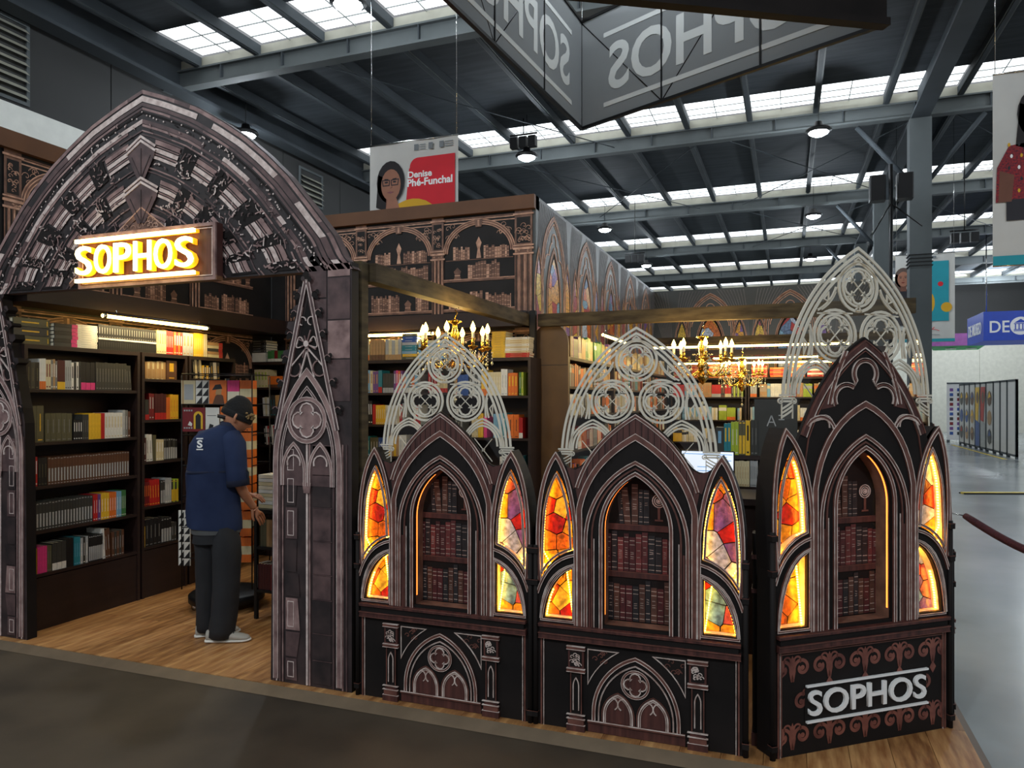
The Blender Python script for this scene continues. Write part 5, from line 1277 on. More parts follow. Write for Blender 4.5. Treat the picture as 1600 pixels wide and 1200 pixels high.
chandelier((-.69, YA - .06, 2.03), .33, 'brass crystal chandelier hanging in the middle of the second room', 13)
chandelier((-.53, 9.6, 2.00), .38, 'smallest looking brass chandelier, just right of the middle one', 12)

# ================================================================== MAN
PB = Vector((-3.60, 3.98, Z0))
RV = Vector((RT[0], RT[1], 0)); FV = Vector((FW[0], FW[1], 0)); UV = Vector((0, 0, 1))
def PW(r, f, z): return RV * r + FV * f + UV * z       # relative to the man's base
mat('shirt_blue', (42, 54, 84), .85, spec=.2, rgb2=(32, 42, 70), scale=5, bump=.15); mat('shirt_seam', (28, 36, 60), .85)
mat('trouser_black', (26, 27, 30), .85, rgb2=(34, 35, 38), scale=6, bump=.2); mat('tshirt_grey', (84, 86, 86), .85)
mat('skin', (176, 118, 88), .55, rgb2=(190, 132, 100), scale=8); mat('hair', (24, 18, 16), .6); mat('beanie', (20, 20, 21), .9, bump=.3, scale=60)
mat('patch_gold', (170, 140, 92), .7, rgb2=(110, 92, 60), scale=60); mat('shoe_grey', (168, 163, 152), .7); mat('sole_white', (224, 220, 208), .6); mat('lace_black', (20, 20, 20), .7)
man = empty('person', PB, label='man seen from behind in blue shirt, black beanie and black trousers, sorting books', cat='person')
def skin(name, chains, m, parent, sub=1, root=0):
    """chains: list of lists of (vec, radius); chains may start with an int index to fork from an existing vertex."""
    vs, es, rs = [], [], []
    for ch in chains:
        prev = None
        for it in ch:
            if isinstance(it, int): prev = it; continue
            vs.append(it[0]); rs.append(it[1]); i = len(vs) - 1
            if prev is not None: es.append((prev, i))
            prev = i
    me = bpy.data.meshes.new(name + '_src'); me.from_pydata([tuple(v) for v in vs], es, []); me.update()
    o = bpy.data.objects.new(name + '_src', me); COL.objects.link(o)
    md = o.modifiers.new('s', 'SKIN'); md.use_smooth_shade = True
    sv = me.skin_vertices[0].data
    for i, r_ in enumerate(rs):
        sv[i].radius = r_ if isinstance(r_, tuple) else (r_, r_); sv[i].use_root = (i == root)
    ms = o.modifiers.new('u', 'SUBSURF'); ms.levels = sub; ms.render_levels = sub
    bpy.context.view_layer.update()
    em = bpy.data.meshes.new_from_object(o.evaluated_get(bpy.context.evaluated_depsgraph_get()))
    bpy.data.objects.remove(o); em.materials.clear(); em.materials.append(MATS[m]); em.name = name
    for p in em.polygons: p.use_smooth = True
    r = bpy.data.objects.new(name, em); COL.objects.link(r); r.parent = parent; return r
face_dir = (RV * .86 + FV * .30 - UV * .34).normalized()
# body: pelvis, spine, neck, arms, legs in one continuous surface
ch = [[(PW(.01, .03, .88), .085), (PW(.0, .03, 1.05), .08), (PW(.0, .04, 1.25), .085), (PW(.03, .05, 1.40), .068), (PW(.085, .06, 1.49), .058), (PW(.115, .065, 1.535), .052)],
      [3, (PW(.145, .02, 1.38), .045), (PW(.18, -.02, 1.16), .042), (PW(.205, .04, 1.04), .037), (PW(.235, .12, .945), .026), (PW(.245, .145, .92), .03)],
      [3, (PW(-.11, .12, 1.37), .045), (PW(-.165, .16, 1.15), .042), (PW(-.06, .30, 1.03), .036), (PW(.09, .36, 1.0), .026), (PW(.12, .365, .995), .03)],
      [0, (PW(.08, .01, .80), .055), (PW(.09, .0, .46), .045), (PW(.07, .0, .10), .042), (PW(.08, 0, .05), .04)],
      [0, (PW(-.045, .05, .80), .055), (PW(-.055, .07, .46), .045), (PW(-.06, .10, .10), .042), (PW(-.05, .1, .05), .04)]]
body = skin('body', ch, 'skin', man, 1)
# head
HC = PW(.145, .075, 1.585)
side = face_dir.cross(UV).normalized(); hup = side.cross(face_dir).normalized()
bm = bmesh.new(); bmesh.ops.create_uvsphere(bm, u_segments=28, v_segments=20, radius=1)
for v in bm.verts:
    a, s_, u_ = v.co.x, v.co.y, v.co.z            # a forward, s side, u up
    f = a; w = .076 * (1 - .12 * max(0, -u_)) ; d = .098; h = .118
    if u_ < -.2: f = a * (1 - .25 * max(0, -u_ - .2)) + .12 * max(0, -u_ - .2); w *= 1 - .22 * max(0, -u_ - .2)
    P_ = face_dir * (f * d) + side * (s_ * w) + hup * (u_ * h)
    if a > .8 and abs(s_) < .28 and -.42 < u_ < .12: P_ += face_dir * (.026 * (1 - abs(s_) / .28) * (1 - (u_ + .42) / .54 * .7))
    if a > .8 and -.62 < u_ < -.5: P_ += face_dir * .006
    if a > .75 and .02 < u_ < .2 and .2 < abs(s_) < .5: P_ -= face_dir * .008
    v.co = HC + P_
me = bpy.data.meshes.new('head'); bm.to_mesh(me); bm.free(); me.materials.append(MATS['skin']); 
for p in me.polygons: p.use_smooth = True
hd = bpy.data.objects.new('head', me); COL.objects.link(hd); hd.parent = man
def HP(a, s_, u_): return HC + face_dir * a + side * s_ + hup * u_
for s_ in (-1, 1):
    g = Geo(); g.tube([HP(-.0, s_ * .074, .03), HP(-.012, s_ * .088, .022), HP(-.014, s_ * .09, -.005), HP(-.004, s_ * .082, -.03), HP(.002, s_ * .073, -.036)], [.006, .009, .009, .008, .005], 'skin', 7); g.build('ear', man)
    g = Geo(); g.lathe([(0, .007), (.008, .003), (.008, -.003), (0, -.007)], 'lace_black', 8, tuple(HP(.086, s_ * .03, .012))); g.build('eye', man)
g = Geo(); g.tube([HP(.092, -.022, -.062), HP(.098, 0, -.06), HP(.092, .022, -.062)], .004, 'cover_darkred', 6); g.build('mouth', man)
# beanie: dome cut below the brow
bm = bmesh.new(); bmesh.ops.create_uvsphere(bm, u_segments=28, v_segments=18, radius=1)
bmesh.ops.delete(bm, geom=[v for v in bm.verts if v.co.z < -.12], context='VERTS')
for v in bm.verts:
    a, s_, u_ = v.co; v.co = HP(a * .108 - .006, s_ * .088, u_ * .128 + .022 - a * .01 + (.01 if u_ > .8 else 0))
me = bpy.data.meshes.new('beanie'); bm.to_mesh(me); bm.free(); me.materials.append(MATS['beanie'])
for p in me.polygons: p.use_smooth = True
bn = bpy.data.objects.new('beanie', me); COL.objects.link(bn); bn.parent = man
g = Geo(); n = 28
ring = lambda k, z: [HP(math.cos(2 * PI * i / n) * .108 * k - .006, math.sin(2 * PI * i / n) * .088 * k, z - math.cos(2 * PI * i / n) * .01) for i in range(n)]
g.loft([ring(.98, -.01), ring(1.05, -.006), ring(1.06, .02), ring(1.03, .035), ring(.98, .036)], 'beanie', False); g.build('cuff', bn)
g = Geo(); rr = random.Random(3)
for i in range(22):
    an = rr.uniform(-1.15, -.35); u_ = rr.uniform(.02, .06); k = 1.075
    sd = -1 if (side.dot(FV) > 0) else 1
    P_ = HP(math.cos(an) * .108 * k, sd * abs(math.sin(an)) * .088 * k, u_); g.lathe([(0, .008), (.009, .003), (.009, -.003), (0, -.008)], 'patch_gold', 6, tuple(P_))
g.build('gold_patch', bn)
sd = -1 if (side.dot(FV) > 0) else 1
g = Geo(); g.tube([HP(-.085, 0, -.015), HP(-.082, 0, -.04)], [.05, .045], 'hair', 10); g.build('hair', man)
# hands
def hand(base, d, palm_n, lb=None):
    d = d.normalized(); n_ = palm_n.normalized(); t = d.cross(n_).normalized()
    k = .009
    chs = [[(base, .022), (base + d * .05, (.030, .014)), (base + d * .085, (.030, .012))]]
    for i, (o_, L) in enumerate(((-.027, .065), (-.009, .075), (.009, .07), (.026, .055))):
        b = base + d * .08 + t * o_; chs.append([2, (b, .009), (b + d * L * .5 + n_ * .006, .0085), (b + d * L * .8 + n_ * .022, .008), (b + d * L * .95 + n_ * .034, .007)])
    chs.append([0, (base + d * .03 - t * .03, .011), (base + d * .06 - t * .048 + n_ * .012, .0095), (base + d * .085 - t * .052 + n_ * .022, .008)])
    return skin('hand', chs, 'skin', man, 1)
hand(PW(.24, .13, .935), RV * .35 + FV * .45 - UV * .8, -RV * .2 + FV * .5 - UV * .4)
hand(PW(.10, .36, 1.0), RV * .9 - UV * .2, -UV * 1. + FV * .2)
# clothes: lofted rings around the limbs
def rings(specs, n=26, wr=.0, seed=1):
    """(r, f, z, half width, half depth, turn, tilt)"""
    out = []; r_ = random.Random(seed); ph = [r_.uniform(0, 6.28) for _ in range(6)]
    for k, (r, f, z, a, b, tw, tilt) in enumerate(specs):
        rg_ = []
        for i in range(n):
            t = 2 * PI * i / n; ca, sa = math.cos(t), math.sin(t)
            ex = .85; x = a * (abs(ca) ** ex) * (1 if ca > 0 else -1); y_ = b * (abs(sa) ** ex) * (1 if sa > 0 else -1)
            w = 1 + wr * (math.sin(3 * t + ph[0] + k * .9) + .6 * math.sin(5 * t + ph[1] - k * 1.7) + .5 * math.sin(8 * t + ph[2] + k * 2.3))
            x *= w; y_ *= w; X_ = x * math.cos(tw) - y_ * math.sin(tw); Y_ = x * math.sin(tw) + y_ * math.cos(tw)
            rg_.append(PW(r + X_, f + Y_, z + tilt * X_))
        out.append(rg_)
    return out
TW = .45
g = Geo()
sp = [(.0, .03, .80, .182, .135, TW, -.12), (.0, .03, .845, .186, .14, TW, -.06), (-.004, .03, .92, .182, .14, TW, 0), (-.006, .03, 1.0, .178, .138, TW, 0), (-.006, .035, 1.08, .176, .137, TW, 0), (-.004, .035, 1.16, .178, .137, TW, 0), (.0, .04, 1.24, .184, .138, TW, .0), (.005, .04, 1.32, .186, .134, TW, 0), (.012, .045, 1.39, .182, .122, TW, -.02), (.024, .05, 1.445, .160, .104, TW, -.06), (.048, .055, 1.485, .122, .086, TW, -.1), (.078, .06, 1.512, .084, .070, TW, -.1), (.095, .062, 1.53, .066, .062, TW, -.1)]
g.loft(rings(sp, 36, .022, 4), 'shirt_blue', False); sh = g.build('shirt', man)
g = Geo(); g.loft(rings([(.095, .062, 1.525, .068, .064, TW, -.1), (.10, .063, 1.55, .066, .062, TW, -.1), (.10, .063, 1.555, .058, .055, TW, -.1), (.096, .062, 1.53, .056, .053, TW, -.1)], 24), 'shirt_seam', False); g.build('collar', sh)
back = -FV
g = Geo()
ringz = rings([(.0, .04, 1.215, .1868, .1415, TW, .0), (.0, .04, 1.207, .190, .1445, TW, .0), (.0, .04, 1.198, .188, .142, TW, .0)], 36, .012, 4); g.loft(ringz, 'shirt_seam', False); g.build('yoke_flap', sh)
def limb(name, pts, m, parent, wr=.03, n=18, seed=2, cap=False):
    P3 = [Vector(p[0]) for p in pts]; vs = []; r_ = random.Random(seed); prev = None; g = Geo(); R_ = []
    for i, p in enumerate(P3):
        d = (P3[min(len(P3) - 1, i + 1)] - P3[max(0, i - 1)]).normalized()
        a = d.cross(FV) if prev is None else prev - d * prev.dot(d)
        a.normalize(); prev = a; b = d.cross(a); ra = pts[i][1]; rb = pts[i][2] if len(pts[i]) > 2 else ra
        R_.append([p + a * ra * math.cos(2 * PI * j / n) * (1 + wr * math.sin(2 * j + i * 2.1)) + b * rb * math.sin(2 * PI * j / n) * (1 + wr * math.sin(3 * j - i * 1.7)) for j in range(n)])
    g.loft(R_, m, cap); return g.build(name, parent)
s1 = limb('sleeve', [(PW(.085, .045, 1.475), .03), (PW(.118, .03, 1.45), .07), (PW(.15, .01, 1.39), .080), (PW(.165, -.01, 1.30), .076), (PW(.175, -.02, 1.22), .073), (PW(.182, -.02, 1.15), .076), (PW(.186, -.018, 1.12), .072)], 'shirt_blue', sh, .03)
s2 = limb('sleeve', [(PW(-.03, .08, 1.475), .03), (PW(-.085, .10, 1.44), .07), (PW(-.125, .12, 1.37), .078), (PW(-.15, .13, 1.27), .074), (PW(-.17, .13, 1.17), .074), (PW(-.175, .14, 1.06), .070), (PW(-.17, .15, 1.03), .066)], 'shirt_blue', sh, .03)
limb('cuff', [(PW(.183, -.02, 1.15), .079), (PW(.187, -.018, 1.105), .078), (PW(.187, -.018, 1.105), .062)], 'shirt_seam', sh, .01)
g = Geo(); g.tube([PW(.235, -.03, 1.24), PW(.262, -.03, 1.20), PW(.262, -.03, 1.13), PW(.235, -.03, 1.11)], .005, 'lace_black', 6); g.build('sleeve_tab', sh)
# S mark with two bars on the back yoke
bk = PW(-.045, -.108, 1.405)
o = put_text('back_logo', 'S', .036, .055, bk + Vector((0, 0, 0)), 'logo_white', man, .002, .03, math.atan2(RV.y, RV.x) + .12)
g = Geo()
for z in (-.038, .038): g.box(-.022, .022, -.002, .002, z - .004, z + .004, 'logo_white')
g.build('logo_bar', man, bk, math.atan2(RV.y, RV.x) + .12)
# grey t-shirt hem and trousers
g = Geo(); g.loft(rings([(.01, .03, .765, .162, .125, TW, -.03), (.01, .03, .80, .168, .13, TW, 0), (.008, .03, .86, .165, .128, TW, 0)], 30, .015, 3), 'tshirt_grey', False); g.build('tshirt', man)
tr = Geo()
tr.loft(rings([(.01, .03, .70, .155, .125, TW, 0), (.01, .03, .76, .152, .122, TW, 0), (.01, .03, .84, .15, .12, TW, 0)], 30, .01, 3), 'trouser_black', False)
to = tr.build('trousers', man)
limb('trouser_leg', [(PW(.075, .01, .80), .07, .09), (PW(.09, .005, .72), .098, .115), (PW(.098, .0, .60), .096, .11), (PW(.10, -.005, .45), .09, .10), (PW(.095, -.01, .30), .088, .098), (PW(.085, -.015, .18), .088, .10), (PW(.075, -.02, .09), .086, .102), (PW(.07, -.02, .035), .078, .095), (PW(.07, -.02, .03), .05, .06)], 'trouser_black', to, .055, 22, 5)
limb('trouser_leg', [(PW(-.035, .04, .80), .07, .09), (PW(-.05, .045, .72), .088, .115), (PW(-.055, .06, .60), .085, .11), (PW(-.06, .07, .45), .082, .10), (PW(-.062, .08, .30), .08, .096), (PW(-.066, .085, .18), .078, .095), (PW(-.07, .09, .09), .076, .095), (PW(-.07, .09, .045), .07, .085), (PW(-.07, .09, .04), .05, .06)], 'trouser_black', to, .055, 22, 8)
def shoe(base, ang, lb):
    d = RV * math.cos(ang) + FV * math.sin(ang); s_ = Vector((-d.y, d.x, 0)); e = empty('shoe', (0, 0, 0), parent=man)
    def R(k, w, h0, h1, n=14): return [base + d * k + s_ * (w * math.cos(2 * PI * i / n)) + UV * ((h0 + h1) / 2 + (h1 - h0) / 2 * math.sin(2 * PI * i / n)) for i in range(n)]
    g = Geo(); g.loft([R(-.115, .012, .02, .05), R(-.11, .03, .012, .085), R(-.07, .038, .012, .1), (R(-.02, .04, .012, .098)), R(.03, .043, .012, .088), R(.08, .047, .012, .066), R(.13, .048, .012, .052), R(.165, .038, .012, .042), R(.18, .018, .015, .032)], 'shoe_grey'); g.build('upper', e)
    g = Geo(); g.loft([R(-.122, .015, .0, .02), R(-.11, .034, .0, .024), R(-.02, .043, .0, .022), R(.08, .051, .0, .022), R(.14, .05, .0, .022), R(.175, .034, .002, .022), R(.19, .015, .006, .02)], 'sole_white'); g.build('sole', e)
    g = Geo()
    for k in range(4): c = base + d * (.01 + k * .022) + UV * (.100 - k * .008); g.tube([c - s_ * .028 - UV * .01, c + UV * .004, c + s_ * .028 - UV * .01], .003, 'lace_black', 5)
    c = base + d * .01 + UV * .105; g.tube([c, c - s_ * .03 + d * .02, c - s_ * .05 - UV * .03, c - s_ * .052 - UV * .06 + d * .02], .0028, 'lace_black', 5); g.build('lace', e)
    # curved tick on the outer side
    sw = -s_ if s_.dot(FV) > 0 else s_
    pts = [(-.055, .052), (-.04, .038), (-.02, .037), (.045, .058)]; pt2 = [(-.055, .052), (-.038, .048), (-.015, .045), (.045, .058)]
    vs = [base + d * a + UV * z + sw * (.0465 + .004 * (a > 0)) for a, z in pts] + [base + d * a + UV * z + sw * (.0465 + .004 * (a > 0)) for a, z in pt2]
    g = Geo(); g.add(vs, [(0, 1, 5, 4), (1, 2, 6, 5), (2, 3, 7, 6)], 'lace_black'); g.build('curved_mark', e)
shoe(PW(.085, -.03, 0), .12, '')
shoe(PW(-.045, .11, 0), .5, '')

man.scale = (.965, .965, .952); man.location = PB - RV * .055
# ================================================================== MAGAZINE RACK, DISPLAY TABLE
rk = empty('magazine_rack', (-4.16, 4.67, Z0), .35, label='black revolving wire rack full of orange and patterned magazines behind the man', cat='rack')
g = Geo(); g.lathe([(0, .12), (.27, .12), (.285, .11), (.285, .06), (.27, .05), (0, .05)], 'black_metal', 32); g.build('round_base', rk)
for a in range(4):
    x, y = .24 * math.cos(a * PI / 2 + .6), .24 * math.sin(a * PI / 2 + .6); g = Geo(); g.tube([(x, y - .012, .025), (x, y + .012, .025)], .025, 'chrome', 10); g.box(x - .012, x + .012, y - .015, y + .015, .03, .06, 'chrome'); g.build('caster', rk)
g = Geo(); g.tube([(0, 0, .1), (0, 0, 1.8)], .018, 'black_metal', 8)
for a in range(4):
    for d in (.1, .27):
        x, y = d * math.cos(a * PI / 2), d * math.sin(a * PI / 2)
for sx in (-1, 1):
    for sy in (-1, 1): g.tube([(sx * .27, sy * .2, .18), (sx * .27, sy * .2, 1.82)], .005, 'black_metal', 6)
for i in range(7):
    z = .42 + i * .235
    g.tube([(-.27, -.2, z), (.27, -.2, z), (.27, .2, z), (-.27, .2, z), (-.27, -.2, z)], .004, 'black_metal', 5)
g.build('wire_frame', rk)
def mag(name, x0, x1, z0, z1, yy, cols, lb, n=1, side=0):
    w = (x1 - x0)
    for k in range(n):
        e = empty(name, rk.matrix_basis @ Vector(((x0 + x1) / 2, yy - k * .008, z0)) if not side else rk.location, rk.rotation_euler.z, label=lb, cat='magazine')
        g = Geo(); g.box(-w / 2, w / 2, 0, .006, 0, z1 - z0, cols[0]); g.box(-w / 2 + .002, w / 2 - .001, .006, .009, .002, z1 - z0 - .002, 'page'); g.build('cover', e)
        return e
rk.rotation_euler.z = .35
bpy.context.view_layer.update()
Zr = lambda py: CZ + (HY - py) * 5.55 / FPX - Z0
m1 = mag('magazine', -.272, -.165, Zr(631), Zr(594), -.205, ('cover_cream',), 'cream magazine at the top left corner of the wire rack')
m2 = mag('magazine', -.16, -.06, Zr(631), Zr(594), -.205, ('cover_white',), 'white magazine with black triangles on the rack, top row')
m3 = mag('magazine', -.055, .075, Zr(631), Zr(594), -.205, ('cover_orange',), 'orange magazine with dark hatted figure on the rack, top row')
m4 = mag('magazine', -.262, -.09, Zr(675), Zr(637), -.205, ('cover_crimson',), 'dark red magazine with a golden arch, second row of the rack')
m5 = mag('magazine', -.085, .02, Zr(675), Zr(637), -.205, ('cover_white',), 'pale magazine with small black print, second row of the rack')
def deco(e, polys):
    g = Geo()
    for pts, c in polys: g.poly(pts, -.001 - .0005 * len(g.f) * .05, c)
    g.build('cover_print', e)
H_ = Zr(594) - Zr(631)
deco(m1, [([(-.03, .03), (.04, .03), (.04, H_ - .03), (-.03, H_ - .03)], 'cover_silver'), ([(-.045, .0), (-.035, 0), (-.035, H_), (-.045, H_)], 'cover_tan')])
tri = []
for i in range(3):
    z = i * H_ / 3
    tri += [([(-.048, z), (.0, z), (.0, z + H_ / 3)], 'cover_black'), ([(.0, z), (.048, z), (.048, z + H_ / 3)], 'cover_black')]
deco(m2, tri)
deco(m3, [([(-.04, 0), (.05, 0), (.04, .06), (.01, .085), (-.02, .06)], 'cover_brown'), ([(-.02, .07), (.025, .07), (.03, .11), (-.01, .12)], 'cover_tan'), ([(-.045, .105), (.035, .115), (.02, .15), (-.02, .145)], 'cover_black')])
deco(m4, [([(-.0, .02), (.07, .02), (.07, .13)] + [(x, z) for x, z in arc(.035, .12, .035, 0, 180, 8)] + [(.0, .13)], 'cover_yellow'), ([(.015, .02), (.055, .02), (.055, .12), (.035, .14), (.015, .12)], 'cover_black'), ([(-.045, .05), (-.015, .04), (-.01, .06), (-.03, .08)], 'cover_white')])
for z_, t_ in ((.155, 'ROSE'), (.022, 'DOOR')):
    g = Geo()
    for k in range(4): g.poly([(-.075 + k * .018, z_), (-.063 + k * .018, z_), (-.063 + k * .018, z_ + .012), (-.075 + k * .018, z_ + .012)], -.002, 'cover_silver')
    g.build('cover_print', m4)
deco(m5, [([(-.03, .02), (.0, .015), (.01, .05), (-.02, .06)], 'cover_black'), ([(.015, .02), (.03, .02), (.028, .04)], 'cover_black'), ([(-.04, .12), (.03, .12), (.03, .125), (-.04, .125)], 'cover_grey')])
# edge-on bundles of orange and cream issues down the right side
for i in range(7):
    for c_ in range(2):
        zt = Zr(594 + i * 41.5); zb_ = Zr(594 + i * 41.5 + 39)
        if c_ == 0 and i > 0: x0, x1 = .03, .165
        else: x0, x1 = (.085, .175) if c_ == 0 else (.18, .268)
        if c_ == 0 and i > 1: continue
        e = empty('magazine_bundle', rk.matrix_basis @ Vector(((x0 + x1) / 2, -.21, zb_)), .35, label=('%s bundle of striped issues in the %s row of the rack' % (('magenta topped', 'orange and cream')[c_] if i == 0 else ('red covered', 'orange and cream')[c_], ORD[i])), cat='magazine bundle', group='bundles of magazines in the wire rack')
        w = x1 - x0; n = 7; h = zt - zb_
        for k in range(n):
            xa_ = -w / 2 + k * w / n; g = Geo(); top = 'cover_pink' if (c_ == 0 and i == 0) else 'cover_orange'
            cs = (('page', 0, .55), (top, .55, 1.)) if c_ == 0 else ((('cover_orange', 0, .32), ('cover_cream', .32, .66), ('cover_orange', .66, 1.)) if i % 1 == 0 else ())
            for m_, a_, b_ in cs: g.box(xa_ + .0006, xa_ + w / n - .0006, 0, .12, h * a_, h * b_, m_)
            g.build('issue', e)
# black and white triangle print hanging low at the left of the rack
e = empty('magazine', rk.matrix_basis @ Vector((-.25, -.2, Zr(888))), .35, label='tall black and white triangle patterned display strip low on the rack', cat='magazine')
hh = Zr(800) - Zr(888); g = Geo(); g.box(-.045, .045, 0, .01, 0, hh, 'cover_white'); g.build('cover', e)
tri = []
for i in range(7):
    for j in range(2):
        z = i * hh / 7; x = -.045 + j * .045; tri.append(([(x, z), (x + .042, z), (x + .042, z + hh / 8)], 'cover_black'))
deco(e, tri)

# display table beside the man, mostly behind the pillar
tb = empty('display_table', (-3.19, 4.80, Z0), 0, label='black display table with book stacks, between the man and the stone pillar', cat='table')
g = Geo(); g.bbox(-.55, .55, -.36, .36, .79, .82, 'black_metal'); g.build('table_top', tb)
for z in (.52, .20):
    g = Geo(); g.box(-.52, .52, -.34, .34, z, z + .02, 'black_metal'); g.build('shelf', tb)
g = Geo(); g.box(-.54, .54, .0, .02, .2, .79, 'black_metal'); g.build('divider', tb)
for sx in (-1, 1):
    for sy in (-1, 1):
        g = Geo(); g.box(sx * .52 - .012, sx * .52 + .012, sy * .33 - .012, sy * .33 + .012, .0, .79, 'black_metal'); g.build('leg', tb)
k = 0
for (x, y, n, cols, w, d) in ((-.43, -.22, 9, ['cover_cream', 'cover_white', 'page'], .2, .15), (-.28, -.05, 9, ['cover_white', 'cover_cream'], .16, .22), (-.10, -.2, 6, ['cover_tan', 'cover_cream', 'cover_white'], .2, .15), (-.46, .06, 6, ['cover_tan', 'cover_cream', 'page'], .15, .2)):
    for i in range(n):
        e = empty('book', (-3.19 + x, 4.80 + y, Z0 + .821 + i * .028), random.uniform(-.05, .05), label='%s flat book, %s from bottom of the %s display table stack' % (cols[i % len(cols)].replace('cover_', '').replace('page', 'ivory'), ORD[i], ('front left', 'middle', 'front right', 'rear left')[k]), cat='book', group='stacked books on the display table')
        g = Geo(); m_ = cols[i % len(cols)]; g.box(-w / 2, w / 2, -d / 2, d / 2, 0, .003, m_); g.box(-w / 2, w / 2, -d / 2, d / 2, .022, .025, m_); g.box(-w / 2, w / 2, -d / 2, -d / 2 + .003, .003, .022, m_); g.build('cover', e)
        g = Geo(); g.box(-w / 2 + .003, w / 2 - .003, -d / 2 + .003, d / 2 - .003, .003, .022, 'page'); g.build('pages', e)
    k += 1
for i in range(14):
    m_ = ['cover_olive', 'cover_tan', 'cover_olive', 'cover_cream', 'cover_cream'][min(i // 2, 4)] if i < 9 else 'cover_charcoal'; x = -.5 + i * .032
    g = Geo(); h_ = .2; g.box(0, .03, 0, .003, 0, h_, m_); g.box(0, .003, .003, .15, 0, h_, m_); g.box(.027, .03, .003, .15, 0, h_, m_); g.box(.003, .027, .003, .145, .003, h_ - .003, 'page')
    o = g.build('book', None, (-3.19 + x, 4.80 - .32, Z0 + .541)); tag(o, '%s book, %s from the left on the upper shelf of the display table' % (m_.replace('cover_', ''), ORD[i]), 'book', 'books inside the display table')
for i in range(26):
    g = Geo(); h_ = .19; m_ = 'cover_crimson' if i > 4 else 'cover_darkred'; g.box(0, .024, 0, .003, 0, h_, m_); g.box(0, .002, .003, .13, 0, h_, m_); g.box(.022, .024, .003, .13, 0, h_, m_); g.box(.002, .022, .003, .125, .003, h_ - .003, 'page'); g.box(.010, .014, -.001, 0, .01, h_ - .01, 'cover_silver' if i % 5 == 0 else 'cover_darkred')
    o = g.build('book', None, (-3.19 - .52 + i * .026, 4.80 - .33, Z0 + .221)); tag(o, 'dark red book, %s from the left on the lowest shelf of the display table' % ORD[i], 'book', 'dark red books inside the display table')

# ================================================================== MONITOR ON THE COUNTER
mo = empty('monitor', (-.52, 5.25, Z0 + 1.0), -.12, label='computer monitor with a white page, seen through the tracery of the middle panel', cat='monitor')
mat('screen_white', (235, 240, 250), .3, emit=.75, ecol=(232, 240, 255), var=0); mat('screen_blue', (120, 180, 235), .3, emit=.5, ecol=(130, 185, 240), var=0)
g = Geo(); g.bbox(-.27, .27, 0, .03, .09, .41, 'black_metal'); g.build('bezel', mo)
g = Geo(); g.box(-.26, .26, -.002, 0, .10, .40, 'screen_white'); g.build('screen', mo)
g = Geo()
for z, x0, x1 in ((.37, -.25, .25), (.345, .1, .2), (.31, .13, .24), (.24, -.1, .0), (.2, -.1, .04)): g.box(x0, x1, -.003, -.002, z, z + .008, 'screen_blue')
g.build('page_content', mo)
g = Geo(); g.box(-.02, .02, .03, .05, 0.01, .25, 'black_metal'); g.box(-.1, .1, -.06, .1, 0, .01, 'black_metal'); g.build('stand', mo)
mo.scale = (.68, .68, .68)
ct = empty('service_counter', (-.45, 5.15, Z0), label='dark service counter behind the middle counter panel', cat='counter')
g = Geo(); g.bbox(-.75, .75, -.25, .3, .96, 1.0, 'espresso'); g.build('worktop', ct); g = Geo(); g.box(-.72, .72, -.2, .28, 0, .96, 'espresso'); g.build('body', ct)

# ================================================================== HANGING RING SIGN
cloth_mat('banner_grey', (160, 163, 164), .5); cloth_mat('banner_text', (206, 208, 205), .05)
Cc, Rr, Ll = Vector((-2.2, 8.14)), Vector((.75, 6.75)), Vector((-2.49, 4.85))
zb0 = 4.77; hz = 1.2
ctr = (Cc + Rr + Ll) / 3
rs = empty('hanging_ring_sign', (ctr.x, ctr.y, zb0), label='grey triangular ring sign hanging from the roof, seen from below inside', cat='sign')
def side_panel(A, B, front=False):
    A, B = Vector((A.x - ctr.x, A.y - ctr.y, 0)), Vector((B.x - ctr.x, B.y - ctr.y, 0)); d = B - A; L = d.length; ang = math.atan2(d.y, d.x)
    n_ = Vector((-d.y, d.x, 0)).normalized()
    if front:
        g = Geo(); g.box(0, L, -.03, .03, 0, hz, 'print_black'); o = g.build('fabric_panel', rs, A, ang)
        g = Geo(); g.box(-.02, L + .02, -.05, .05, -.03, .03, 'print_black'); g.build('frame_bar', rs, A, ang); return
    g = Geo(); g.box(0, L, -.004, .004, 0, hz, 'banner_grey'); p = g.build('fabric_panel', rs, A, ang)
    g = Geo(); g.box(0, L, -.02, .02, -.02, .01, 'black_metal'); g.box(0, L, -.02, .02, hz - .01, hz + .02, 'black_metal')
    for k in range(4): x = L * k / 3; g.box(x - .008, x + .008, -.014, .014, 0, hz, 'black_metal')
    g.build('frame_bar', rs, A, ang)
    g = Geo()
    for k in range(3):
        x0, x1 = L * k / 3, L * (k + 1) / 3
        if k != 0: g.tube([(x0, 0, hz if k % 2 else 0), (x1, 0, 0 if k % 2 else hz)], .008, 'black_metal', 5)
    g.build('brace', rs, A, ang)
    return A, ang, L
for A_, B_, sgn in ((Rr, Cc, 1), (Cc, Ll, 1)):
    A3, ang, L = side_panel(A_, B_)
    # lettering faces outwards, so from inside it reads mirrored
    c = Vector((math.cos(ang), math.sin(ang), 0)); nrm = Vector((-math.sin(ang), math.cos(ang), 0))
    for s in (1,):
        o = put_text('sign_lettering', 'SOPHOS', L * .76, .52, A3 + c * (L * .5) + Vector((0, 0, .56)) + nrm * .0065, 'banner_text', rs, .0005, .02, ang, flip=False)
        for z in (.17, .94):
            g = Geo(); g.box(-L * .4, L * .4, -.001, .001, z - .025, z + .025, 'banner_text'); g.build('sign_bar', rs, A3 + c * (L * .5) + nrm * .0065, ang)
side_panel(Ll, Rr, True)
g = Geo()
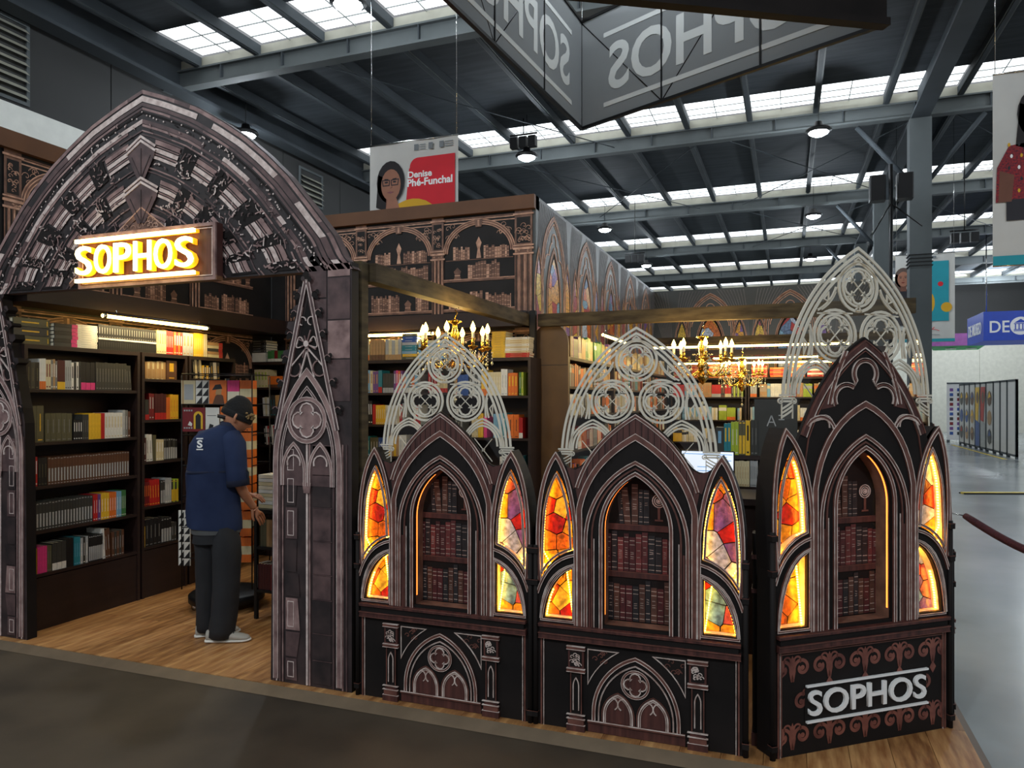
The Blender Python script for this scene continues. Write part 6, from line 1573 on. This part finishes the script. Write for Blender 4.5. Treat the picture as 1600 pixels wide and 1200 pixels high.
for P_ in (Cc, Rr, Ll): q_ = (P_.x - ctr.x, P_.y - ctr.y); g.tube([(q_[0], q_[1], hz), (q_[0], q_[1], 7.3 - zb0)], .006, 'chrome', 5)
g.build('cable', rs)

# ================================================================== BANNERS
mat('ban_white', (214, 212, 206), .7, var=.03); mat('ban_red', (226, 36, 50), .7, var=.04); mat('ban_yellow', (230, 176, 40), .7, var=.03); mat('ban_teal', (40, 160, 176), .7, var=.04)
mat('ban_skin', (170, 116, 92), .7, var=.08); mat('ban_skin_dark', (120, 76, 60), .7, var=.08); mat('ban_hair', (34, 28, 30), .7, var=.1); mat('ban_dark', (44, 42, 48), .7, var=.1); mat('ban_text', (248, 248, 246), .7, var=0, emit=.05); mat('ban_grey', (130, 136, 140), .7); mat('ban_weave', (168, 40, 44), .7, rgb2=(70, 30, 48), scale=60, detail=3); mat('ban_hair2', (96, 78, 70), .7)
def banner(x0, x1, z0, z1, Y, lb, art):
    w, h = x1 - x0, z1 - z0; e = empty('hanging_banner', (x0, Y, z0), label=lb, cat='banner')
    nx, nz = 10, 14; g = Geo(); vs = [(w * i / nx, .012 * math.sin(i * 1.3 + j * .35) * math.sin(PI * i / nx), h * j / nz) for j in range(nz + 1) for i in range(nx + 1)]
    g.add(vs, [(j * (nx + 1) + i, j * (nx + 1) + i + 1, (j + 1) * (nx + 1) + i + 1, (j + 1) * (nx + 1) + i) for j in range(nz) for i in range(nx)], 'ban_white', True); g.build('cloth', e)
    g = Geo(); art(g, e, w, h); g.build('portrait_print', e)
    g = Geo(); g.tube([(0, 0, h), (w, 0, h)], .01, 'chrome', 6); g.build('rod', e); g = Geo(); g.tube([(0, 0, 0), (w, 0, 0)], .01, 'chrome', 6); g.build('rod', e)
    g = Geo()
    for x in (.02, w - .02): g.tube([(x, 0, h), (x, 0, 7.4 - z0)], .004, 'chrome', 4)
    g.build('cord', e)
Yp = -.016
def ell(cx, cz, a, b, n=20): return [(cx + a * math.cos(2 * PI * i / n), cz + b * math.sin(2 * PI * i / n)) for i in range(n)]
def woman_face(g, cx, cz, s, skin_, hair, glasses=False, y=Yp):
    g.poly(ell(cx, cz + .02 * s, .34 * s, .46 * s), y, hair); g.poly([(cx - .36 * s, cz - .5 * s), (cx - .1 * s, cz - .6 * s), (cx + .12 * s, cz), (cx - .3 * s, cz + .2 * s)], y, hair)
    g.poly([(cx - .12 * s, cz - .6 * s), (cx + .14 * s, cz - .6 * s), (cx + .12 * s, cz - .2 * s), (cx - .1 * s, cz - .2 * s)], y - .001, 'ban_skin_dark')
    g.poly(ell(cx + .01 * s, cz - .04 * s, .24 * s, .34 * s), y - .002, skin_)
    for sx in (-1, 1):
        g.poly(ell(cx + sx * .1 * s, cz + .02 * s, .045 * s, .02 * s, 10), y - .003, 'ban_dark'); g.strip([(cx + sx * .05 * s, cz + .08 * s), (cx + sx * .15 * s, cz + .09 * s)], .02 * s, y - .003, y - .003, 'ban_hair')
        if glasses: g.strip([(cx + sx * .02 * s, cz + .06 * s), (cx + sx * .2 * s, cz + .07 * s), (cx + sx * .18 * s, cz - .05 * s), (cx + sx * .03 * s, cz - .05 * s)], .02 * s, y - .004, y - .004, 'ban_dark', True)
    g.strip([(cx + .01 * s, cz + .02 * s), (cx + .04 * s, cz - .1 * s), (cx - .01 * s, cz - .11 * s)], .014 * s, y - .003, y - .003, 'ban_skin_dark')
    g.poly([(cx - .09 * s, cz - .2 * s), (cx, cz - .23 * s), (cx + .1 * s, cz - .2 * s), (cx, cz - .18 * s)], y - .003, 'cover_crimson')
def art1(g, e, w, h):
    zt = h - .20
    g.poly([(.46 * w, .12), (.97 * w, .12), (.97 * w, zt), (.56 * w, zt)] + arc(.56 * w, zt - .10, .10, 90, 180, 6), Yp + .002, 'ban_red')
    g.poly([(.36 * w, .4), (.8 * w, .4), (.8 * w, zt - .12), (.462 * w, zt - .11)], Yp + .0018, 'ban_red')
    g.poly(ell(.50 * w, h - .92, .30 * w, .27, 24), Yp + .001, 'ban_yellow')
    s = .52; cx, cz = .25 * w, h - .45
    g.poly([(.02, .2), (.56 * w, .2), (.54 * w, cz - .42), (.40 * w, cz - .32), (.12 * w, cz - .30), (.02, cz - .42)], Yp - .0003, 'ban_dark')
    woman_face(g, cx, cz, s, 'ban_skin', 'ban_hair', True)
    g.poly([(cx - .04, cz - .16), (cx + .07, cz - .16), (cx + .12, cz - .31), (cx + .04, cz - .52), (cx - .06, cz - .31)], Yp - .0012, 'ban_skin')
    for x in (.52, .68, .8): g.poly([(x * w, h - .12), ((x + .05) * w, h - .12), ((x + .05) * w, h - .05), (x * w, h - .05)], Yp, 'ban_grey')
    for dz in (.06, .085, .11): g.strip([(.58 * w, h - dz), (.65 * w, h - dz)], .008, Yp, Yp, 'ban_grey'); g.strip([(.86 * w, h - dz), (.95 * w, h - dz)], .008, Yp, Yp, 'ban_grey')
    g.poly([(0, 0), (w, 0), (w, .1), (0, .1)], Yp, 'ban_teal')
    put_text('banner_lettering', 'Denise', .27 * w, .075, (.585 * w, Yp - .003, h - .385), 'ban_text', e, .0005, .03)
    put_text('banner_lettering', 'Phé-Funchal', .50 * w, .085, (.695 * w, Yp - .003, h - .475), 'ban_text', e, .0005, .03)
Yb1 = 7.3
b = on_y(578, 230, Yb1); c_ = on_y(716, 210, Yb1)
banner(b[0], c_[0], c_[1] - 1.8, c_[1] + .0, Yb1, 'hanging cloth banner with a portrait on red, Denise Phé-Funchal printed on it'.replace('Denise Phé-Funchal printed on it', 'above the library print wall'), art1)
def art2(g, e, w, h):
    g.poly([(.36 * w, .42), (.9 * w, .42), (.9 * w, h - .16), (.36 * w, h - .16)], Yp + .002, 'ban_teal')
    g.poly(ell(.50 * w, .80, .14 * w * 1.2, .27, 20), Yp + .001, 'ban_yellow'); g.poly(ell(.86 * w, .70, .10, .10), Yp + .0005, 'ban_yellow'); g.poly(ell(.76 * w, 1.18, .05, .05), Yp + .0005, 'ban_red'); g.poly(ell(.55 * w, 1.0, .045, .04), Yp, 'ban_dark'); g.poly(ell(.72 * w, .8, .06, .06), Yp + .0008, 'ban_teal')
    s = .42 * w
    g.poly([(0, .35), (.45 * w, .35), (.4 * w, .9), (.2 * w, 1.1), (0, 1.08)], Yp - .0003, 'ban_dark')
    woman_face(g, .13 * w, h - .48, s * 1.0, 'ban_skin', 'ban_hair2')
    g.poly([(0, 0), (w, 0), (w, .06), (0, .06)], Yp - .0005, 'ban_teal')
    g.strip(q((.4 * w, .22), (.55 * w, .16), (.66 * w, .30), 6), .012, Yp, Yp, 'ban_red'); g.strip(q((.5 * w, .2), (.62 * w, .3), (.74 * w, .22), 6), .010, Yp, Yp, 'ban_red'); g.strip([(.4 * w, .15), (.75 * w, .14)], .01, Yp, Yp, 'ban_grey')
    for x in (.4, .5, .62): g.poly([(x * w, h - .1), ((x + .07) * w, h - .1), ((x + .07) * w, h - .05), (x * w, h - .05)], Yp, 'ban_grey')
    put_text('banner_lettering', 'nia', .16 * w, .08, (.47 * w, Yp - .003, h - .33), 'ban_text', e, .0005, .03)
    put_text('banner_lettering', 'rgas', .22 * w, .10, (.51 * w, Yp - .003, h - .455), 'ban_text', e, .0005, .03)
b = on_y(1399, 397, 17.2); c_ = on_y(1492, 394, 17.2)
banner(b[0], c_[0], on_y(1492, 533, 17.2)[1], c_[1], 17.2, 'hanging banner with teal field and portrait, half hidden by the steel column', art2)
def art3(g, e, w, h):
    cx, cz, s = .36 * w, h - .42, .62 * w
    g.poly([(.03 * w, .95)] + [(0.02 * w, .6), (.9 * w, .6), (w * .95, 1.2), (.6 * w, h - .64), (.12 * w, h - .70), (.03 * w, h - .9)], Yp, 'ban_weave')
    g.poly([(.1 * w, .42), (.8 * w, .42), (.8 * w, .62), (.1 * w, .62)], Yp - .0005, 'ban_dark')
    for k in range(9):
        for j in range(5): g.poly(ell(.12 * w + k * .075 * w + .02 * (j % 2), .7 + j * .11, .012, .02, 6), Yp - .0008, ('ban_text', 'ban_yellow', 'ban_dark')[(k + j) % 3])
    g.poly([(.04 * w, .6), (.14 * w, .6), (.16 * w, .85), (.05 * w, .9)], Yp - .001, 'ban_skin_dark')
    woman_face(g, cx, cz, s * .85, 'ban_skin', 'ban_hair')
    g.strip(arc(cx, cz - .38 * s, .14 * w, 200, 340, 8), .02, Yp - .003, Yp - .003, 'ban_dark')
    g.poly(ell(.62 * w, .86, .1 * w, .06), Yp - .002, 'ban_yellow')
    g.poly([(0, 0), (w, 0), (w, .09), (0, .09)], Yp, 'ban_teal'); g.poly([(.36 * w, .22), (.5 * w, .22), (.5 * w, .3), (.36 * w, .3)], Yp, 'ban_yellow')
    g.strip([(.52 * w, .16), (.52 * w, .32), (.7 * w, .32), (.7 * w, .16)], .03, Yp, Yp, 'ban_teal'); g.strip([(.61 * w, .16), (.61 * w, .32)], .03, Yp - .0003, Yp - .0003, 'ban_teal')
b = on_y(1551, 117, 8.2)
banner(b[0], b[0] + 1.08, b[1] - 1.83, b[1], 8.2, 'large hanging banner with woman in red woven blouse, cut by the right picture edge', art3)

# ================================================================== BACKGROUND RIGHT
mat('sign_blue', (22, 64, 170), .5, var=.06, emit=.12, ecol=(22, 64, 190)); mat('sign_blue_dark', (24, 48, 120), .5)
e = empty('box_sign', (6.0, 27.9, 3.6), label='blue hanging box sign with white lettering at the right edge', cat='sign')
g = Geo(); g.box(0, 5.2, 0, 2.3, 0, .95, 'sign_blue'); g.build('box', e)
put_text('sign_lettering', 'DE', .55, .38, (.45, -.012, .45), 'ban_text', e, .01, .01); put_text('sign_lettering', 'MUSEO', 1.5, .38, (2.1, -.012, .45), 'ban_text', e, .01, .01)
g = Geo(); g.prism([circ(1.03, .46, .29, 28)], -.02, 0, 'ban_text'); g.prism([[(.85, .56), (1.03, .68), (1.21, .56)]], -.025, -.02, 'sign_blue')
for z in (.3, .34, .53): g.box(.84, 1.22, -.025, -.02, z - .012, z + .012, 'sign_blue')
for k in range(4): g.box(.87 + k * .1, .9 + k * .1, -.025, -.02, .34, .54, 'sign_blue')
g.build('temple_emblem', e)
o = put_text('sign_lettering', 'DE MUSEO', 1.8, .4, (-.012, 1.15, .45), 'ban_text', e, .01, .01, -PI / 2)
g = Geo()
for x in (.3, 4.8): g.tube([(x, 1, .95), (x, 1, 3.7)], .02, 'chrome', 5)
g.build('cable', e)
mat('ring_purple', (150, 84, 150), .6); mat('ring_green', (96, 168, 120), .6)
p = at_t(1500, 540, 30)
e = empty('ring_sign', p, label='purple and green hanging ring far behind, left of the blue box sign', cat='sign')
g = Geo(); g.box(-1.1, .9, 0, .05, .0, .5, 'ring_purple'); g.build('front_band', e); g = Geo(); g.add([(-1.1, 0, 0), (.9, 0, 0), (1.1, 2.2, -.05), (-.6, 2.2, -.05)], [(0, 1, 2, 3), (3, 2, 1, 0)], 'ring_green'); g.build('underside', e)
for x in (-.2, .55): g = Geo(); g.lathe([(0, 0), (.2, 0), (.22, .03), (0, .05)], 'chrome', 14, (x, .8, -.09)); g.build('downlight', e)
g = Geo(); g.tube([(-.8, 0, .5), (-.8, 0, 3.9)], .02, 'black_metal', 5); g.build('cable', e)
# sliding display panels
X_p = 6.04
pwall = empty('exhibition_wall', (X_p, 24.0, 0), label='row of upright exhibition panels on the pale floor, three plain white, the rest with coloured artwork', cat='display wall')
ys_ = [on_x(px, 600, X_p)[0] for px in (1588, 1574, 1563, 1552.5, 1541, 1532, 1524, 1515, 1507, 1499)]
for k in range(9):
    y1_, y0_ = ys_[k], ys_[k + 1]
    y0_, y1_ = min(y0_, y1_), max(y0_, y1_)
    white = k < 3
    e = empty('display_panel', (0, y1_ - 24.0, 0), -PI / 2, parent=pwall)
    w = y1_ - y0_ - .04
    g = Geo(); g.box(0, w, 0, .05, .12, 2.2, 'ban_white'); g.build('board', e)
    g = Geo(); g.box(0, .05, -.01, .06, 0, 2.26, 'steel_mid'); g.box(w - .05, w, -.01, .06, 0, 2.26, 'steel_mid'); g.box(0, w, -.01, .06, 2.2, 2.26, 'steel_mid'); g.box(0, w, -.01, .06, .06, .12, 'steel_mid'); g.build('frame', e)
    if not white:
        rr = random.Random(k); g = Geo()
        if k in (5, 4):
            g.poly([(.05, .12), (w - .05, .12), (w - .05, .9), (.05, 1.0)], -.012, 'cover_blue' if k == 5 else 'cover_silver'); g.poly([(.05, 1.0), (w * .6, .95), (w - .05, 2.1), (.05, 2.1)], -.013, 'cover_yellow' if k == 5 else 'cover_red'); g.poly(ell(w * .5, 1.75, w * .25, .2), -.014, 'cover_brown')
        else:
            for j, z in enumerate((.5, 1.1, 1.72)):
                g.poly(ell(w * .5, z, w * .32, .25, 8), -.012, rr.choice(['cover_brown', 'cover_charcoal', 'cover_tan', 'cover_blue'])); g.poly([(w * .3, z), (w * .7, z + .05), (w * .5, z + .24)], -.014, rr.choice(['cover_yellow', 'cover_blue', 'cover_red', 'cover_tan']))
        g.build('artwork', e)
e = empty('poster_board', (6.3, 33.2, 0), -.15 - PI / 2 * 0, label='white board with a grid of small portraits left of the exhibition panels', cat='board')
g = Geo(); g.box(-.4, 1.0, 0, .06, .1, 2.3, 'ban_white'); g.build('board', e); g = Geo()
for i in range(10):
    for j in range(5): g.poly([(-.3 + j * .25, .3 + i * .19), (-.18 + j * .25, .3 + i * .19), (-.18 + j * .25, .42 + i * .19), (-.3 + j * .25, .42 + i * .19)], -.003, ('cover_blue', 'cover_charcoal', 'cover_crimson', 'cover_purple')[(i * 3 + j) % 4])
tag(g.build('portrait_grid', e), kind='stuff'); g = Geo(); g.box(-.4, 1., -.01, .08, 2.3, 2.36, 'steel_mid'); g.box(-.4, -.3, -.2, .3, 0, .1, 'steel_mid'); g.box(.9, 1., -.2, .3, 0, .1, 'steel_mid'); g.build('frame', e)
mat('osb', (190, 140, 76), .7, rgb2=(150, 104, 54), scale=9); mat('purple_wall', (72, 44, 140), .6)
e = empty('plywood_counter', (6.4, 19.9, 0), label='plywood box counter at the right picture edge', cat='counter'); g = Geo(); g.box(0, 2.4, 0, .8, 0, 1.05, 'osb'); g.build('body', e); g = Geo(); g.box(-.03, 2.43, -.03, .83, 1.05, 1.09, 'osb'); g.build('worktop', e)
g = Geo(); g.box(.3, .8, .3, .34, 1.12, 1.5, 'black_metal'); g.box(.5, .6, .28, .4, 1.09, 1.14, 'black_metal'); o = g.build('display', None, (6.4, 19.9, 0)); tag(o, 'black screen standing on the plywood counter', 'screen')
e = empty('purple_booth', (6.3, 22.6, 0), label='purple booth wall behind the plywood counter', cat='booth'); g = Geo(); g.box(0, 6, 0, .1, 0, 2.2, 'purple_wall'); g.build('wall_panel', e); g = Geo(); g.box(0, 6, -.02, .12, 2.2, 2.26, 'steel_mid'); g.build('rail', e)
# cable ramp on the floor
a = at_t(1503, 771, 13.1); 
e = empty('cable_ramp', (a.x, a.y, 0), math.atan2(RT[1], RT[0]) - .02, label='yellow and black cable cover strip crossing the pale hall floor', cat='cable cover')
mat('ramp_yellow', (222, 196, 84), .5)
for k in range(9): g = Geo(); g.prism([[(k * .9 + .005, 0), (k * .9 + .895, 0), (k * .9 + .895, .03), (k * .9 + .005, .03)]], -.05, .05, 'ramp_yellow'); g.box(k * .9, k * .9 + .9, -.09, -.05, 0, .02, 'black_metal'); g.box(k * .9, k * .9 + .9, .05, .09, 0, .02, 'black_metal'); g.build('ramp_segment', e)
e = empty('floor_tape', (0, 0, 0), label='yellow tape line on the floor before the exhibition panels', cat='tape'); g = Geo(); g.strip([(5.75, 31.4), (5.75, 24.2)], .12, 0, 0, 'ramp_yellow')
gg = Geo(); gg.add([(5.68, 24.2, .003), (5.80, 24.2, .003), (5.80, 31.4, .003), (5.68, 31.4, .003)], [(0, 1, 2, 3)], 'ramp_yellow'); gg.build('tape', e)
# velvet rope
mat('velvet', (72, 26, 36), .9, bump=.3, scale=60, rgb2=(54, 18, 26))
a = at_t(1508, 806, 5.15); b = Vector((1.95, 4.75, .86))
e = empty('barrier_rope', (a.x, a.y, 0), label='dark red velvet barrier rope sagging across the right floor', cat='rope')
g = Geo(); pts = []
for i in range(19):
    t = i / 18; P_ = a.lerp(b, t); P_.z -= .17 * math.sin(PI * t) ; pts.append(P_ - Vector((a.x, a.y, 0)))
g.tube(pts, [.022] + [.026] * 17 + [.022], 'velvet', 10); g.build('rope', e)
g = Geo(); g.tube([pts[0], pts[0] + Vector((-.08, -.02, .015)), Vector((.80 - a.x, pts[0].y - .05, .9))], .005, 'chrome', 6); g.tube([pts[-1], Vector((b.x - a.x + .05, b.y - a.y, .9))], .008, 'chrome', 6); g.build('hook', e)
e = empty('rope_post', (b.x + .08, b.y, 0), label='chrome rope post just outside the right picture edge', cat='post'); g = Geo(); g.lathe([(0, 0), (.16, 0), (.16, .02), (.03, .05), (.025, .06), (.025, .92), (.04, .95), (.03, .99), (0, 1.0)], 'chrome', 20); g.build('pole', e)
